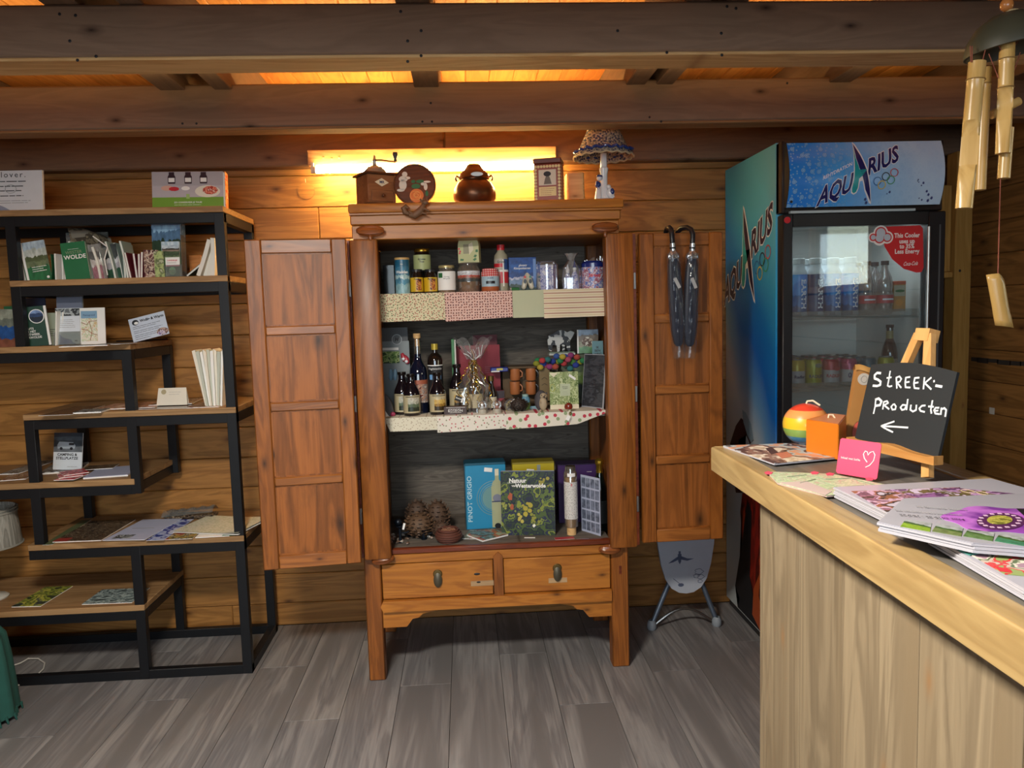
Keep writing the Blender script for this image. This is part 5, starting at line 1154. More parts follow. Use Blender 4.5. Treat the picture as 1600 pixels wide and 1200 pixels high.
# water bottles
WB = plain('bottle_frost', 'c9d3d8', 0.3, coat=0.3); LB1 = plain('label_sky_blue', '1f78c8', 0.35); LB2 = plain('label_navy_blue', '1b3468', 0.35)
LBG = scenic('label_blue_fade', [(0, '1a5088'), (0.25, '2470b8'), (0.5, '3490de'), (0.8, '44a4ee')], 4, 6, wob=0.3)
def water(x, y, i, group, label, dark=False, lettered=True):
    t = thing('water_bottle', label, 'bottle', (x, y, SZ1), 0, group)
    MB().lathe([(0, 0), (0.029, 0), (0.031, 0.006), (0.031, 0.168), (0.028, 0.180), (0.022, 0.190), (0.021, 0.205), (0, 0.205)], 18).build('body', WB, t)
    MB().lathe([(0.022, 0.2055), (0.0235, 0.207), (0.0235, 0.226), (0.021, 0.229), (0, 0.229)], 18).build('cap', plain('cap_greywhite', 'b4bcbc', 0.4), t)
    MB().lathe([(0.0316, 0.004), (0.0316, 0.166)], 18).build('label', LB2 if dark else LBG, t)
    if lettered:
        me = text_mesh('EARTH', 0.030, bold=0.03, sx=1.25)
        for v in me.vertices:
            a, b = v.co.x, v.co.y; X_, Z_ = b + 0.006, -a; v.co = (0.0325 * math.sin(X_ / 0.0325), -0.0325 * math.cos(X_ / 0.0325), 0.090 + Z_)
        me.materials.clear(); me.materials.append(LW); put('lettering', me, t)
        B(-0.004, 0.018, -0.0335, -0.0300, 0.006, 0.020).build('fine_print', plain('label_pale', 'a9c4dc', 0.5), t)
    return t
wx = [bz(p, 460, 2.955) for p in (1248, 1274, 1301, 1328)]
ordw = ['leftmost', 'second from left', 'third from left', 'fourth from left']
for i, x in enumerate(wx): water(x, 2.955, i, 'water bottles in the cooler', 'blue-labelled EARTH water bottle, %s in the front row of the cooler' % ordw[i], i == 1)
for r in range(1, 5):
    for i, x in enumerate(wx): water(x + 0.004 * r, 2.955 + 0.072 * r, i, 'rear water bottles in the cooler', 'blue-labelled water bottle in the rows behind the lettered front ones', lettered=False)
# soft drink bottles with red labels
RLB = plain('cola_label_red', 'b8343a', 0.4); PET = glassy('pet_plastic', 'd5cfcb', 0.05, 0.22, 0.3)
for i, px in enumerate((1354, 1382)):
    for r in range(3):
        x = bz(px, 460, 2.955); t = thing('soda_bottle', ['clear soda bottle with red label, left one beside the water bottles', 'clear soda bottle with red label, right one beside the juice carton'][i] if r == 0 else 'clear soda bottle with red label behind the front two', 'bottle', (x, 2.955 + 0.075 * r, SZ1), 0, 'soda bottles in the cooler' if r == 0 else 'rear soda bottles in the cooler')
        MB().lathe([(0, 0), (0.026, 0), (0.032, 0.012), (0.030, 0.03), (0.033, 0.045), (0.033, 0.078), (0.029, 0.092), (0.032, 0.118), (0.026, 0.148), (0.013, 0.178), (0.012, 0.195), (0, 0.195)], 18, flute=0.012, nf=6).build('body', PET, t)
        MB().lathe([(0.015, 0.195), (0.015, 0.211), (0, 0.211)], 14).build('cap', plain('cap_dark', '2a1f1f', 0.4), t)
        MB().lathe([(0.0338, 0.046), (0.0338, 0.078)], 18).build('label', RLB, t)
        if r == 0: MB().band(0.0345, 0.058, 0.064, 0.7, 8).build('label_print', LW, t)
x = bz(1404, 460, 2.95)
t = thing('juice_carton', 'orange juice carton with green leaf print at the right of the top cooler shelf', 'carton', (x, 2.955, SZ1 + 0.012), R(-8))
B(-0.023, 0.023, -0.018, 0.018, 0, 0.118, 0.002).build('body', plain('carton_orange', 'b8823a', 0.45), t)
B(-0.0235, 0.0235, -0.0185, 0.0185, 0.104, 0.119, 0.002).build('top_band', plain('carton_red', 'c2522a', 0.4), t)
B(-0.022, 0.020, -0.0188, -0.018, 0.060, 0.102).build('pale_print', plain('carton_cream', 'a9a48c', 0.5), t)
MB().prism(disc(0.016, 0, 0, 0, 0.080, 14, 1.1, .35), -0.0196, -0.0188).build('leaf_print', GREENP, t, smooth=False)
MB().prism(disc(0.014, 0, 0, -0.002, 0.035, 16), -0.0196, -0.018).build('fruit_print', plain('fruit_orange', 'd08a2a', 0.4), t, smooth=False)
# cans
def can(x, y, z, top, bot, label, group, band=None, mark=None, word=None, wm=None):
    t = thing('drink_can', label, 'can', (x, y, z), 0, group)
    MB().lathe([(0, 0.001), (0.022, 0), (0.031, 0.008), (0.031, 0.0082)], 20).build('foot', STEEL, t)
    MB().lathe([(0.031, 0.008), (0.031, 0.068)], 20).build('lower_print', bot, t)
    MB().lathe([(0.031, 0.0681), (0.031, 0.098), (0.026, 0.110)], 20).build('upper_print', top, t)
    MB().lathe([(0.026, 0.110), (0.0265, 0.113), (0.025, 0.1135), (0.024, 0.110), (0, 0.110)], 20).build('lid', STEEL, t)
    if mark: MB().prism(disc(0.011, 0, 0, mark[0], mark[1], 14, 1.2, .8), -0.0322, -0.027).build('round_print', mark[2], t, smooth=False)
    if word:
        me = text_mesh(word, 0.017 if len(word) > 3 else 0.028, bold=0.03, wrap=0.0322)
        me.transform(Matrix.Rotation(PI / 2, 4, 'X')); me.materials.clear(); me.materials.append(wm or NAVY); put('lettering', me, t, (0, 0, 0.045))
    return t
CYL = plain('can_yellow', 'b8a01f', 0.3, 0.2); CLI = plain('can_lime', '9a9a2a', 0.3, 0.2); CRD = plain('can_red', 'a83240', 0.3, 0.2); CPK = plain('can_pink', 'b04468', 0.3, 0.2); CWH = plain('can_white', 'a8a8ac', 0.35)
cz = SZ2
cans = [(1245, CYL, CWH, 'yellow and white radler can, leftmost on the can shelf', 'Radler', NAVY, None),
        (1271, CLI, CLI, 'lime yellow can, second from left on the can shelf', 'RADLER', NAVY, (0.006, 0.088, plain('can_grey', '6f7a6c', .4))),
        (1298, CRD, CWH, 'red and white can, third from left on the can shelf', 'RADLER', CRD, (0.010, 0.074, CRD)),
        (1326, CPK, CWH, 'pink and white can with blue 0.0, fourth from left on can shelf', '0.0', NAVY, None),
        (1356, plain('can_teal', '2f5f70', 0.3), CWH, 'teal topped can behind the kraft paper bag', None, None, None),
        (1384, CLI, CLI, 'lime yellow can under the brown beer bottle', None, None, None)]
for px, tp, bt, lab, wd, wm, mk in cans:
    can(bz(px, 580, 2.955), 2.955, cz, tp, bt, lab, 'cans in the cooler', mark=mk, word=wd, wm=wm)
    for r in (() if px == 1384 else (1, 2, 3)):
        can(bz(px, 580, 2.955), 2.955 + 0.07 * r, cz, tp, bt, 'matching can standing behind the front row of cans', 'rear cans in the cooler')
for i, px in enumerate((1248, 1276, 1304, 1332)):
    can(bz(px, 690, 2.955), 2.955, SZ3, plain('can_dark_red', '5a161e', 0.3), plain('can_dark_red', '', 0), 'dark red can on the lowest visible cooler shelf behind the candles', 'dark red cans in the cooler')
x = bz(1396, 560, 2.99)
t = thing('beer_bottle', 'brown beer bottle with gold neck foil inside the cooler', 'bottle', (x, 3.02, SZ2 + 0.0))
AMB = plain('amber_glass', '2a140a', 0.1, coat=0.6)
MB().lathe([(0, 0), (0.030, 0), (0.031, 0.01), (0.031, 0.12), (0.026, 0.150), (0.014, 0.180), (0.013, 0.225), (0, 0.225)], 20).build('body', AMB, t)
MB().lathe([(0.0145, 0.180), (0.0138, 0.212)], 16).build('neck_label', plain('neck_gold', '8a8050', 0.4), t); MB().lathe([(0.015, 0.224), (0.015, 0.236), (0, 0.237)], 16).build('crown_cap', BLACK, t)
MB().lathe([(0.0315, 0.03), (0.0315, 0.10)], 20).build('label', plain('beer_label_grey', '8f8c80', 0.5), t)

# ================================================================== COUNTER
CT = thing('counter', 'pale wooden bar counter with grey inset top in the right foreground', 'counter', (0.52, 1.602, 0), R(-1.5))
TW, TL, TZ = 0.365, 3.0, 1.10
def edge_poly(name, poly, mat):
    m = MB(); m.slab(poly, TZ - 0.052, TZ)
    es = [e for e in m.bm.edges if all(abs(v.co.z - TZ) < 1e-4 for v in e.verts) or (abs(e.verts[0].co.z - e.verts[1].co.z) > 0.01 and False)]
    bmesh.ops.bevel(m.bm, geom=es, offset=0.007, segments=3, affect='EDGES', profile=0.6)
    return m.build(name, mat, CT)
ew = 0.042
edge_poly('edge_board', [(0, -TL), (ew, -TL), (ew, -ew), (0.0, 0.0)], W_EDGE)
edge_poly('edge_board', [(TW - 0.05, -TL), (TW, -TL), (TW, 0), (TW - 0.05, -0.05)], W_EDGE)
edge_poly('edge_board', [(0.0006, 0), (ew + 0.0002, -ew), (TW - 0.0504, -0.05), (TW - .0004, 0)], W_EDGEX)
B(ew - 0.004, TW - 0.048, -TL, -0.048, TZ - 0.03, TZ - 0.0035).build('inset_top', W_TOP, CT)
yy = -0.185; widths = [0.175, 0.155, 0.205, 0.185, 0.20, 0.19, 0.2, 0.2, 0.2, 0.2, 0.2, 0.2, 0.2, 0.2]
k = 0
while yy > -TL + 0.2:
    w_ = widths[k]; k += 1
    B(0.045, 0.063, yy - w_ + 0.0006, yy - 0.0006, 0, TZ - 0.0525, 0.0008).build('panel_board', W_PANEL, CT, smooth=False); yy -= w_
B(0.0455, TW - 0.03, -0.185, -0.170, 0, TZ - 0.053).build('end_panel', W_PANEL, CT)
B(TW - 0.05, TW - 0.032, yy, -0.19, 0, TZ - 0.053).build('rear_panel', W_PANEL, CT)
kn = MB().prism(disc(0.020, 0, 0, 0, 0, 16, 1, .55), -0.0006, 0); 
# grain knot on the panel
SX = {}
def CZf(*a, **k): return flat(*a, **k)
# flower magazines and leaflets on the counter
T_ = TZ + 0.0002
PINKM = blotch('print_pinkish_map', ['d2b9b0', 'e0cdc6', 'b9a48f', 'c98f96', 'd9d0c4'], 28, seed=43)
def poly_sheet(name, label, cat, pts, Z, thick, mat, side=plain('magazine_edge', 'adacb4', 0.6), group=None, bend=None, layers=1):
    """magazine or stack of magazines with its corners found on the counter top"""
    w_ = [PZ(px, py, Z) for px, py in pts]; o = w_[0]; ang = math.atan2(w_[1].y - o.y, w_[1].x - o.x)
    t = thing(name, label, cat, (o.x, o.y, Z), ang, group); M_ = Matrix.Rotation(-ang, 3, 'Z'); loc = [M_ @ (p - o) for p in w_]
    for k in range(layers):
        z0 = thick * k / layers; z1 = thick * (k + 1) / layers - 0.0006; d = 0.0016 * math.sin(k * 2.1)
        MB().slab([(p.x + d, p.y + d * .6) for p in loc], z0, z1 - (0.0008 if k == layers - 1 else 0)).build('pages', side, t, smooth=False)
    MB().slab([(p.x, p.y) for p in loc], thick - 0.0012, thick).build('cover', mat, t, smooth=False)
    return t, loc
def on(t, px, py, Z, h):                             # picture point -> local point on a lying thing
    p = PZ(px, py, Z); M_ = Matrix.Rotation(-t.rotation_euler.z, 3, 'Z'); q = M_ @ (p - Vector(t.location)); return (q.x, q.y)
def patch(t, pts, Z, h, mat, name='picture', th=0.0005):
    return MB().slab([on(t, a, b, Z, h) for a, b in pts], h, h + th).build(name, mat, t, smooth=False)
t, _ = poly_sheet('magazine', 'glossy people-photo magazine under the two candles', 'magazine', [(1130, 699), (1210, 727), (1330, 715), (1330, 705), (1240, 695)], T_, 0.004, blotch('print_people', ['b9a38c', 'd6c9b8', '8c6a5c', '5a3f3a', 'a8b0b4', 'c98f70'], 16, seed=45))
patch(t, [(1196, 704), (1206, 702), (1216, 710), (1205, 713)], T_, 0.0041, plain('print_dark_hair', '4a3030', .5)); patch(t, [(1212, 712), (1230, 709), (1240, 716), (1222, 720)], T_, 0.0041, plain('print_skin', 'b8705a', .5))
t, _ = poly_sheet('map', 'pale green folded flower map with pink flowers along its upper edge', 'map', [(1198, 739), (1215, 757), (1292, 777), (1415, 768), (1385, 760), (1300, 743)], T_, 0.003, MAPG, side=plain('map_pink_paper', 'b8a098', 0.7))
patch(t, [(1218, 757), (1260, 755), (1300, 771), (1290, 777)], T_, 0.0031, plain('map_pink_border', 'b8a49e', .7), 'pink_border')
for a, b in ((1200, 741), (1272, 741), (1296, 743), (1358, 751)): patch(t, [(a - 6, b), (a, b - 2), (a + 8, b), (a + 5, b + 3), (a - 3, b + 3)], T_, 0.0031, plain('flower_pink', 'cc4a62', .6), 'flower')
for k, pts in enumerate((((1230, 748), (1260, 745), (1290, 752), (1330, 750), (1370, 762)), ((1250, 758), (1275, 752), (1310, 765), (1350, 762)))):
    MB().tube([on(t, a, b, T_, 0) + (0.0036,) for a, b in pts], 0.0008, 4).build('printed_path', plain('path_grey', '8a947a', .7), t)
# stack of flower magazines
zt = T_ + 0.016
t, _ = poly_sheet('magazine_stack', 'wavy-edged stack of white-bordered magazines on the counter', 'magazines', [(1303, 777), (1385, 818), (1520, 850), (1700, 838), (1640, 790), (1548, 763)], T_, 0.016, plain('magazine_white', 'a6a5b0', 0.3), layers=6)
patch(t, [(1330, 768), (1500, 762), (1480, 790), (1385, 800)], zt, 0.0162, blotch('print_bouquet', ['4a3a34', '9a6a7c', '6a4a5a', 'c2a0b8', '8c5a3c', '3a2e30', 'b9b0c0'], 26, seed=47), 'bouquet_print')
patch(t, [(1390, 766), (1500, 764), (1600, 774), (1560, 784), (1440, 780)], zt, 0.0168, blotch('print_violet', ['8a5a92', '5c3a60', 'b08ab8', '6a5a3a', 'c8b8d0'], 30, seed=49), 'flower_print')
me = text_mesh('WESTERWOLDE', 0.020, bold=0.03); me.materials.clear(); me.materials.append(plain('olive_ink', '5a5230', .5))
o = put('lettering', me, t, on(t, 1535, 779, zt, 0) + (0.0176,)); o.rotation_euler.z = math.atan2(*(lambda a, b: (b[1] - a[1], b[0] - a[0]))(on(t, 1480, 772, zt, 0), on(t, 1595, 786, zt, 0)))
for a, b, r0 in ((1512, 769, 0.012), (1535, 772, 0.010)):
    c_ = on(t, a, b, zt, 0); MB().tube([(c_[0] + r0 * math.cos(i * PI / 8), c_[1] + r0 * .6 * math.sin(i * PI / 8), 0.0170) for i in range(16)], 0.0009, 4, True).build('printed_ring', plain('beige_ink', 'b5a487', .6), t)
# second lying magazines at the lower right
t, _ = poly_sheet('magazine_stack', 'stack of white magazines partly under the purple flower magazine', 'magazines', [(1450, 850), (1600, 938), (1760, 980), (1800, 900), (1600, 850)], T_, 0.012, plain('magazine_white', '', 0), layers=4)
z2 = T_ + 0.012
patch(t, [(1500, 858), (1600, 868), (1650, 905), (1570, 898)], z2, 0.0122, blotch('print_garden', ['8a9a5c', 'c23a3a', 'b9a89a', '5a6a4a', 'd0c9b9', '9a7a8a'], 34, seed=51), 'garden_print')
patch(t, [(1498, 862), (1520, 858), (1530, 866), (1515, 869)], z2, 0.0128, plain('print_teal', '4a9a8c', .4)); patch(t, [(1553, 886), (1578, 891), (1582, 896), (1562, 894)], z2, 0.0128, REDP)
# purple flower magazine on top
z3 = T_ + 0.0165; ZP = z3 + 0.012
t, _ = poly_sheet('magazine', 'magazine with large purple anemone photo lying on top of the stacks', 'magazine', [(1372, 830), (1520, 864), (1720, 880), (1740, 810), (1600, 784), (1412, 792)], z3, 0.012, plain('magazine_silver', '9c9ba5', 0.28), layers=3)
VIO = blotch('anemone_violet', ['7a3a9a', '9a4ab0', 'b06ac0', '6a2f88', '8a44a4'], 16, seed=53, const=False)
patch(t, [(1572 + 96 * (1 + .07 * math.cos(k * PI * 0.3)) * math.cos(k * PI / 20), 813 + 20 * (1 + .10 * math.cos(k * PI * 0.3)) * math.sin(k * PI / 20) + 5 * math.cos(k * PI / 20)) for k in range(40)], ZP, 0.0121, VIO, 'anemone_petals')
patch(t, [(1564 + 38 * math.cos(k * PI / 12), 816 + 13.5 * math.sin(k * PI / 12)) for k in range(24)], ZP, 0.0126, plain('anemone_dark', '4a1c4c', .5), 'anemone_ring')
patch(t, [(1562 + 20 * math.cos(k * PI / 9), 814 + 7 * math.sin(k * PI / 9)) for k in range(18)], ZP, 0.0131, blotch('anemone_centre', ['8a8a3a', 'b0a850', '6a6a2a'], 120, seed=2), 'anemone_centre')
for k in range(16):
    a = k * 2 * PI / 16; c_ = on(t, 1562 + 31 * math.cos(a), 815 + 11 * math.sin(a), ZP, 0); MB().slab([(c_[0] + .003 * math.cos(b), c_[1] + .003 * math.sin(b)) for b in (0, 1.57, 3.14, 4.71)], 0.0131, 0.0136).build('stamen', plain('stamen_pink', 'd0b0c8', .5), t, smooth=False)
for k, c_ in enumerate(('7a9a2a', '6a7a4a', '5c7a4a', '3f7a5c')):
    x_ = 1415 + k * 49; y_ = 812 + k * 7.5
    patch(t, [(x_, y_), (x_ + 41, y_ + 6), (x_ + 38, y_ + 19), (x_ - 8, y_ + 11)], ZP, 0.0121, scenic('garden_photo_%d' % k, [(0, c_), (0.45, '3a5a2a'), (0.6, '9aa0a0')], 6, k, axis=1), 'garden_photo')
for a, b, s_, n_ in ((1470, 796, 0.004, 'DE MOOISTE TUINEN'), (1450, 803, 0.004, 'EN VELDEN VAN DE STREEK'), (1455, 810, 0.005, '29 JULI - 30 AUG 2024')):
    me = text_mesh(n_, s_ * 1.5, bold=0.02); me.materials.clear(); me.materials.append(GREY if s_ < .005 else DARK); o = put('lettering', me, t, on(t, a, b, ZP, 0) + (0.0138,)); o.rotation_euler.z = math.atan2(*(lambda p, q: (q[1] - p[1], q[0] - p[0]))(on(t, 1400, b, ZP, 0), on(t, 1500, b + 8, ZP, 0)))
patch(t, [(1588, 797), (1610, 798), (1625, 806), (1600, 808)], ZP, 0.0136, DARK, 'round_badge')
# pink card leaning against the candle
a, b = PZ(1306, 739, T_), PZ(1370, 750, T_)
ang = math.atan2(b.y - a.y, b.x - a.x); L_ = (b - a).length
t = thing('gift_card', 'bright pink card with white heart propped up beside the orange candle', 'card', tuple(a), ang, rx=R(-12))
hc = PY(1310, 684, a.y + 0.01).z - TZ
hc = hc / math.cos(R(12))
m = MB(); m.prism([(0.003, 0), (L_ - 0.003, 0), (L_, 0.003), (L_, hc - 0.003), (L_ - 0.003, hc), (0.003, hc), (0, hc - 0.003), (0, 0.003)], 0, 0.0012); m.build('card', plain('card_pink', 'e0486a', 0.4), t, smooth=False)
hw = [(0, 0.004), (-0.006, 0.0095), (-0.0085, 0.016), (-0.006, 0.021), (-0.002, 0.020), (0, 0.015), (0.003, 0.020), (0.008, 0.022), (0.012, 0.017), (0.011, 0.008), (0.005, 0.000), (-0.002, -0.004)]
MB().tube([(L_ * .73 + x_ * 1.0, -0.0006, hc * .36 + z_ * 1.1) for x_, z_ in hw], 0.0009, 5).build('heart_outline', STW, t)
text('lokaal met liefde', 0.0055, STW, t, (L_ * .32, -0.0006, hc * .46))
# striped ball candle
c0 = PZ(1259, 697, T_); rb = 0.0475
cx_, cz_ = PY(1263, 668, c0.y).x, None
t = thing('ball_candle', 'round rainbow striped candle on the counter corner', 'candle', (cx_, c0.y + 0.01, T_))
cols = [(-90, -48, '2f6a9a'), (-48, -30, '3a78a0'), (-30, -8, '7a9a4a'), (-8, 22, 'd9b02a'), (22, 46, 'dc9050'), (46, 90, 'd0402c')]
bmat = []
for k, (a0, a1, c) in enumerate(cols):
    prof = [(rb * math.cos(R(a0 + (a1 - a0) * j / 4)) if abs(a0 + (a1 - a0) * j / 4) < 89.9 else 0, rb * .94 + rb * .94 * math.sin(R(a0 + (a1 - a0) * j / 4))) for j in range(5)]
    MB().lathe(prof, 28).build('wax_band', plain('wax_%d' % k, c, 0.3, coat=0.4), t)
MB().tube([(0, 0, rb * 1.86), (0.002, 0, rb * 1.97), (0.012, -0.004, rb * 2.0), (0.024, -0.012, rb * 1.80)], 0.0022, 6).build('wick', plain('wick_cream', 'd8c8a8', 0.8), t)
# orange wedge candle
p = [PZ(1259, 708, T_), PZ(1310, 719, T_), PZ(1322, 700, T_), PZ(1296, 696, T_)]
o = p[0]; t = thing('wedge_candle', 'orange wedge-shaped candle in front of the ball candle', 'candle', tuple(o))
zc = PY(1262, 655, o.y).z - TZ
m = MB(); m.slab([(q.x - o.x, q.y - o.y) for q in p], 0, zc); bmesh.ops.bevel(m.bm, geom=list(m.bm.edges), offset=0.0015, segments=2, affect='EDGES')
WX = plain('orange_wax', 'c8701c', 0.35, var=0.1); 
for n_ in WX.node_tree.nodes:
    if n_.type == 'BSDF_PRINCIPLED': n_.inputs['Subsurface Weight'].default_value = 0.25; n_.inputs['Subsurface Radius'].default_value = (0.02, 0.006, 0.002); n_.inputs['Subsurface Scale'].default_value = 0.5
m.build('wax', WX, t)
cc = sum(((q - o) for q in p), Vector()) / 4
MB().tube([(cc.x - .004, cc.y, zc - .001), (cc.x - .003, cc.y, zc + 0.006), (cc.x + .004, cc.y - .002, zc + 0.006), (cc.x + .008, cc.y - .004, zc - 0.001)], 0.0018, 6).build('wick', plain('wick_cream', '', 0), t)
# kraft bag
kb = PZ(1326, 692, T_)
t = thing('kraft_bag', 'tall narrow kraft paper bag with round white sticker left of the chalkboard', 'bag', (kb.x + 0.004, kb.y - 0.01, T_), R(-14), ry=R(9), rx=R(-4))
KR = plain('kraft_paper', 'a8763c', 0.7, var=0.1); hb = 0.168
MB().prism([(-0.019, 0), (0.021, 0), (0.022, hb - 0.012), (-0.019, hb - 0.012)], -0.012, 0.012).build('bag_body', KR, t)
MB().sheet(lambda u, v: (-0.023 + 0.048 * u, -0.016 + 0.020 * v + 0.002 * math.sin(u * 9), hb - 0.014 + 0.012 * math.sin(v * PI) + 0.002 * math.sin(u * 7)), 12, 6).build('folded_top', plain('kraft_fold', 'b98a4c', 0.6, var=0.1), t)
c_ = MB().prism(disc(0.0125, 0, 0, -0.002, hb - 0.030, 20), -0.0128, -0.012).build('round_sticker', plain('sticker_silver', 'bdb8b0', 0.5), t, smooth=False)
MB().tube([(-0.002 + 0.006 * math.cos(i * PI / 6), -0.0132, hb - 0.030 + 0.007 * math.sin(i * PI / 6)) for i in range(12)], 0.0004, 4, True).build('sticker_print', GREY, c_)
w_ = MB().prism(disc(0.0105, 0, 0, 0.002, 0.028, 20, 1, 2.0), -0.0126, -0.012).build('oval_window', blotch('bag_contents', ['c23a2a', 'e07a3a', '8a3a2a', 'd05a4a'], 30, seed=55, stretch=(1, 1, .3)), t, smooth=False)
MB().tube([(0.002 + 0.0105 * math.cos(i * PI / 12), -0.0127, 0.028 + 0.021 * math.sin(i * PI / 12)) for i in range(24)], 0.0006, 4, True).build('window_rim', plain('kraft_dark', '7a5228', 0.7), w_)
# chalkboard on its easel
bl_, br_ = PZ(1337, 687, 1.14), PZ(1467, 716, 1.14)
u_ = (br_ - bl_); BW = u_.length; ang = math.atan2(u_.y, u_.x)
LEAN = R(14)
ez = thing('easel', 'small beech table easel holding the chalkboard on the counter', 'easel', (bl_.x, bl_.y, T_), ang)
zb = 1.14 - TZ
def eb(name, x0, z0, x1, z1, w_, y0, y1, par=ez):
    # a straight lath in the leaning plane from (x0,z0) to (x1,z1)
    m = MB(); d = Vector((x1 - x0, z1 - z0)); n_ = Vector((-d.y, d.x)).normalized() * w_ / 2
    m.prism([(x0 - n_.x, z0 - n_.y), (x0 + n_.x, z0 + n_.y), (x1 + n_.x, z1 + n_.y), (x1 - n_.x, z1 - n_.y)][::-1], y0, y1)
    o = m.build(name, W_EASEL, par, (0, 0, zb), (-LEAN, 0, 0)); return o
H_ = 0.215
eb('front_leg', BW * .88, -0.036, BW * .56, H_ - 0.008, 0.016, 0.004, 0.015); eb('front_leg', BW * .10, -0.036, BW * .44, H_ - 0.008, 0.016, 0.004, 0.015)
MB().prism([(BW * .42, H_ - 0.020), (BW * .58, H_ - 0.020), (BW * .58, H_ + 0.002), (BW * .42, H_ + 0.002)], 0.003, 0.026).build('top_block', W_EASEL, ez, (0, 0, zb), (-LEAN, 0, 0))
m = MB().prism([(BW * .46, -0.07 / math.cos(LEAN)), (BW * .54, -0.07), (BW * .54, H_ - 0.02), (BW * .46, H_ - 0.02)], 0, 0.010)
yb = math.sin(LEAN) * H_ + 0.026
m.bm.free(); MB().tube([(BW * .47, yb - 0.008, zb + H_ * math.cos(LEAN) - 0.012), (BW * .40, yb - 0.004, 0.006)], 0.007, 4).build('rear_leg', W_EASEL, ez, smooth=False)
m = MB(); NP = 14
lo = [(-0.006 + (BW + 0.012) * k / NP, -0.006) for k in range(NP + 1)]; up = [(-0.006 + (BW + 0.012) * k / NP, 0.006 + 0.006 * math.sin(PI * k / NP) ** 6 + (0.003 if k in (0, NP) else 0)) for k in range(NP + 1)]
m.prism(lo + up[::-1], -0.016, 0.003); lg = m.build('ledge', wood('easel_ledge', 'b5783a', 'd19a58', 'X', knots=0), ez, (0, 0, zb - 0.004))
MB().prism(disc(0.007, 0, 0, BW * .36, 0.002, 14, 1, .55), -0.0168, -0.016).build('ledge_mark', DARK, lg, smooth=False); MB().prism(disc(0.003, 0, 0, BW * .36, 0.002, 10), -0.0174, -0.0168).build('ledge_mark_centre', W_EASEL, lg, smooth=False)
cb = thing('chalkboard', 'small black chalkboard reading Streekproducten with a left arrow', 'chalkboard', (bl_.x, bl_.y, 1.142), ang, rx=-LEAN)
BH = 0.142
top = [(BW * (1 - k / 12), BH + 0.0095 * math.sin(PI * k / 12)) for k in range(13)]
SLATE = plain('slate_black', '151a1e', 0.7, var=0.12)
MB().prism([(0, 0), (BW, 0)] + top, -0.0022, 0.0032).build('board', SLATE, cb)
# chalk strokes, traced in the close view of the board (x 870-1505, y 335-945)
M3 = cb.matrix_world
Mcb = Matrix.Translation(cb.location) @ Euler(cb.rotation_euler).to_matrix().to_4x4(); Mi = Mcb.inverted()
def onboard(cx, cy):
    px, py = 1120 + cx / 4, 480 + cy / 4
    o_ = Mi @ Vector((0, 0, CAMH)); d_ = (Mi.to_3x3() @ _ray(px, py)); t_ = (-0.003 - o_.y) / d_.y; q = o_ + d_ * t_; return (q.x, -0.0032, q.z)
CH = plain('chalk_white', 'dfe2e4', 0.9, var=0.02)
strokes = [[(1022, 412), (1000, 410), (985, 425), (985, 445), (1005, 452), (1022, 465), (1020, 485), (1000, 492), (976, 490)],
 [(1082, 400), (1072, 460), (1066, 490), (1078, 496), (1092, 492)], [(1062, 442), (1088, 438)],
 [(1124, 505), (1120, 440), (1140, 432), (1152, 448), (1142, 465), (1124, 470), (1150, 502)],
 [(1205, 436), (1180, 440), (1176, 470), (1178, 500), (1206, 502)], [(1178, 470), (1200, 466)],
 [(1262, 440), (1236, 442), (1230, 475), (1234, 505), (1262, 508)], [(1233, 474), (1256, 470)],
 [(1296, 440), (1290, 510)], [(1338, 440), (1298, 474), (1338, 512)], [(1356, 458), (1356, 466)], [(1368, 490), (1404, 496)],
 [(992, 572), (988, 620), (978, 664)], [(990, 578), (1010, 570), (1028, 588), (1018, 612), (990, 616)],
 [(1042, 590), (1036, 636)], [(1042, 592), (1062, 586), (1070, 598), (1044, 612), (1074, 636)],
 [(1100, 608), (1088, 622), (1096, 640), (1114, 638), (1118, 620), (1108, 606), (1100, 608)],
 [(1178, 612), (1160, 610), (1146, 626), (1156, 642), (1172, 638), (1184, 614)], [(1192, 576), (1184, 640)],
 [(1212, 612), (1208, 640), (1224, 652), (1244, 642), (1246, 612)],
 [(1300, 614), (1280, 616), (1264, 632), (1272, 648), (1296, 654),],
 [(1346, 584), (1336, 640), (1340, 662)], [(1322, 620), (1352, 622)],
 [(1386, 628), (1366, 628), (1356, 644), (1364, 664), (1388, 668)], [(1358, 648), (1380, 646)],
 [(1402, 630), (1398, 670)], [(1400, 640), (1420, 630), (1432, 642), (1426, 682)],
 [(1106, 714), (1060, 730), (1026, 742), (1060, 762), (1098, 780)], [(1026, 742), (1100, 746), (1192, 752)]]
for s_ in strokes:
    big = s_[0] in ((1022, 412), (1368, 490), (990, 578))
    m = MB(); pts = [Vector(onboard(*q)) for q in s_]
    w0 = 0.0022 if big else 0.0015
    for a, b in zip(pts, pts[1:]):
        d = (b - a); 
        if d.length < 1e-6: continue
        d.normalize(); n_ = Vector((-d.z, 0, d.x)) * w0; a2 = a - d * w0 * .5; b2 = b + d * w0 * .5
        m.prism([(q.x, q.z) for q in (a2 - n_, b2 - n_, b2 + n_, a2 + n_)], -0.0026, -0.0022)
    m.build('chalk_stroke', CH, cb, smooth=False)

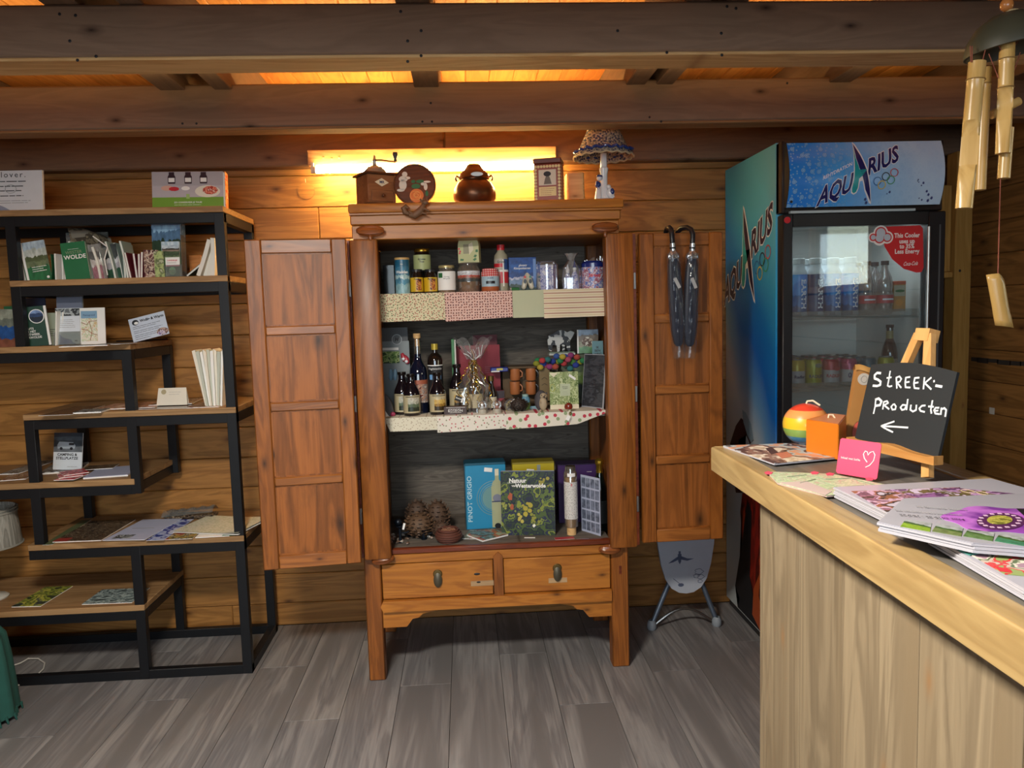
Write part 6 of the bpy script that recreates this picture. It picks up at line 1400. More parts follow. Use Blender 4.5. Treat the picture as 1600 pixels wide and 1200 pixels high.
# ================================================================== BAMBOO WIND CHIME
CY_ = 1.40
ctr = PY(1575, 60, CY_)
WC = thing('wind_chime', 'bamboo wind chime with coconut shell cap and hanging sail on red cord', 'wind chime', (ctr.x, CY_, 0))
def wl(px, py, dy=0.0):
    p = PY(px, py, CY_ + dy); return Vector((p.x - ctr.x, dy, p.z))
rim = wl(1575, 78).z; tpz = wl(1575, 20).z; rc = 0.075
COCO = plain('coconut_shell', '3e3c2e', 0.5, var=0.35)
m = MB(); m.M = Matrix.Translation((0.005, 0, rim)) @ Matrix.Rotation(R(-7), 4, 'Y')
hcap = tpz - rim
m.lathe([(rc, 0.0), (rc * .99, hcap * .15), (rc * .90, hcap * .42), (rc * .68, hcap * .74), (rc * .36, hcap * .95), (0, hcap), ], 28)
m.lathe([(rc * .94, -0.001), (rc * .84, hcap * .36), (rc * .62, hcap * .66), (0, hcap * .9)], 28)
m.lathe([(rc, 0.0), (rc * .94, -0.001)], 28)
m.build('coconut_cap', COCO, WC)
bd = wl(1573, 8); MB().sphere(bd, (0.0115, 0.0115, 0.012), 16, 10).build('bead', plain('bead_wood', 'b5713a', 0.3, coat=0.4), WC)
RC = plain('red_cord', '8c4a38', 0.8)
MB().tube([(bd.x, 0, bd.z), (bd.x, 0, 2.0595)], 0.0015, 6).build('hanging_cord', CREAM, WC)
MB().tube([(bd.x, 0, bd.z - .01), (0.004, -0.012, rim + hcap * 1.0), (0.018, -0.034, rim + hcap * .80)], 0.003, 6).build('raffia', plain('raffia', 'a8946c', 0.9), WC)
def bamboo(p0, p1, r0, dy, cut=True, nodes=(0.11,), flipcut=False):
    a, b = wl(*p0, dy), wl(*p1, dy); L = (a - b).length; d = (b - a).normalized()
    q = d.to_track_quat('-Z', 'Y')
    m = MB(); m.M = Matrix.Translation(b) @ (a - b).to_track_quat('Z', 'Y').to_matrix().to_4x4()
    n_ = 22; prof = []
    zs = [0, 0.02, 0.045, 0.06, 0.08] + [L * .30, L * .5, L * .58, L * .60, L * .62, L * .8] + [L * (1 - k) + e for k in nodes for e in (-0.003, 0, 0.003)] + [L]
    zs = sorted(set(round(z, 5) for z in zs if 0 <= z <= L))
    rows = []
    for z in zs:
        rr = r0 * (1 + (0.07 if any(abs(z - L * (1 - k)) < 0.001 for k in nodes) else 0)); row = []
        for i in range(n_):
            an = 2 * PI * i / n_; x_, y_ = rr * math.cos(an), rr * math.sin(an)
            if cut and z < L * .60:                        # open flute: the front is scooped away
                k_ = min(1, (L * .60 - z) / 0.012) * (1 if z > 0.06 else max(0, (z - 0.0) / 0.06 * .5))
                lim = r0 * (1 - 1.05 * k_)
                sx_ = -1 if flipcut else 1
                v_ = x_ * sx_ * 0.75 - y_ * .66
                if -v_ > lim * 1.0 and False: pass
                if v_ < -lim: x_ += (-lim - v_) * .75 * sx_; y_ -= (-lim - v_) * .66
            row.append(m._v((x_, y_, z)))
        rows.append(row)
    for A, B_ in zip(rows, rows[1:]):
        for i in range(n_): m._f([A[i], A[(i + 1) % n_], B_[(i + 1) % n_], B_[i]])
    # hollow ends
    for row, s_ in ((rows[-1], -1), (rows[0], 1)):
        c_ = m._v((0, 0, (L if s_ < 0 else 0) + s_ * 0.004))
        for i in range(n_): m._f([row[i], row[(i + 1) % n_], c_])
    o = m.build('bamboo_tube', W_BAMB, WC); T4 = Matrix.Translation(b) @ (a - b).to_track_quat('Z', 'Y').to_matrix().to_4x4()
    for k in nodes:
        MB().tube([T4 @ Vector((r0 * 1.06 * math.cos(i * PI / 10), r0 * 1.06 * math.sin(i * PI / 10), L * (1 - k))) for i in range(20)], 0.0012, 5, True).build('node_ring', plain('bamboo_node', '8a6a3c', 0.5), o)
    return o
bamboo((1527, 97), (1506, 326), 0.0145, -0.025, nodes=(0.12,))
bamboo((1540, 106), (1531, 297), 0.0105, 0.030, nodes=(0.13,), cut=False)
bamboo((1574, 68), (1567, 240), 0.0125, -0.030, nodes=(0.14, .40))
bamboo((1574, 200), (1568, 279), 0.0108, -0.018, nodes=(), cut=False)
bamboo((1592, 158), (1548, 180), 0.008, 0.035, nodes=(), cut=False)
bamboo((1640, 80), (1636, 300), 0.0135, 0.0, nodes=(0.12,))
for a, b in (((1516, 72), (1517, 97)), ((1519, 72), (1519, 97)), ((1547, 48), (1535, 96)), ((1547, 48), (1564, 78)), ((1545, 84), (1560, 122)), ((1600, 50), (1585, 72)), ((1594, 82), (1585, 110))):
    p, q = wl(*a, -0.02), wl(*b, -0.032); MB().tube([p, q], 0.0009, 5).build('cord', RC, WC)
p, q = wl(1564, 245, -0.018), wl(1559, 437, -0.010); MB().tube([p, q], 0.0010, 5).build('cord', RC, WC)
# sail: a split piece of bamboo
a, b = wl(1552, 436, -0.01), wl(1566, 512, -0.01)
m = MB()
ctrs = []
def sail(u, v):
    an = R(-62 + 124 * u); z_ = v
    c = a.lerp(b, v); r_ = 0.0175
    off = 0.028 * (math.sin(an)) 
    zz = c.z - 0.016 * (u - .5) * (1 if v > .5 else 1) + (0.010 * (1 - v) * (1 - abs(2 * u - 1)) if v < .3 else 0) - (0.010 * v * (u - .3) * -1 if v > .7 else 0)
    return (c.x + off * .75 + 0.001, c.y - r_ * math.cos(an) + 0.004, zz)
m.sheet(sail, 12, 8); s_ = m.build('sail', W_BAMB, WC); md = s_.modifiers.new('thickness', 'SOLIDIFY'); md.thickness = 0.003

# ================================================================== UMBRELLAS ON THE RIGHT DOOR
UF = plain('umbrella_navy', '1c2638', 0.35, var=0.3)
def umbrella(px, label, hookdir, lean):
    p = PY(px, 372, 2.80)
    t = thing('umbrella', label, 'umbrella', (p.x, 2.79, p.z), 0, 'umbrellas hanging on the right door', ry=lean)
    if hookdir: hk = [(0, 0, -0.02), (0, 0, 0.012), (-0.004, 0.008, 0.030), (-0.014, 0.028, 0.040), (-0.026, 0.056, 0.040), (-0.034, 0.080, 0.030), (-0.036, 0.084, 0.010)]
    else: hk = [(0, 0, -0.02), (0, 0, 0.014), (0.0, 0.008, 0.030), (0, 0.028, 0.040), (0, 0.058, 0.040), (0, 0.078, 0.030), (0, 0.083, 0.008)]
    MB().tube(hk, 0.0095, 12).build('hook_handle', DARK, t)
    MB().lathe([(0.0105, -0.048), (0.0108, -0.020)], 14).build('collar', plain('umbrella_silver', 'b0b4ba', 0.25, 0.8), t)
    MB().lathe([(0.0112, -0.040), (0.0112, -0.034)], 14).build('collar_band', DARK, t)
    MB().lathe([(0.010, -0.048), (0.019, -0.062), (0.020, -0.072), (0.016, -0.078)], 14, flute=0.15, nf=7).build('rib_crown', plain('umbrella_silver', '', 0), t)
    MB().lathe([(0.015, -0.070), (0.021, -0.10), (0.024, -0.16), (0.025, -0.26), (0.023, -0.34), (0.016, -0.385), (0.008, -0.395), (0, -0.396)], 28, flute=0.09, nf=7).build('folded_canopy', UF, t)
    m = MB()
    def f(u, v):
        an = 2 * PI * u; z_ = -0.055 - 0.385 * v; r_ = (0.0225 + 0.006 * math.sin(v * PI) if v < .88 else 0.024 - 0.02 * (v - .88)) + 0.0012 * math.sin(u * 40 + v * 23) + 0.001 * math.sin(v * 60 + u * 9)
        return (r_ * math.cos(an), r_ * math.sin(an) * .9, z_)
    m.sheet(f, 26, 30).build('plastic_sleeve', glassy('crinkled_film', 'f4f6f8', 0.08, 0.02, 0.02, fk=0.16), t)
    B(-0.006, 0.006, -0.0285, -0.0275, -0.185, -0.145).build('price_label', plain('label_grey', 'a8a8a8', 0.5), t, rot=(0, R(-24), 0), loc=(-0.066, 0, -0.014))
    return t
umbrella(1049, 'navy folded umbrella in clear sleeve, left of the two on the right door', False, R(-3))
umbrella(1081, 'navy folded umbrella in clear sleeve, right of the two on the right door', True, R(2))

# ================================================================== IRONING BOARD BEHIND THE RIGHT DOOR
IB = thing('ironing_board', 'upright ironing board with grey bird-print cover standing behind the right door', 'ironing board', (0, 0, 0))
IY = 3.22
pr = [(0.145, 0.62), (0.142, 0.46), (0.132, 0.36), (0.118, 0.28), (0.098, 0.215), (0.07, 0.175), (0.035, 0.155), (0, 0.150)]
cxb = PY(1071, 880, IY).x
ol = [(cxb + a * .93, z) for a, z in pr] + [(cxb - a * .93, z) for a, z in pr[::-1][1:]] + [(cxb - 0.14, 1.18), (cxb + 0.14, 1.18)]
cv = MB().prism(ol, IY - 0.012, IY + 0.006).build('board_cover', plain('cover_pale_grey', 'a7adb8', 0.9, var=0.08), IB)
INKB = plain('print_slate', '4a536a', 0.9)
def bird(cx, cz, s_, par):
    m = MB()
    for poly in ([(-.2, .5), (.2, .5), (.15, -.3), (0, -.6), (-.15, -.3)], [(.1, .3), (.8, .0), (1.5, -.05), (.8, -.25), (.15, -.1)], [(-.1, .3), (-.8, -.15), (-1.2, -.45), (-.7, -.35), (-.15, -.1)], [(-.1, .5), (.1, .5), (.12, .8), (-.12, .8)]):
        m.prism([(cx + a * s_, cz + b * s_) for a, b in poly], IY - 0.0126, IY - 0.012)
    return m.build('bird_print', INKB, par, smooth=False)
q = PY(1062, 873, IY - .012); bird(q.x, q.z, 0.042, cv)
for px, py, r0 in ((1092, 893, 0.018), (1095, 901, 0.014), (1088, 900, 0.012), (1094, 908, 0.010)):
    q = PY(px, py, IY - .012); MB().tube([(q.x + r0 * math.cos(i * PI / 8) * (1 + .3 * math.cos(5 * i * PI / 8)), IY - 0.0125, q.z + r0 * .7 * math.sin(i * PI / 8)) for i in range(16)], 0.0009, 4, True).build('flower_print', INKB, cv)
q = PY(1064, 914, IY - .012); MB().prism(disc(0.010, 0, 0, q.x, q.z, 14, 1.3, .8), IY - 0.0126, IY - 0.012).build('bud_print', INKB, cv, smooth=False); MB().tube([(q.x - 0.034, IY - 0.0125, q.z + 0.03), (q.x - 0.012, IY - .0125, q.z + 0.012), (q.x, IY - .0125, q.z)], 0.0012, 4).build('stem_print', INKB, cv)
GRT = plain('blue_grey_tube', '5a6676', 0.4, 0.5)
f0, f1 = PZ(1020, 982, 0.012), PZ(1121, 975, 0.012)
MB().tube([(f0.x, 3.20, 0.02), (PY(1046, 912, 3.24).x, 3.245, 0.19), (cxb - 0.02, 3.25, 0.34)], 0.011, 10).build('leg', GRT, IB)
MB().tube([(f1.x, 3.20, 0.02), (PY(1096, 912, 3.24).x, 3.245, 0.19), (cxb + 0.02, 3.25, 0.34)], 0.011, 10).build('leg', GRT, IB)
for p in (f0, f1): MB().lathe([(0, 0), (0.016, 0), (0.021, 0.008), (0.020, 0.028), (0.013, 0.042), (0.011, 0.042)], 14, (p.x, 3.20, 0), flute=0.05, nf=10).build('rubber_foot', plain('foot_grey', '8a929a', 0.6), IB)
MB().tube([(f0.x + 0.02 + (f1.x - f0.x - 0.04) * k / 12, 3.205, 0.022 + 0.062 * math.sin(PI * k / 12)) for k in range(13)], 0.006, 8).build('cross_bar', plain('cross_bar_steel', '6e6a66', 0.25, 0.8), IB)

# ================================================================== GOODS IN THE CABINET
S1, S2, S3 = 1.4782, 1.0082, 0.5122
# ---- cloths over the two shelf edges
def cloth(name, label, px0, px1, ptop, pbot, Y, shelf, mat, wave=0.004, corner=None, group='cloths over the cabinet shelves'):
    a, b = PY(px0, ptop, Y).x, PY(px1, ptop, Y).x
    zt = shelf + 0.001; zb0, zb1 = (PY((px0 + px1) / 2, p, Y).z for p in (pbot if isinstance(pbot, tuple) else (pbot, pbot)))
    t = thing(name, label, 'cloth', (a, Y, zt), 0, group); W = b - a
    def f(u, v):
        zb = zb0 + (zb1 - zb0) * u - zt
        if corner: zb = zb * (1 - corner(u))
        return (u * W, -0.002 - wave * math.sin(u * 7 + px0) * v - 0.003 * v, zb * v)
    MB().sheet(f, 24, 8).build('hanging_edge', mat, t)
    MB().sheet(lambda u, v: (u * W, -0.002 + v * 0.12, 0.0002 + (0.0012 if 0 < v else 0)), 2, 3).build('shelf_part', mat, t)
    return t
F1 = dots('floral_cream', 'cfc6a4', '9a4a44', 125, 0.26, fg2='5c6a4a'); F2 = dots('pink_dotted', 'd3b0a4', '5c3038', 100, 0.27, fg2='7a4038', rnd=0.35)
F3 = plain('sage_linen', 'b4b79a', 0.9, var=0.05)
def stripes(name):
    k = NT(name); tc = k.n('TexCoord'); sp = k.n('SeparateXYZ'); k.l(tc.outputs['Object'], sp.inputs[0])
    m = k.n('Math', operation='MULTIPLY'); m.inputs[1].default_value = 330; k.l(sp.outputs[2], m.inputs[0]); s_ = k.n('Math', operation='SINE'); k.l(m.outputs[0], s_.inputs[0])
    mr = k.n('MapRange'); mr.inputs[1].default_value = -1; k.l(s_.outputs[0], mr.inputs[0])
    k.l(k.ramp(mr.outputs[0], [(0.0, 'c9b896'), (0.35, 'ded3b8'), (0.75, 'd8ccb4'), (0.92, 'b08a78')]), k.b.inputs['Base Color']); k.b.inputs['Roughness'].default_value = 0.95; return k.m
Yc = 2.928
cloth('shelf_cloth', 'cream cloth with tiny red and green sprigs hanging at top shelf left', 594, 695, 456, (502, 501), Yc, S1, F1)
cloth('shelf_cloth', 'pink cloth with small dark dots hanging from the top cabinet shelf', 694.6, 800, 456, (501, 497), Yc - 0.002, S1, F2, 0.003)
cloth('shelf_cloth', 'plain sage cloth hanging from the top cabinet shelf beside the pink cloth', 800.4, 850, 455, (496, 496), Yc, S1, F3, 0.002)
cloth('shelf_cloth', 'striped cream cloth hanging at the right end of top cabinet shelf', 849, 945, 454, (496, 495), Yc - 0.003, S1, stripes('striped_cream'), 0.008)
F4 = dots('cream_lattice', 'd2ccb8', 'a89a86', 90, 0.18); F5 = dots('white_red_sprig', 'd8d2c6', 'b8606a', 62, 0.17, fg2='8a8a70'); F6 = dots('rose_print', 'd6cfc0', 'b83a4c', 38, 0.26, fg2='8a9a74')
cloth('shelf_cloth', 'cream lattice patterned cloth at the left end of middle cabinet shelf', 602, 684, 655, (673, 673), Yc, S2, F4, 0.003, corner=lambda u: max(0, .75 - u * 9))
cloth('shelf_cloth', 'white cloth with red sprigs hanging at the middle of middle shelf', 683, 791, 655, (674, 671), Yc - 0.002, S2, F5, 0.003)
cloth('shelf_cloth', 'cream rose-printed cloth hanging at the right of the middle cabinet shelf', 790, 946, 652, (668, 662), Yc, S2, F6, 0.003, corner=lambda u: max(0, (u - .72) * 2.6))

# ---- top shelf
def lab_text(t, s, size, mat, R_, z, **k):
    me = text_mesh(s, size, wrap=R_, **k); me.transform(Matrix.Rotation(PI / 2, 4, 'X')); me.materials.clear(); me.materials.append(mat); return put('lettering', me, t, (0, 0, z))
def place(px0, px1, pt, Y, shelf):
    a, b = PY(px0, pt + 20, Y).x, PY(px1, pt + 20, Y).x; return (a + b) / 2, (b - a) / 2, PY((px0 + px1) / 2, pt, Y).z - shelf
SMK = glassy('smoky_plastic', '6a7072', 0.1, 0.10, 0.02, fk=0.2)
GJ = glassy('jar_glass', 'e8e4da', 0.03, 0.10, 0.2)
x, r, h = place(600, 617, 415, 3.02, S1)
t = thing('storage_box', 'empty clear plastic box at the left end of the top cabinet shelf', 'box', (x, 3.02, S1)); 
B(-r, r, -r, r, 0, 0.003).build('bottom', SMK, t)
for q in ((-r, -r + .001, -r, r), (r - .001, r, -r, r), (-r, r, -r, -r + .001), (-r, r, r - .001, r)): B(q[0], q[1], q[2], q[3], 0.003, h).build('side', SMK, t)
x, r, h = place(617, 640, 403, 2.98, S1)
t = thing('tube_tin', 'blue sea-print cylinder tin with wooden lid on the top cabinet shelf', 'tin', (x, 2.98, S1))
MB().lathe([(0, 0), (r, 0), (r, h - 0.008)], 24).build('body', scenic('print_sea', [(0, '8ab0b8'), (0.3, '4f87a0'), (0.45, 'a8c4c8'), (0.55, '3f7896'), (0.8, '24607e')], 6, 3), t)
MB().lathe([(r * 1.02, h - 0.008), (r * 1.02, h), (0, h)], 24).build('lid', wood('cork_lid', 'a07c48', 'c9a468', 'X', knots=0), t)
lab_text(t, 'Wadden', 0.015, WHITE, r * 1.02, h * .60, bold=0.03); lab_text(t, 'NL', 0.013, WHITE, r * 1.02, h * .45); lab_text(t, '~', 0.02, WHITE, r * 1.02, h * .82)
def jar(x, y, z, r, h, label, contents, lidm, lidh=0.012, lab=None, lz=(0.1, 0.7), glass=None, name='jar', half=1.3, printer=None, group=None):
    t = thing(name, label, 'jar', (x, y, z), 0, group)
    MB().lathe([(0, 0), (r * .92, 0), (r, 0.005), (r, (h - lidh) * .82), (r * .80, (h - lidh) * .96), (r * .80, h - lidh)], 22).build('glass', glass or contents, t)
    if glass: MB().lathe([(0, 0.003), (r * .9, 0.003), (r * .95, (h - lidh) * .75), (0, (h - lidh) * .75)], 20).build('contents', contents, t)
    MB().lathe([(r * .86, h - lidh), (r * .88, h - lidh + 0.002), (r * .88, h - 0.002), (r * .84, h), (0, h)], 22).build('lid', lidm, t)
    if lab: MB().band(r * 1.012, h * lz[0], h * lz[1], half).build('label', lab, t)
    if printer: printer(t, r, h)
    return t
DKJ = plain('dark_syrup', '1c120e', 0.12, coat=0.5); YL = plain('label_yellow', 'c9a21c', 0.45)
def lion(t, r, h):
    MB().band(r * 1.025, h * .14, h * .60, 0.42, 6, mid=-PI / 2 + 0.35).build('figure_print', blotch('print_figure', ['5a2a1c', 'c98a3a', '8c3a24', '241a18'], 80, seed=57), t)
    lab_text(t, 'Appel', 0.009, DARK, r * 1.03, h * .60, bold=0.03)
for i, (a, b) in enumerate(((641, 662), (662, 684))):
    x, r, h = place(a, b, 421, 2.985, S1)
    jar(x, 2.985, S1, r * .98, h, ['dark syrup jar with yellow label, left of the pair', 'dark syrup jar with yellow label, right of the pair'][i], DKJ, DARK, 0.009, YL, (0.08, 0.66), group='yellow-labelled syrup jars', printer=lion)
for i, a in enumerate((641, 662)):
    x, r, h = place(a, a + 21, 421, 3.05, S1); 
x, r, h = place(643, 671, 384, 3.03, S1)
zj = h - (PY(657, 384, 3.03).z - PY(657, 418, 3.03).z)
# a second row jar carries the tall one
for i, a in enumerate((646, 668)):
    xx, rr_, hh = place(a, a + 20, 420, 3.045, S1); jar(xx, 3.05, S1, rr_ * .95, 0.082, 'dark lidded jar hidden behind the yellow-labelled syrup jars', DKJ, DARK, 0.009, group='rear syrup jars')
jar(x + 0.005, 3.045, S1 + 0.0825, r * .98, 0.092, 'dark jar with green label and gold lid on top of the syrup jars', DKJ, GOLD, 0.012, plain('label_sage', 'a9b07a', 0.5), (0.10, 0.74), printer=lambda t, r, h: (lab_text(t, 'Groene\nThee', 0.0095, DARK, r * 1.03, h * .5, bold=0.03)))
x, r, h = place(684, 712, 415, 2.985, S1)
jar(x, 2.985, S1, r, h, 'honey jar with white label and pale lid on the top cabinet shelf', plain('honey', '8a6430', 0.3), plain('lid_cream_gold', 'b8a878', 0.35, 0.5), 0.010, WHITE, (0.10, 0.78), glass=GJ, printer=lambda t, r, h: (lab_text(t, 'Honing\n500 gram', 0.007, DARK, r * 1.03, h * .55), MB().band(r * 1.03, h * .55, h * .72, 0.30, 4, mid=-PI / 2 - 0.75).build('label_print', GREENP, t)))
x, r, h = place(714, 751, 411, 2.995, S1)
jar(x, 2.995, S1, r, h, 'large clear tub of brown grains with photo label under the green pouch', plain('grains', '8a6038', 0.7, var=0.3), plain('lid_dark_clear', '5a5048', 0.3), 0.006, scenic('print_cranberry', [(0, '3a3c3a'), (0.3, '8a5a4a'), (0.45, 'b04a3c'), (0.6, 'b9b9bc'), (0.8, 'c9c9cc')], 8, 6), (0.36, 0.72), glass=GJ, half=1.2, name='tub')
hb_ = h
x, r, h = place(716, 750, 371, 2.995, S1)
t = thing('paper_pouch', 'cream and green paper pouch with red berries on top of the large tub', 'pouch', (x, 3.0, S1 + hb_ + 0.0005), R(-12))
hp = h - hb_
MB().prism([(-r * .95, 0), (r * 1.0, 0), (r * .98, hp * .7), (r * .8, hp), (-r * .8, hp), (-r * .95, hp * .7)], -0.02, 0.02).build('pouch_body', plain('pouch_cream', 'bdbd8c', 0.6), t)
B(-r * .45, r * .1, -0.0206, -0.020, hp * .35, hp * .72).build('window', plain('window_beige', '8f8a6c', 0.5), t, smooth=False)
MB().prism([(r * .1, hp * .3), (r * .5, hp * .5), (r * .4, hp * .8), (r * .05, hp * .7)], -0.0208, -0.02).build('pale_flap', CREAM, t, smooth=False)
for a, b in ((-.85, .55), (-.75, .45), (-.8, .38)): MB().prism(disc(0.004, 0, 0, r * a, hp * b, 10), -0.0206, -0.02).build('berry_print', REDP, t, smooth=False)
for a, b, an in ((.65, .25, .5), (.8, .45, .9), (.6, .12, .2), (-.6, .12, -.7)): MB().prism([(r * a + 0.008 * math.cos(an + q), hp * b + 0.010 * math.sin(an + q) * .6) for q in (0, 1.2, 3.1, 4.4)], -0.0206, -0.02).build('leaf_print', GREENP, t, smooth=False)
MB().prism([(-r * .8, hp * .88), (r * .8, hp * .88), (r * .78, hp), (-r * .78, hp)], -0.0207, 0.0207).build('dark_top_print', blotch('pouch_top', ['a8a890', '4a3a30', '8c3a3a', 'b9b9a0'], 60, seed=59), t, smooth=False)
x, r, h = place(752, 780, 420, 2.975, S1)
gm = dots('gingham_red', 'c23a3a', 'd9b0ac', 120, 0.35, rnd=0.0)
jar(x, 2.975, S1, r, h, 'jam jar with red chequered lid band and cow label', plain('jam_orange', 'a85a34', 0.3), gm, 0.014, plain('label_blue_white', '9fb8c4', 0.5), (0.22, 0.66), printer=lambda t, r, h: (MB().band(r * 1.02, h * .66, h * .86, 1.3).build('gingham_band', gm, t), MB().band(r * 1.03, h * .34, h * .46, 0.5, 6).build('cow_print', DARK, t), lab_text(t, 'HOEVE', 0.007, NAVY, r * 1.035, h * .58, bold=0.03)))
# stoneware bottle
x, r, h = place(772, 794, 382, 3.0, S1)
t = thing('stoneware_bottle', 'beige stoneware bottle with red cap and striped crest label', 'bottle', (x, 3.02, S1))
MB().lathe([(0, 0), (r, 0), (r, h * .68), (r * .92, h * .78), (r * .50, h * .86), (r * .48, h * .90)], 24).build('body', plain('stoneware', 'a39c84', 0.5), t)
MB().lathe([(r * .56, h * .885), (r * .56, h), (0, h)], 18).build('cap', REDP, t)
MB().band(r * 1.01, h * .46, h * .70, 1.5).build('label', plain('label_offwhite', 'b0a89c', 0.5), t)
MB().band(r * 1.02, h * .52, h * .60, 1.5).build('label_band', REDP, t); MB().band(r * 1.03, h * .47, h * .69, 0.45, 6, mid=-PI / 2 + .75).build('label_crest', plain('crest_blue', '2c4c84', 0.4), t)
MB().band(r * 1.02, h * .18, h * .42, 0.8, 8, mid=-PI / 2 + .5).build('lower_label', REDP, t); MB().band(r * 1.03, h * .0 + .02, h * .68, 0.10, 3, mid=-PI / 2 + .25).build('white_cross', WHITE, t); MB().band(r * 1.035, h * .42, h * .46, 1.4, 8).build('white_cross', WHITE, t)
lab_text(t, 'Gronin', 0.012, DARK, r * 1.04, h * .63, bold=0.02)
# blue box
x, r, h = place(795, 838, 402, 3.01, S1)
t = thing('gift_box', 'blue box with white script lettering on the top cabinet shelf', 'box', (x, 3.01, S1), R(4))
B(-r, r, 0, 0.05, 0, h, 0.001).build('box', scenic('print_blue_village', [(0, '4a5a54'), (0.2, '7a90b0'), (0.34, 'b8b8c8'), (0.42, '2c4a88'), (0.55, '27559c'), (0.8, '1e468c')], 7, 4), t)
text('glossary\nKlompenkaarsen', 0.0115, WHITE, t, (0, -0.001, h * .72), kx=0.25, sx=0.85, bold=0.02)
B(r - 0.012, r - 0.001, -0.0006, 0, h * .1, h * .95).build('side_print', plain('box_pale_blue', '6c8cc0', .4), t)
# pair of small clogs in front
x, r, h = place(815, 828, 428, 2.975, S1)
t = thing('clog_pair', 'pair of small painted wooden clogs standing before the blue box', 'ornament', (x + 0.008, 2.985, S1))
for s_, dx in ((-1, -0.010), (1, 0.010)):
    m = MB(); m.M = Matrix.Translation((dx, 0, 0.034)) @ Matrix.Rotation(R(72), 4, 'X') @ Matrix.Rotation(R(s_ * 14), 4, 'Z')
    m.tube([(0, -0.030, 0), (0, -0.024, 0), (0, -0.005, 0.001), (0, 0.018, 0.002), (0, 0.030, 0.004), (0, 0.036, 0.009)], [0.004, 0.0095, 0.0105, 0.0100, 0.006, 0.001], 12)
    c_ = m.build('clog', plain('clog_cream', 'bfb8a6', 0.3, coat=0.5), t)
    MB().prism(disc(0.006, 0, 0, dx, 0.036, 10, 1, 1.5), -0.0135, -0.011).build('clog_opening', DARK, c_, smooth=False); MB().prism(disc(0.0045, 0, 0, dx, 0.053, 8, 1, 1.1), -0.010, -0.007).build('clog_paint', [REDP, plain('teal_paint', '2a7a70', 0.4)][s_ > 0], c_, smooth=False)
t = thing('green_packet', 'small dark green packet on the shelf left of the small clogs', 'packet', (PY(803, 448, 2.97).x, 2.972, S1), R(20)); B(-0.02, 0.02, -0.01, 0.01, 0, 0.014, 0.003).build('packet', GREENP, t); B(-0.021, -0.012, -0.0105, 0.0105, 0.0, 0.015, 0.003).build('seal', STEEL, t)
# wrapped delft mug, cellophane bag, delft tin
DELFT = blotch('delft_print', ['c9cbdc', '5a6cae', 'b9bede', '8c96c8', 'd9d9e4'], 60, seed=61, rough=0.2)
x, r, h = place(838, 872, 412, 2.985, S1)
t = thing('wrapped_mug', 'pale blue and white mug packed in crinkled film', 'mug', (x, 2.99, S1))
MB().lathe([(0, 0), (r * .92, 0), (r * .97, 0.004), (r * .95, h * .92), (r * .9, h * .94), (0, h * .94)], 24).build('mug', DELFT, t)
MB().lathe([(r * .97, h * .86), (r * .98, h * .94)], 24).build('rim', plain('rim_lilac', 'a9acc8', 0.3), t)
MB().lathe([(r * 1.0, 0), (r * 1.03, h * .3), (r * 1.0, h * .7), (r * 1.02, h * .97), (r * .8, h * 1.04), (r * .98, h * 1.08)], 30, flute=0.03, nf=11).build('film', CLEAR, t)
x, r, h = place(878, 907, 396, 2.985, S1)
t = thing('cellophane_bag', 'cellophane bag holding two delft blue figurines', 'bag', (x, 2.985, S1))
for dx, zz in ((-0.014, h * .70), (0.013, h * .80)):
    f = MB().lathe([(0, 0), (0.017, 0), (0.018, 0.01), (0.014, zz * .45), (0.009, zz * .55), (0.006, zz * .62)], 14, (dx, 0, 0.002)).build('figurine', DELFT, t); MB().sphere((dx, 0, zz * .72), (0.008, 0.008, 0.011), 12, 8).build('figurine_head', POR, f); MB().lathe([(0.009, zz * .76), (0.005, zz * .84), (0.002, zz)], 12, (dx, 0, 0)).build('figurine_hat', POR if dx < 0 else PB, f)
MB().lathe([(r * .95, 0), (r * 1.02, h * .3), (r * .9, h * .6), (r * .35, h * .82), (r * .55, h * .93), (r * .8, h)], 26, flute=0.06, nf=9, sy=.7).build('cellophane', CLEAR, t)
x, r, h = place(908, 946, 408, 2.985, S1)
t = thing('delft_tin', 'round tin with blue lid and red lettering at the right end', 'tin', (x, 2.995, S1))
MB().lathe([(0, 0), (r * .95, 0), (r * .95, h * .80)], 26).build('body', blotch('delft_tin_print', ['c3c0cc', '6070b0', 'b8a8b8', '9a5a6c', 'd0ccd6'], 50, seed=63, rough=0.25), t)
MB().lathe([(r * .97, h * .78), (r * .97, h * .92), (r * .8, h), (0, h)], 26).build('lid', plain('lid_royal_blue', '1e2c70', 0.2, coat=0.5), t)
lab_text(t, 'Stroop', 0.018, REDP, r * .98, h * .48, bold=0.04)
MB().sheet(lambda u, v: ((u - .5) * 0.09 + 0.012, 0.0 + 0.01 * math.sin(u * 11), h * .9 + 0.035 * v * (0.4 + .6 * u) + 0.004 * math.sin(u * 21)), 16, 4).build('film', CLEAR, t)

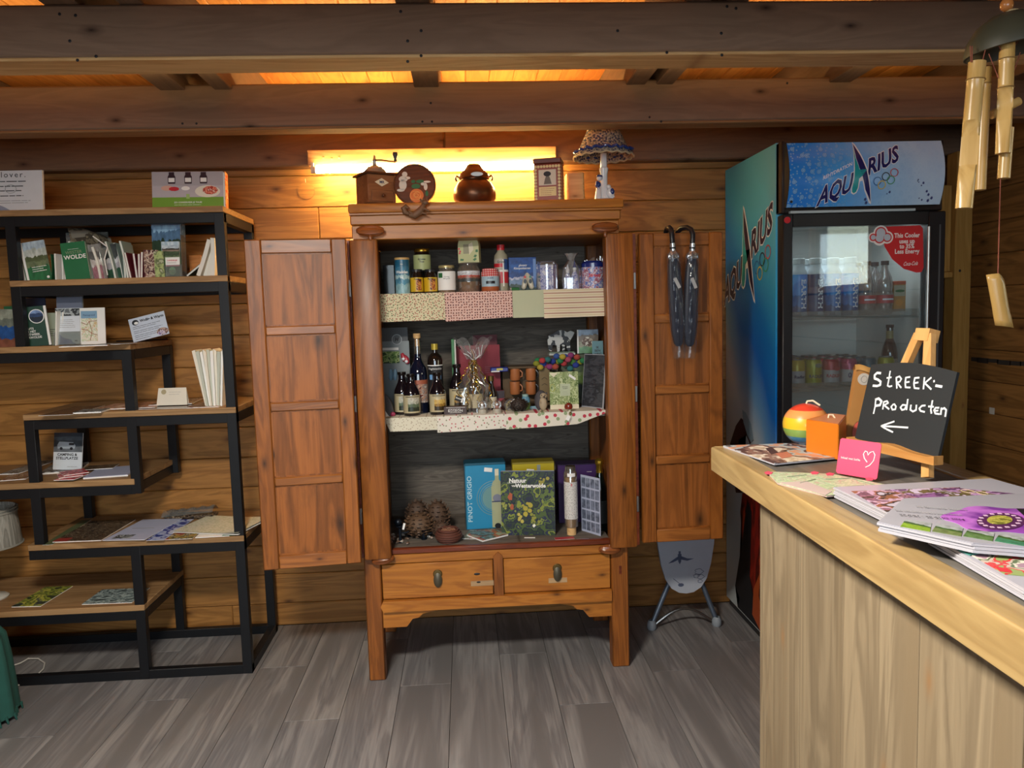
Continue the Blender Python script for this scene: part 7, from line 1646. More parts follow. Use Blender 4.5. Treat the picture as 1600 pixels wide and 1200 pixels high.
# ---- middle shelf
# tall grey card at the left back
x0, x1 = PY(597, 600, 3.10).x, PY(640, 600, 3.10).x
t = thing('display_card', 'tall grey display card with round logo, moss photo and small clogs', 'card', ((x0 + x1) / 2, 3.12, S2), R(-8)); w2 = (x1 - x0) / 2 + 0.004; hh = PY(618, 512, 3.10).z - S2
B(-w2, w2, 0, 0.004, 0, hh * .84).build('lower_card', plain('card_grey', '7d8487', 0.6), t); B(-w2, w2 - .004, 0, 0.004, hh * .84, hh).build('upper_card', plain('card_dark_grey', '4c4f52', 0.6), t)
m = MB().prism(disc(0.021, 0, 0, 0.010, hh * .86, 24), -0.0008, 0).build('round_logo', plain('logo_pale', '9aa0a4', 0.5), t, smooth=False); MB().prism(disc(0.018, 0, 0, 0.010, hh * .86, 24), -0.0014, -0.0008).build('logo_field', plain('logo_field', '565b5f', 0.5), m, smooth=False); text('H', 0.018, BLACK, m, (0.010, -0.0018, hh * .86), bold=0.08, kx=.2)
B(-w2, 0.015, -0.0008, 0, hh * .735, hh * .765).build('white_strip', WHITE, t)
B(-w2, 0.018, -0.0008, 0, hh * .58, hh * .72).build('moss_photo', blotch('print_moss', ['3a5a2a', '6a8a44', '9aac70', '2c4424'], 60, seed=65), t)
for a, b, c_ in ((0.036, .66, 'a83240'), (0.048, .63, 'a83240')):
    m = MB(); m.tube([(a - .006, -0.008, hh * b + .012), (a, -0.010, hh * b), (a + .004, -0.009, hh * b - .016), (a + .005, -0.008, hh * b - .020)], [0.006, 0.010, 0.010, 0.005], 10); o = m.build('red_clog', plain('clog_red_paint', c_, 0.3), t); MB().sphere((a + .001, -0.017, hh * b - 0.010), (0.007, 0.004, 0.007), 8, 6).build('clog_tip', POR, o)
for a in (-0.020, -0.002):
    m = MB(); m.tube([(a, -0.005, hh * .38), (a, -0.006, hh * .42), (a + .001, -0.005, hh * .48), (a + .001, -0.004, hh * .51)], [0.004, 0.009, 0.008, 0.004], 10); m.build('blue_clog', plain('clog_blue', '7ea0b8', 0.4), t)
# wine bottle with cork
NAVYG = plain('blue_black_glass', '101528', 0.08, coat=0.7, var=0.1)
x, r, h = place(641, 669, 521, 3.04, S2); r = 0.036
t = thing('wine_bottle', 'dark blue wine bottle with cork stopper and picture label, tallest on the middle shelf', 'bottle', (PY(654, 600, 3.04).x, 3.05, S2))
MB().lathe([(0, 0), (r, 0), (r, 0.150), (r * .9, 0.180), (r * .5, 0.205), (0.0135, 0.222), (0.0135, 0.236)], 24).build('body', NAVYG, t)
MB().lathe([(0.0130, 0.236), (0.0125, h - 0.022), (0.0145, h - 0.020)], 18).build('clear_neck', GJ, t); MB().lathe([(0.0095, h - 0.050), (0.0095, h - 0.018), (0.0145, h - 0.018), (0.0145, h), (0, h)], 16).build('cork', W_RAW, t)
MB().band(r * 1.01, 0.045, 0.135, 1.4).build('label', blotch('wine_label', ['5a2c2c', 'b98a70', '8a7a74', 'c9bcae', '7a3c34'], 36, seed=67, stretch=(1, 1, 2)), t); MB().band(r * 1.02, 0.118, 0.135, 1.4).build('label_band', plain('label_brick', 'a0563c', 0.5), t)
# liquor bottle
t = thing('liqueur_bottle', 'dark liqueur bottle with yellow cap and black label with white script', 'bottle', (PY(681, 600, 3.04).x, 3.045, S2)); h = PY(681, 537, 3.04).z - S2; r = 0.030
MB().lathe([(0, 0), (r, 0), (r, h * .76), (r * .88, h * .82), (r * .4, h * .87), (r * .38, h * .92)], 24).build('body', plain('brown_black_glass', '1f1612', 0.08, coat=0.7), t)
MB().lathe([(r * .45, h * .915), (r * .45, h), (0, h)], 18).build('cap', plain('cap_yellow', 'b8a03a', 0.3, 0.3), t)
MB().band(r * 1.01, h * .30, h * .70, 1.3).build('label', BLACK, t); MB().band(r * 1.02, h * .685, h * .70, 1.3).build('label_line', WHITE, t)
lab_text(t, 'Vlagtwedder', 0.0125, WHITE, r * 1.03, h * .645, kx=.2); MB().band(r * 1.02, h * .49, h * .56, .2, 4, mid=-PI / 2 - .6).build('blue_print', plain('label_light_blue', '6f9fce', .4), t); MB().band(r * 1.02, h * .49, h * .56, .2, 4, mid=-PI / 2 + .65).build('blue_print', plain('label_light_blue', '', 0), t)
# beer bottles
BG = plain('beer_dark_glass', '150f14', 0.08, coat=0.7)
LBB = plain('beer_label_cream', 'b3a684', 0.5)
def beer(px, pt, Y, label, pic, closed=True, r=0.0325):
    p = PY(px, 620, Y); h = PY(px, pt, Y).z - S2
    t = thing('beer_bottle', label, 'bottle', (p.x, Y, S2), 0, 'beer bottles on the middle cabinet shelf')
    MB().lathe([(0, 0), (r * .95, 0), (r, 0.005), (r, h * .50), (r * .93, h * .58), (r * .52, h * .76), (r * .40, h * .84), (r * .40, h * .93)], 24).build('body', BG, t)
    MB().lathe([(r * .47, h * .93), (r * .50, h * .945), (r * .47, h), (0, h)], 16, flute=0.04, nf=12).build('crown_cap', plain('cap_brown_black', '1e1614', 0.3, 0.4), t)
    MB().band(r * 1.01, h * .08, h * .50, 1.45).build('label', LBB, t); MB().band(r * 1.02, h * .12, h * .44, .75, 10, mid=-PI / 2 + .35).build('label_picture', pic, t)
    MB().band(r * 1.02, h * .46, h * .475, .9, 8, mid=-PI / 2 + .2).build('label_line', DARK, t)
    return t
LP1 = scenic('beer_picture_green', [(0, '2c3428'), (0.3, '5a6850'), (0.55, 'a8a898'), (0.75, 'b8b4a4')], 6, 2); LP2 = scenic('beer_picture_gold', [(0, '3a2c18'), (0.3, '9a7430'), (0.5, 'c9a85a'), (0.8, 'bdb08c')], 6, 4)
beer(629, 581, 3.03, 'dark beer bottle behind the leftmost labelled beer bottle', LP1)
beer(643, 584, 2.985, 'beer bottle with green landscape label at the left of middle shelf', LP1)
beer(684, 582, 2.99, 'beer bottle with golden field label in front of the liqueur bottle', LP2)
beer(715, 569, 3.04, 'beer bottle with pale label behind the dark brown box', LP2)
# dark hedgehog-bag at the far left with pink foot
t = thing('gift_bag', 'dark rounded gift bag with pink bow at the left edge of middle shelf', 'bag', (PY(603, 640, 2.975).x, 2.985, S2))
MB().prism([(-0.016, 0), (0.026, 0), (0.030, 0.020), (0.022, 0.055), (0.008, 0.080), (-0.012, 0.094), (-0.018, 0.094)], -0.012, 0.014).build('bag_body', plain('bag_brown', '2e1d1a', 0.4), t); MB().sphere((0.026, -0.012, 0.010), (0.010, 0.006, 0.009), 10, 7).build('bow', plain('bow_pink', 'a83a5c', 0.4), t); MB().prism([(-0.016, 0), (0.012, 0), (-0.010, 0.036), (-0.016, 0.038)], -0.0135, -0.012).build('white_tag', WHITE, t, smooth=False)
# brown box with white lettering
x, r, h = place(694, 730, 635, 2.955, S2)
t = thing('chocolate_box', 'dark brown box reading BOSBON at the front of middle shelf', 'box', (x, 2.955, S2)); B(-r, r, 0, 0.03, 0, h, 0.001).build('box', plain('box_brown', '3a2622', 0.4), t)
text('BOSBON', 0.013, WHITE, t, (0, -0.0008, h * .48), spacing=1.15); B(-r * .8, r * .85, -0.0006, 0, h * .86, h * .90).build('white_line', WHITE, t); B(-r * .5, r * .5, -0.0006, 0, h * .26, h * .29).build('white_line', WHITE, t); ink(t, -r * .6, r * .6, h * .68, 1, WHITE, h=0.001)
t = thing('price_sign', 'small tilted black card with white script leaning on the gift wrap', 'card', (PY(716, 630, 2.95).x, 2.962, S2 + 0.052), ry=R(22)); B(-0.016, 0.016, 0, 0.0015, 0, 0.020).build('card', BLACK, t); text('Bedankt', 0.008, WHITE, t, (0, -0.0006, 0.011), bold=.02); B(0.010, 0.016, -0.0006, 0, 0, 0.02).build('white_edge', WHITE, t)
# red cards at the back, green book
x, r, h = place(712, 781, 524, 3.18, S2)
t = thing('red_folder', 'large red folder standing at the back of the middle cabinet shelf', 'folder', (x, 3.20, S2), R(3)); B(-r, r, 0, 0.01, 0, h * .86).build('folder', plain('folder_red', '8c2634', 0.6), t); B(-r * .2, r * .9, 0.002, 0.009, h * .86, h).build('flap', plain('folder_dark_red', '5e1c28', 0.6), t); ink(t, r * .3, r * .8, h * .55, 4, plain('ink_pink', 'a0606a', .6), jag=.4)
x, r, h = place(776, 785, 580, 3.06, S2)
t = thing('red_packet', 'small dark red packet right of the ribbon bag', 'packet', (x, 3.09, S2)); B(-0.020, 0.020, 0, 0.02, 0, 0.075, 0.002).build('packet', plain('packet_red', '8c1f2c', 0.5), t); B(-0.020, 0.020, -0.0008, 0, 0.044, 0.075).build('dark_top', plain('packet_dark', '2a0f18', .5), t)
x, r, h = place(705, 712, 530, 3.12, S2)
t = thing('green_book', 'thin green spine book behind the wrapped bottle bag', 'book', (x, 3.13, S2)); B(-0.008, 0.004, 0, 0.10, 0, h, 0.001).build('spine', plain('spine_green', '3a7a48', 0.5), t); B(0.0042, 0.010, 0.001, 0.10, 0.001, h - .003).build('pages', PAGES, t)
# cellophane gift with gold ribbons
gx_ = PY(742, 630, 3.0).x; gh = PY(742, 555, 3.0).z - S2
t = thing('ribbon_gift', 'bottle wrapped in cellophane with curly gold ribbons in the shelf middle', 'gift', (gx_, 3.02, S2))
MB().lathe([(0, 0), (0.034, 0), (0.034, 0.08), (0.026, 0.11), (0.013, 0.15), (0.012, 0.19), (0, 0.19)], 20).build('bottle', BG, t); MB().band(0.0345, 0.02, 0.075, 1.2).build('label', LBB, t)
def film(u, v):
    a = 2 * PI * u; z = v * (gh + 0.055)
    k = v * (gh + 0.055) / gh
    if k < 0.45: r_ = 0.050
    elif k < 0.90: r_ = 0.050 - 0.042 * (k - .45) / .45
    else: r_ = 0.008 + 0.055 * (k - .9) / .4 + 0.02 * (k - .9)
    r_ *= 1 + 0.16 * math.sin(7 * a + k * 5) + 0.07 * math.sin(17 * a)
    return (r_ * math.cos(a) * 1.1, r_ * math.sin(a) * .8, z + (0.018 * math.sin(5 * a) if k > 1 else 0))
MB().sheet(film, 44, 26).build('cellophane', glassy('crackly_film', 'ffffff', 0.05, 0.05, 0.12), t)
MB().tube([(0.009 * math.cos(i * PI / 6), 0.009 * math.sin(i * PI / 6) - 0.002, gh * .90) for i in range(12)], 0.003, 6, True).build('ribbon_knot', GOLD, t)
rb_ = random.Random(5)
for k in range(9):
    a0 = rb_.uniform(-2.9, -0.2); L = rb_.uniform(0.10, 0.19); x0_, y0_ = 0.012 * math.cos(a0), 0.012 * math.sin(a0); R0 = rb_.uniform(0.022, 0.058); pts = []
    for i in range(34):
        s_ = i / 33; rr_ = 0.004 + 0.0022 * math.sin(s_ * 3); ph = s_ * rb_.choice((30, 34)) if False else s_ * 32 + k
        pts.append((x0_ + R0 * math.cos(a0) * min(1, s_ * 1.5) + rr_ * math.cos(ph), y0_ + R0 * .8 * math.sin(a0) * min(1, s_ * 1.5) - 0.012 + rr_ * math.sin(ph), max(0.004, gh * .9 - L * s_ * 1.02)))
    MB().tube(pts, 0.0016, 4).build('curled_ribbon', GOLD if k % 3 else plain('ribbon_pale', 'bfae7c', 0.3, .6), t)
for k in range(5):
    a0 = -PI / 2 + (k - 2) * .55; MB().tube([(0, -0.004, gh * .9), (0.03 * math.cos(a0 + .4), -0.012, gh * .93 + 0.015), (0.042 * math.cos(a0), -0.014, gh * .9 + 0.030 + .008 * k)], 0.0015, 4).build('ribbon_tail', plain('ribbon_white', 'd8d8d8', .3), t)
# extra bottle right of it
t = thing('small_bottle', 'slim dark bottle with pale label right of the ribbon gift', 'bottle', (PY(768, 620, 3.05).x, 3.06, S2)); MB().lathe([(0, 0), (0.022, 0), (0.022, 0.07), (0.010, 0.10), (0.010, 0.135), (0, 0.135)], 18).build('body', BG, t); MB().lathe([(0.012, 0.118), (0.012, 0.138), (0, 0.138)], 14).build('cap', BRASS, t); MB().band(0.0224, 0.012, 0.055, 1.2).build('label', CREAM, t)
# snow globes
for px, lab, c_ in ((754, 'small snow globe with white figure, left of the pair', POR), (777, 'small snow globe with orange red figure, right of the pair', plain('figure_coral', 'b05a48', .5))):
    p = PY(px, 650, 2.955); t = thing('snow_globe', lab, 'snow globe', (p.x, 2.957, S2), 0, 'small snow globes')
    MB().lathe([(0, 0), (0.0175, 0), (0.0185, 0.003), (0.0165, 0.017), (0.014, 0.019), (0, 0.019)], 20).build('base', plain('globe_base', 'a8a294', 0.4), t); MB().sphere((0, 0, 0.034), 0.0185, 18, 12).build('glass_ball', glassy('globe_glass', 'ffffff', 0.02, 0.05, 0.3), t)
    f = MB().lathe([(0, 0.019), (0.008, 0.019), (0.006, 0.030), (0, 0.031)], 10).build('figure', c_, t); MB().sphere((0, 0, 0.036), 0.006, 10, 8).build('head', POR, f)
# terracotta mugs in a carton display
x, r, h = place(783, 862, 572, 3.14, S2)
t = thing('mug_carton', 'brown cardboard display holding four terracotta mugs', 'carton', (x + 0.01, 3.17, S2)); KC = plain('cardboard', '5e4a34', 0.8, var=0.08)
B(-r, r, 0.045, 0.10, 0, h - 0.01, 0.001).build('carton_back', KC, t); B(-r * .9, r, -0.02, 0.10, h - 0.010, h - 0.002, 0.001).build('carton_top', KC, t); B(-r, r, -0.010, 0.045, 0, 0.012).build('carton_base', KC, t)
TCt = plain('terracotta', 'b06a3c', 0.5)
cxo = x + 0.01
for px in (805, 830):
    for pz, sh in ((575, 0), (597, 1)):
        p0 = PY(px, pz, 3.15); p1 = PY(px, pz + 20, 3.15)
        q = thing('terracotta_mug', {(805, 0): 'terracotta mug, upper left in the cardboard display', (830, 0): 'terracotta mug with dark handle, upper right in the cardboard display', (805, 1): 'terracotta mug, lower left in the cardboard display', (830, 1): 'terracotta mug, lower right in the cardboard display'}[(px, sh)], 'mug', (p0.x, 3.175, p1.z), 0, 'terracotta mugs')
        hm = p0.z - p1.z; MB().lathe([(0, 0), (0.018, 0), (0.021, 0.004), (0.0215, hm), (0.0195, hm), (0.0185, 0.006), (0, 0.006)], 20).build('cup', TCt, q); MB().tube([(0.020, -0.003, hm * .25), (0.029, -0.006, hm * .3), (0.030, -0.007, hm * .6), (0.021, -0.003, hm * .8)], 0.003, 6).build('handle', DARK if px == 830 else TCt, q)
B(PY(843, 590, 3.13).x - cxo, PY(860, 590, 3.13).x - cxo, -0.03, -0.012, 0.02, h - 0.004, 0.001).build('side_box', plain('card_tan', '7c6848', 0.8), t)
sb = PY(851, 590, 3.13).x - cxo
for zz in (0.045, 0.085, 0.11): MB().tube([(sb - .012, -0.0306, zz), (sb, -0.0306, zz + .008), (sb + .012, -0.0306, zz)], 0.0008, 4).build('printed_curve', DARK, t)
p = PY(780, 575, 3.10)
t = thing('yellow_blue_packet', 'blue packet with yellow label lying above the red packet', 'packet', (p.x - 0.002, 3.12, PY(780, 580, 3.12).z - .003)); B(-0.032, 0.040, 0, 0.06, 0, 0.018, 0.003).build('packet', plain('packet_blue', '1c2c80', 0.3), t); B(-0.008, 0.018, -0.001, 0, 0.007, 0.015).build('yellow_label', plain('label_bright_yellow', 'c9b83a', 0.4), t); B(-0.030, 0.004, -0.001, 0, 0.0, 0.005).build('white_label', WHITE, t)
# pouch of seeds, small bottle, pine cones
p = PY(800, 640, 2.98)
t = thing('seed_bag', 'clear bag of pale nuts with white tag beside the dark cone', 'bag', (p.x, 3.0, S2))
m = MB(); rs = random.Random(3)
for k in range(70):
    a, b, c = rs.uniform(-.022, .024), rs.uniform(-.012, .008), rs.uniform(.004, .045); m.sphere((a + 0.004 * c * 20, b, c * (1 - abs(a) * 8)), 0.0042, 6, 4)
o = m.build('nuts', plain('nuts_pale', '9c8c5a', 0.5, var=0.4), t); o['kind'] = 'stuff'
MB().sphere((0.002, 0, 0.024), (0.032, 0.018, 0.028), 16, 10).build('film', CLEAR, t); MB().prism([(-0.004, 0.040), (0.010, 0.052), (0.014, 0.046), (0.002, 0.034)], -0.022, -0.0205).build('tag', WHITE, t, smooth=False)
p = PY(822, 622, 3.0); t = thing('small_jar', 'tiny jar with blue and green layers behind the dark cone', 'jar', (p.x, 3.04, S2))
MB().lathe([(0, 0), (0.019, 0), (0.019, 0.030)], 16).build('green_layer', plain('layer_green', '7f9a50', 0.4), t); MB().lathe([(0.019, 0.0301), (0.019, 0.044), (0.012, 0.054)], 16).build('blue_layer', plain('layer_blue', '5f8ea4', 0.4), t); MB().lathe([(0.012, 0.054), (0.013, 0.062), (0, 0.062)], 14).build('lid', plain('lid_mint', '9ab8b0', .4), t)
t = thing('blue_card', 'small pale blue card lying behind the hedgehog', 'card', (PY(832, 634, 3.03).x + .004, 3.03, S2), R(10), ry=0); B(-0.014, 0.014, 0, 0.002, 0, 0.014).build('card', plain('card_light_blue', '7ea6b4', .5), t); B(-0.010, 0.010, -0.0006, 0, 0.005, 0.008).build('printed_line', GREY, t)
def cone(name, label, loc, R_, H, n=9, m_=14, tilt=(0, 0), group=None, mat=None, col='4a3426'):
    t = thing(name, label, 'pine cone', loc, 0, group, rx=tilt[0], ry=tilt[1])
    mt = plain('cone_core_' + col, col, 0.7, var=0.25)
    MB().sphere((0, 0, H / 2), (R_ * .80, R_ * .80, H / 2 * .92), 14, 9).build('core', mt, t)
    m = MB(); cnt = 0
    for j in range(n):
        f = (j + .6) / n; z = H * f; rr_ = R_ * (math.sin(PI * min(.97, f * .92 + .05)) ** .6)
        k_ = max(5, int(m_ * rr_ / R_))
        for i in range(k_):
            a = 2 * PI * (i + .5 * (j % 2)) / k_; c_, s_ = math.cos(a), math.sin(a); w_ = rr_ * .62 * PI / k_ * 1.15; t_ = H / n * .42
            b0 = rr_ * .70; tip = rr_ * 1.06
            P_ = [(b0 * c_ - w_ * s_ * .6, b0 * s_ + w_ * c_ * .6, z - t_), (b0 * c_ + w_ * s_ * .6, b0 * s_ - w_ * c_ * .6, z - t_), (tip * c_ + w_ * s_ * .7, tip * s_ - w_ * c_ * .7, z + t_ * .2), (tip * c_ - w_ * s_ * .7, tip * s_ + w_ * c_ * .7, z + t_ * .2), (tip * .98 * c_, tip * .98 * s_, z + t_ * 1.1)]
            v = [m._v(q) for q in P_]; m._f([v[0], v[1], v[2], v[3]]); m._f([v[3], v[2], v[4]]); m._f([v[0], v[3], v[4]]); m._f([v[1], v[4], v[2]]); m._f([v[0], v[4], v[1]])
    o = m.build('scales', plain('cone_scale_' + col, col, 0.6, var=0.5), t, smooth=False); o['kind'] = 'stuff'
    return t
p = PY(811, 650, 2.96); cone('pine_cone', 'dark flattened pine cone between the seed bag and the hedgehog', (p.x, 2.985, S2), 0.040, 0.056, 8, 16, col='33261f')
p = PY(786, 640, 3.0); cone('pine_cone', 'small brown cone behind the seed bag on the middle shelf', (p.x + .01, 3.045, S2), 0.022, 0.045, 6, 10, col='4a2f28')
# hedgehog figure
p = PY(848, 646, 2.965)
t = thing('hedgehog_figure', 'grey hedgehog figurine with pale face beside the green booklet', 'figurine', (p.x, 2.985, S2), R(-12))
HG = plain('hedgehog_grey', '4a464a', 0.8, var=0.5); HF = plain('hedgehog_face', 'a8967c', 0.7)
m = MB()
def hb_f(u, v):
    a = 2 * PI * u; th = PI * v; rr_ = 1 + 0.05 * math.sin(23 * a) * math.sin(th * 13)
    return (-0.004 + 0.026 * math.sin(th) * math.cos(a) * rr_, 0.006 + 0.022 * math.sin(th) * math.sin(a) * rr_, 0.040 - 0.041 * math.cos(th) * 1.0 - .0)
m.sheet(hb_f, 40, 24); m.build('spiny_back', HG, t)
MB().sphere((0.006, -0.012, 0.030), (0.016, 0.012, 0.028), 16, 10).build('belly', HF, t)
f = MB().sphere((0.008, -0.013, 0.060), (0.014, 0.011, 0.012), 14, 10); f.tube([(0.008, -0.018, 0.060), (0.012, -0.030, 0.058)], [0.007, 0.003], 8); f = f.build('head', HF, t)
MB().sphere((0.0125, -0.032, 0.0585), 0.0030, 8, 6).build('nose', BLACK, f)
for a in (0.002, 0.015): MB().sphere((a, -0.023, 0.064), 0.0019, 8, 6).build('eye', BLACK, f)
for a in (-0.006, 0.020): MB().sphere((a, -0.010, 0.070), (0.004, 0.002, 0.004), 8, 6).build('ear', HG, f)
for a in (-0.004, 0.016): MB().sphere((a, -0.020, 0.004), (0.006, 0.009, 0.004), 10, 6).build('foot', HF, t)
for a in (-0.004, 0.016): MB().tube([(a, -0.018, 0.040), (a + .002, -0.026, 0.034)], [0.004, 0.003], 8).build('paw', HF, t)
# green booklet
x, r, h = place(859, 904, 581, 3.0, S2)
t = thing('green_booklet', 'green leaf-patterned packet with white title box standing on the middle shelf', 'booklet', (x, 3.0, S2), R(2), rx=R(-4))
B(-r, r, 0, 0.008, 0.020, h).build('cover', blotch('leafy_green', ['7f8f54', 'a9b47c', '65783f', 'bcc494', '8c9c60'], 34, seed=69, dist=1.5), t); B(-r, r, 0, 0.0075, 0.0, 0.0198).build('cream_foot', CREAM, t); B(-r * .28, r * .42, -0.0008, 0, h * .36, h * .68).build('title_box', plain('title_box', 'b4bc9c', .5), t); text('Bloemen\nmengsel', 0.0062, DARK, t, (r * .07, -0.0014, h * .58)); ink(t, -r * .1, r * .3, h * .46, 2, GREY, -.001, h=.001)
MB().prism([(r * .35, h * .88), (r * .8, h * .76), (r * .85, h * .82), (r * .40, h * .94)], -0.0014, 0).build('price_label', WHITE, t, smooth=False); MB().tube([(-r * .8 + .010 * math.cos(i * PI / 8), -0.0008, h * .58 + .014 * math.sin(i * PI / 8)) for i in range(16)], 0.0014, 5, True).build('ring_print', plain('olive_yellow', 'a8a850', .5), t); MB().prism([(-r, h * .98), (-r * .4, h * .98), (-r * .7, h * .86)], -0.0012, 0).build('white_corner', CREAM, t, smooth=False)
# mushroom key ring hanging over the edge
p = PY(888, 640, 2.925)
t = thing('mushroom_keyring', 'shiny red brown mushroom keyring with white tag over the shelf edge', 'keyring', (p.x, 2.918, S2))
MB().lathe([(0.0, 0.010), (0.014, 0.012), (0.0165, 0.020), (0.014, 0.030), (0.006, 0.036), (0, 0.037)], 20).build('cap', plain('mushroom_red', '7c2a1a', 0.2, coat=0.6), t); MB().lathe([(0, 0.001), (0.006, 0.001), (0.005, 0.012)], 12, (0.004, 0, 0)).build('stem', CREAM, t)
MB().tube([(0.004, -0.004, 0.004), (0.008, -0.010, -0.004), (0.004, -0.010, -0.012), (0, -0.010, -0.006), (0.004, -0.008, 0.0)], 0.0014, 6).build('ring', GOLD, t); MB().prism([(-0.014, -0.026), (-0.002, -0.034), (0.006, -0.016), (-0.006, -0.010)], -0.0122, -0.0112).build('tag', WHITE, t, smooth=False)
# bright sweets bag / garland
p0, p1 = PY(838, 562, 3.12), PY(915, 570, 3.05)
t = thing('garland_bag', 'bag of brightly coloured crocheted garland on top of the carton', 'garland', ((p0.x + p1.x) / 2, 3.14, PY(870, 574, 3.12).z))
gc = ['8a8a2a', '2f7a4a', 'b09a3a', 'b03a3c', '3a4a9a', 'a8485c', '2f6a6a', '8c3a6c', '4a7a3a', '2c3c8c', 'a84a3a', '34508c']
rs = random.Random(9)
for k in range(26):
    u = k / 25; a = -0.095 + 0.19 * u; zz = 0.018 + 0.016 * math.sin(k * 2.4) + (0.012 if u > .4 else 0) - (0.025 if u > .6 and k % 3 == 0 else 0)
    MB().sphere((a, -0.012 + 0.02 * math.sin(k * 1.7), zz), (0.014, 0.011, 0.012), 10, 7).build('pompom', plain('wool_' + gc[k % 12], gc[k % 12], 0.9, var=0.3), t)
# cow ornament cards
x, r, h = place(858, 896, 515, 3.12, S2)
zc_ = PY(877, 550, 3.16).z
t = thing('cow_cutout', 'black and white standing cow cutouts at the back of the middle shelf', 'ornament', (PY(877, 530, 3.16).x, 3.18, zc_))
CWm = blotch('cow_patches', ['c2c2bc', '1c1c20', 'b8b8b4', '242428'], 15, seed=71)
body = [(-0.052, 0.010), (-0.040, 0.002), (-0.034, 0.030), (-0.018, 0.028), (-0.016, 0.0), (-0.006, 0.002), (-0.004, 0.028), (0.004, 0.026), (0.006, 0.0), (0.014, 0.0), (0.018, 0.034), (0.030, 0.0), (0.040, 0.004), (0.038, 0.045), (0.050, 0.062), (0.058, 0.078), (0.042, 0.086), (0.028, 0.080), (0.010, 0.090), (-0.014, 0.088), (-0.030, 0.076), (-0.050, 0.070), (-0.056, 0.050)]
MB().prism(body, -0.004, 0.004).build('cow_body', CWm, t, smooth=False)
B(-0.050, 0.055, -0.010, 0.012, -0.004, 0.0).build('base', plain('base_grey_green', '6c7a68', .6), t)
B(-0.052, 0.055, -0.030, 0.03, -0.012, -0.0045).build('box_lid', plain('lid_white', 'b9bcb4', .5), t)
x, r, h = place(903, 936, 515, 3.14, S2)
t = thing('animal_card', 'postcard showing a brown and white animal above green grass', 'postcard', (x, 3.16, PY(915, 552, 3.16).z), R(-4)); B(-r, r, 0, 0.003, 0, 0.098).build('card', scenic('print_animal_card', [(0, '5a8a5c'), (0.28, '8a8a70'), (0.5, '6a5a48'), (0.78, '8aa0b8')], 5, 7), t)
MB().prism(disc(0.020, 0, 0, -0.002, 0.048, 12, 1.2, 1), -0.0008, 0).build('animal_print', blotch('print_animal', ['c9c4b8', '5a4234', 'a89a88'], 60, seed=73), t, smooth=False); B(-r, -r + .006, -0.0008, 0, 0, 0.098).build('white_edge', WHITE, t)
t = thing('book_stack', 'box with white lid carrying the postcards at the right back', 'box', (PY(905, 600, 3.18).x, 3.17, S2)); B(-0.075, 0.07, 0, 0.12, 0, zc_ - S2 - 0.0125, 0.002).build('box', plain('box_grey_green', '59604e', .7), t); B(-0.02, 0.075, -0.004, 0.0, 0.02, 0.16).build('front_sheet', scenic('print_leafy', [(0, '3a4a3a'), (0.4, '56702f'), (0.7, '6a7a4a')], 6, 8), t)
x, r, h = place(925, 944, 528, 3.0, S2)
t = thing('teal_tag', 'teal card with dark lettering hanging at the right side of the cabinet', 'card', (PY(935, 540, 3.02).x, 3.04, PY(935, 562, 3.04).z), R(-20)); B(-0.022, 0.022, 0, 0.003, 0.006, 0.075).build('card', plain('tag_teal', '4f7a84', .5), t); text('IK\nBEN\nJARIG', 0.013, DARK, t, (0, -.001, 0.036), bold=.02); B(-0.022, 0.024, -0.0005, 0.003, 0, 0.006).build('white_edge', WHITE, t)
# leaning grey framed picture at the right
a, b = PY(913, 645, 2.99), PY(944, 650, 2.96)
t = thing('grey_print', 'dark grey scratch print in white sleeve leaning at the right of the middle shelf', 'picture', (a.x, 3.06, S2), math.atan2(-0.11, b.x - a.x), rx=R(-6)); L = 0.125
B(0, L, 0, 0.003, 0, 0.215).build('sleeve', plain('sleeve_white', 'a4a6ac', .4), t); B(0.003, L - .006, -0.0006, 0, 0.006, 0.212).build('print', blotch('print_scratch', ['34363c', '4c4e54', '2c2e33', '5c5f66'], 18, seed=75, stretch=(1, 1, 2.5), const=False), t)

# ---- bottom compartment
# pine cones cluster
for i, (px, py, Y, R_, H, lab) in enumerate(((655, 818, 3.02, 0.062, 0.098, 'large pine cone at the front left of the cone heap'), (652, 790, 3.13, 0.052, 0.125, 'pine cone standing at the back left of the cone heap'), (684, 818, 3.09, 0.052, 0.130, 'pine cone at the right of the cone heap'), (690, 830, 3.0, 0.040, 0.066, 'smaller pine cone at the front right of the heap'))):
    p = PY(px, py, Y); cone('pine_cone', lab, (p.x, Y, S3 + 0.002), R_, H, 8, 13, group=None, col=['5c4430', '4a3628', '503a2a', '4c382a'][i])
# box PINOT GRIGIO
x, r, h = place(727, 790, 722, 3.10, S3)
t = thing('wine_box', 'turquoise wine box reading PINOT GRIGIO with bottle picture', 'box', (x, 3.10, S3), R(2)); h = PY(757, 723, 3.10).z - S3
B(-r, r, 0, 0.09, 0, h - 0.010, 0.001).build('box', plain('box_turquoise', '2186b0', 0.4), t); B(-r, r, 0.001, 0.09, h - 0.010, h, 0.001).build('top_flap', plain('box_teal_dark', '145066', 0.4), t)
B(-r - 0.004, -r, 0.001, 0.09, 0, h - 0.004).build('side_panel', plain('box_teal_dark', '', 0), t)
me = text_mesh('PINOT GRIGIO', 0.026, sx=1.12, bold=0.01); me.transform(Matrix.Rotation(PI / 2, 4, 'Z')); me.materials.clear(); me.materials.append(plain('text_pale_turq', 'b9d8e0', .5)); put('lettering', me, t, (-r + 0.016, -0.0008, h * .46), UP)
RC_ = plain('ring_tan', '7a9a9a', .5)
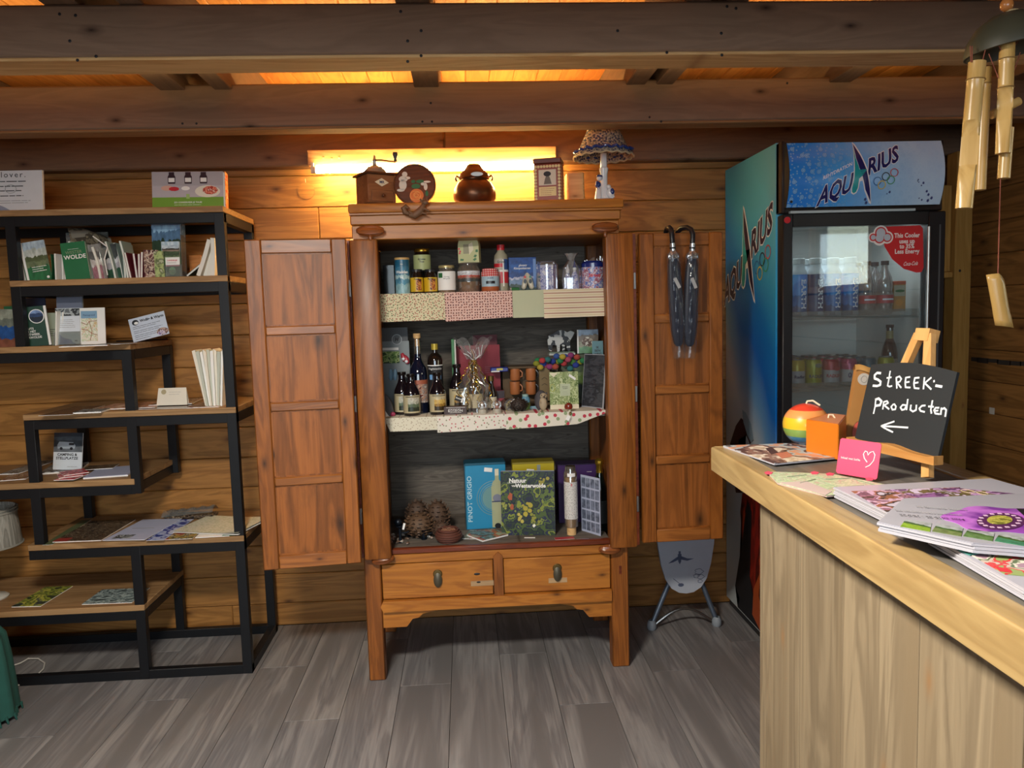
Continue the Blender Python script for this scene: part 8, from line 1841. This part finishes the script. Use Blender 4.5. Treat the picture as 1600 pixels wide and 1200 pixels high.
for rr_ in (0.072, 0.062, 0.054): MB().tube([(0.034 + rr_ * math.cos(PI * .5 + PI * i / 20), -0.0006, h * .46 + rr_ * math.sin(PI * .5 + PI * i / 20)) for i in range(21)], 0.0014, 5).build('ring_print', RC_, t)
MB().prism([(0.034 + 0.050 * math.cos(PI * .5 + PI * i / 20), h * .46 + 0.050 * math.sin(PI * .5 + PI * i / 20)) for i in range(21)], -0.0006, 0).build('half_disc_print', plain('ring_olive', '6a9494', .5), t, smooth=False)
bp = MB().prism([(0.022, 0.004), (0.068, 0.004), (0.068, h * .62), (0.062, h * .70), (0.054, h * .74), (0.054, h * .88), (0.038, h * .88), (0.038, h * .74), (0.028, h * .70), (0.022, h * .62)], -0.0016, -0.0006).build('bottle_print', plain('bottle_cream', 'a8aa84', .4), t, smooth=False)
MB().prism(disc(0.018, 0, 0, 0.045, h * .46, 16, 1, .9), -0.0022, -0.0016).build('label_print', plain('label_slate', '7a7c8c', .5), bp, smooth=False); B(0.023, 0.067, -0.0026, -0.0022, h * .40, h * .415).build('label_line', NAVY, bp); B(0.038, 0.054, -0.0022, -0.0016, h * .80, h * .90).build('cork_print', CREAM, bp); MB().prism(disc(0.013, 0, 0, 0.045, 0.010, 14, 1, .9), -0.0022, -0.0016).build('dark_print', DARK, bp, smooth=False)
B(-r * .42, -r * .02, -0.0008, 0, h * .86, h * .92).build('price_label', WHITE, t, rot=(0, R(7), 0))
# yellow box
x, r, h = place(801, 866, 722, 3.13, S3)
t = thing('yellow_box', 'yellow box half hidden behind the nature book', 'box', (x, 3.13, S3)); h = PY(830, 722, 3.13).z - S3
B(-r, r, 0, 0.08, 0, h - 0.008, 0.001).build('box', plain('box_yellow', 'b8a418', 0.4), t); B(-r, r, 0.001, 0.08, h - 0.008, h).build('top_flap', plain('box_olive_yellow', '857614', 0.5), t); B(r * .18, r * .34, -0.001, 0, h * .4, h - 0.012).build('bottle_print', plain('bottle_grey', '8c9490', .5), t); B(-r * .6, -r * .25, -0.001, 0, h * .83, h * .88).build('price_label', WHITE, t, rot=(0, R(6), 0))
# purple box
x, r, h = place(872, 936, 724, 3.13, S3)
t = thing('purple_box', 'dark purple box standing behind the glass tube', 'box', (x, 3.13, S3)); h = PY(905, 725, 3.13).z - S3
B(-r, r, 0, 0.08, 0, h - 0.004, 0.001).build('box', plain('box_purple', '3c1f58', 0.4), t); B(-r, r, 0.001, 0.08, h - 0.004, h).build('top_flap', plain('box_purple_dark', '241436', 0.4), t); ink(t, r * .4, r * .7, h * .86, 1, WHITE, h=.0015)
# nature book
a, b = PY(784, 830, 2.99), PY(868, 840, 2.955)
t = thing('nature_book', 'hardback book Natuur van Westerwolde with dark leafy cover', 'book', (a.x, 2.995, S3), math.atan2(-0.035, b.x - a.x), rx=R(-3)); L = math.hypot(b.x - a.x, 0.035); h = PY(786, 738, 2.99).z - S3
B(0, L, 0, 0.003, 0, h).build('front_cover', blotch('book_cover_leafy', ['23283c', '2c3a28', '1e2434', '4a5c2c', '262c44', '7f8a34', '30402c'], 20, seed=77, detail=4), t); B(0.003, L - .001, 0.003, 0.019, 0.002, h - 0.003).build('pages', WHITE, t); B(0, L, 0.019, 0.022, 0, h).build('back_cover', plain('cover_grey_blue', '8c94a4', .5), t)
for cx_, cz_, r0, c_ in ((.50, .40, 0.030, 'a89a30'), (.42, .28, 0.022, 'b8a848'), (.85, .62, 0.030, '56682c'), (.62, .26, 0.020, '8a8a30'), (.80, .82, 0.022, '9a9034'), (.10, .45, 0.018, '8f9440')):
    rs = random.Random(int(cx_ * 100)); m = MB()
    for k in range(9): m.prism(disc(r0 * rs.uniform(.16, .34), 0, 0, L * cx_ + rs.uniform(-r0, r0) * .9, h * cz_ + rs.uniform(-r0, r0) * .9, 7), -0.0006 - k * 2e-5, 0)
    o = m.build('flower_print', plain('cover_flower_' + c_, c_, .5, var=.3), t, smooth=False); o['kind'] = 'stuff'
for cx_, cz_, s_ in ((.17, .60, 1), (.20, .44, .8)): MB().prism([(L * cx_ - .010 * s_, h * cz_), (L * cx_, h * cz_ + .018 * s_), (L * cx_ + .010 * s_, h * cz_ + .012 * s_), (L * cx_ + .008 * s_, h * cz_ - .012 * s_), (L * cx_ - .004 * s_, h * cz_ - .012 * s_)], -0.0012, 0).build('butterfly_print', plain('butterfly_orange', 'a8522c', .5, var=.3), t, smooth=False)
text('Natuur', 0.0235, WHITE, t, (L * .32, -0.0016, h * .855), bold=.035); text('Westerwolde', 0.0225, WHITE, t, (L * .56, -0.0016, h * .775), bold=.035, sx=.95); text('van', 0.0135, WHITE, t, (L * .25, -0.0016, h * .778), bold=.02); B(L * .12, L * .30, -0.0016, -0.0010, h * .818, h * .822).build('white_line', WHITE, t)
MB().prism([(L * .60, h * .12), (L * .64, h * .15), (L * .62, h * .18), (L * .58, h * .16)], -0.0016, -0.001).build('white_mark', WHITE, t, smooth=False)
# glass tube with corks
p = PY(894, 832, 2.95); h = PY(894, 729, 2.95).z - S3
t = thing('glass_tube', 'corked glass tube wrapped in white flower-printed label', 'tube', (p.x, 2.965, S3)); r = 0.026
MB().lathe([(0, 0), (r * .72, 0), (r * .72, 0.03), (r * .98, 0.034)], 20).build('cork_base', W_RAW, t); MB().lathe([(0, 0.034), (r * .9, 0.034), (r * .9, h * .84), (0, h * .84)], 20).build('contents', plain('tube_contents', 'a8824e', .6), t); MB().lathe([(r, 0.033), (r, h * .90), (r * .8, h * .94), (r * .8, h)], 22).build('glass', GJ, t)
MB().lathe([(r * .7, h * .93), (r * .7, h), (0, h)], 18).build('stopper', plain('stopper_dark', '3a3226', .4), t); MB().lathe([(r * 1.03, h * .24), (r * 1.03, h * .78)], 24).build('label', dots('label_blossom', 'cfccc8', '6c4a5c', 150, 0.16, 0.5, fg2='4a5a4a'), t); MB().band(r * 1.05, h * .86, h * .91, .6, 6).build('price_label', WHITE, t)
lab_text(t, '8', 0.016, REDP, r * 1.045, h * .74)
# grid card
a, b = PY(909, 838, 3.01), PY(938, 847, 2.93)
t = thing('sticker_sheet', 'white sheet with a grid of small grey pictures standing angled at the right', 'card', (a.x, 3.01, S3), math.atan2(-0.09, b.x - a.x)); L = math.hypot(b.x - a.x, 0.09); h = PY(911, 741, 3.01).z - S3
B(0, L, 0, 0.0015, 0, h).build('card', plain('sheet_bluish', 'b0b6cc', .4), t)
GD = blotch('print_grid_tile', ['5a6070', '7c8498', '4c5262', '8c94a6'], 22, seed=79, const=False)
for i in range(4):
    for j in range(5): B(L * (.05 + .235 * i), L * (.25 + .235 * i), -0.0006, 0, h * (.04 + .19 * j), h * (.20 + .19 * j)).build('picture', GD, t)
# champagne bottle
p = PY(941, 820, 2.99); h = PY(941, 718, 2.99).z - S3
t = thing('sparkling_bottle', 'dark sparkling wine bottle with gold foil at the right edge of the cabinet', 'bottle', (p.x - 0.002, 3.02, S3)); r = 0.032
MB().lathe([(0, 0), (r, 0), (r, h * .55), (r * .8, h * .65), (r * .42, h * .80), (r * .40, h * .86)], 22).build('body', plain('black_green_glass', '0e1412', 0.08, coat=.7), t); MB().lathe([(r * .44, h * .80), (r * .44, h * .90), (r * .56, h * .92), (r * .56, h * .97), (r * .3, h), (0, h)], 18, flute=.03, nf=9).build('gold_foil', GOLD, t); MB().band(r * 1.01, h * .10, h * .42, 1.2).build('label', plain('label_charcoal', '262624', .5), t)
# coiled bowl
p = PY(701, 846, 2.925); t = thing('woven_bowl', 'small brown coiled rope bowl at the front of the cabinet floor', 'bowl', (p.x, 2.945, S3)); RB = plain('rope_brown', '5a3226', .7, var=.3)
for k in range(6):
    rr_ = 0.036 + 0.013 * math.sin(k * .62); MB().tube([(rr_ * math.cos(i * PI / 12), rr_ * math.sin(i * PI / 12), 0.005 + k * 0.0085) for i in range(24)], 0.0052, 6, True).build('coil', RB, t)
MB().lathe([(0, 0.004), (0.038, 0.004)], 20).build('base', RB, t)
for k in range(10): a0 = k * .63; MB().tube([(0.028 * math.cos(a0), 0.028 * math.sin(a0), 0.046), (0.012 * math.cos(a0 + 1), 0.012 * math.sin(a0 + 1), 0.050), (0.022 * math.cos(a0 + 2), 0.022 * math.sin(a0 + 2), 0.047)], 0.003, 5).build('strand', plain('rope_light', '8a6048', .7), t)
# leaflets flat
t, _w = flat('leaflet', 'green grey landscape leaflet lying left of the nature book', 'leaflet', (722, 842), (752, 843), S3 + .0003, 0.12, 0.002, blotch('print_red_grey', ['5c6a5c', '8a9690', '7a3a3c', 'b9bcb8'], 24, seed=81))
t, _w = flat('leaflet', 'white-edged booklet lying open towards the front of the cabinet floor', 'booklet', (754, 847), (800, 840), S3 + .003, 0.11, 0.008, blotch('print_garden_leaf', ['56604a', '6e8a8c', '3f4a34', 'a8542c', '8f9a80'], 22, seed=83)); t.rotation_euler.z += R(14)
t, _w = flat('red_card', 'small red card lying under the glass tube', 'card', (868, 844), (898, 842), S3 + .0003, 0.03, 0.0015, plain('card_red_flat', 'a83a44', .5))
t, _w = flat('white_card', 'small white card lying in front of the sticker sheet', 'card', (903, 846), (922, 845), S3 + .0003, 0.028, 0.0015, plain('card_lilac_white', 'a9acc0', .5)); FL(t, 0.006, 0.03, 0.006, 0.020, 0.0016, GREY, 'printed_mark')
t, _w = flat('white_slip', 'white price slip lying in front of the nature book', 'paper', (819, 841), (836, 841), S3 + .0003, 0.012, 0.001, WHITE)
# dark candle holders and shells at left
for px, Y, h_, lab in ((625, 2.96, 0.070, 'dark blue metal candle holder with white tag at the left front'), (640, 3.04, 0.052, 'small dark metal candle holder in front of the pine cones'), (662, 2.99, 0.040, 'low dark metal candle holder right of the taller ones')):
    p = PY(px, 830, Y); t = thing('candle_holder', lab, 'candle holder', (p.x, Y, S3)); DM = plain('dark_blue_metal', '1a222c', .3, .5)
    MB().lathe([(0, 0), (0.012, 0), (0.013, 0.003), (0.006, 0.006), (0.006, h_ - .012), (0.016, h_ - .006), (0.017, h_), (0.012, h_), (0, h_ - .006)], 16).build('stand', DM, t)
    if px == 625: B(-0.004, 0.004, -0.0185, -0.0175, h_ - 0.012, h_ + 0.014).build('tag', WHITE, t, rot=(0, R(14), 0)); MB().sphere((-0.006, 0, h_ + .012), (0.016, 0.013, 0.014), 12, 8).build('holder_figure', DM, t)
    MB().tube([(0, 0, h_ * .55), (0.022, 0, h_ * .55), (0.034, 0, h_ * .62)], 0.003, 6).build('arm', DM, t)
rs = random.Random(11); SHM = [plain('shell_white', 'b4aca0', .35, var=.2), plain('shell_brown', '6a5648', .4, var=.3), plain('shell_pink', '9a8074', .4, var=.2)]
sp_ = []
for k in range(22):
    px, py = (rs.uniform(609, 638), rs.uniform(837, 851)) if k < 16 else (rs.uniform(650, 674), rs.uniform(836, 842))
    p = PZ(px, py, S3); 
    if any((p - q).length < 0.0085 for q in sp_): continue
    sp_.append(p)
for k, p in enumerate(sp_):
    left = p.x < PY(645, 840, p.y).x; t = thing('sea_shell', ('small sea shell in the scatter at the left front corner of the cabinet floor' if left else 'small sea shell between the candle holder and coiled bowl'), 'shell', (p.x, p.y, S3), rs.uniform(0, 6), 'shells at the left corner' if left else 'shells beside the coiled bowl')
    m = MB(); m.tube([(-0.010, 0, 0.005), (-0.004, 0, 0.006), (0.003, 0, 0.0055), (0.010, 0, 0.003)], [0.002, 0.0052, 0.0045, 0.001], 8); m.build('shell', SHM[k % 3], t); MB().tube([(-0.006 + 0.0045 * math.cos(i), 0.0045 * math.sin(i), 0.006) for i in range(6)], 0.0012, 5).build('whorl', SHM[(k + 1) % 3], t)
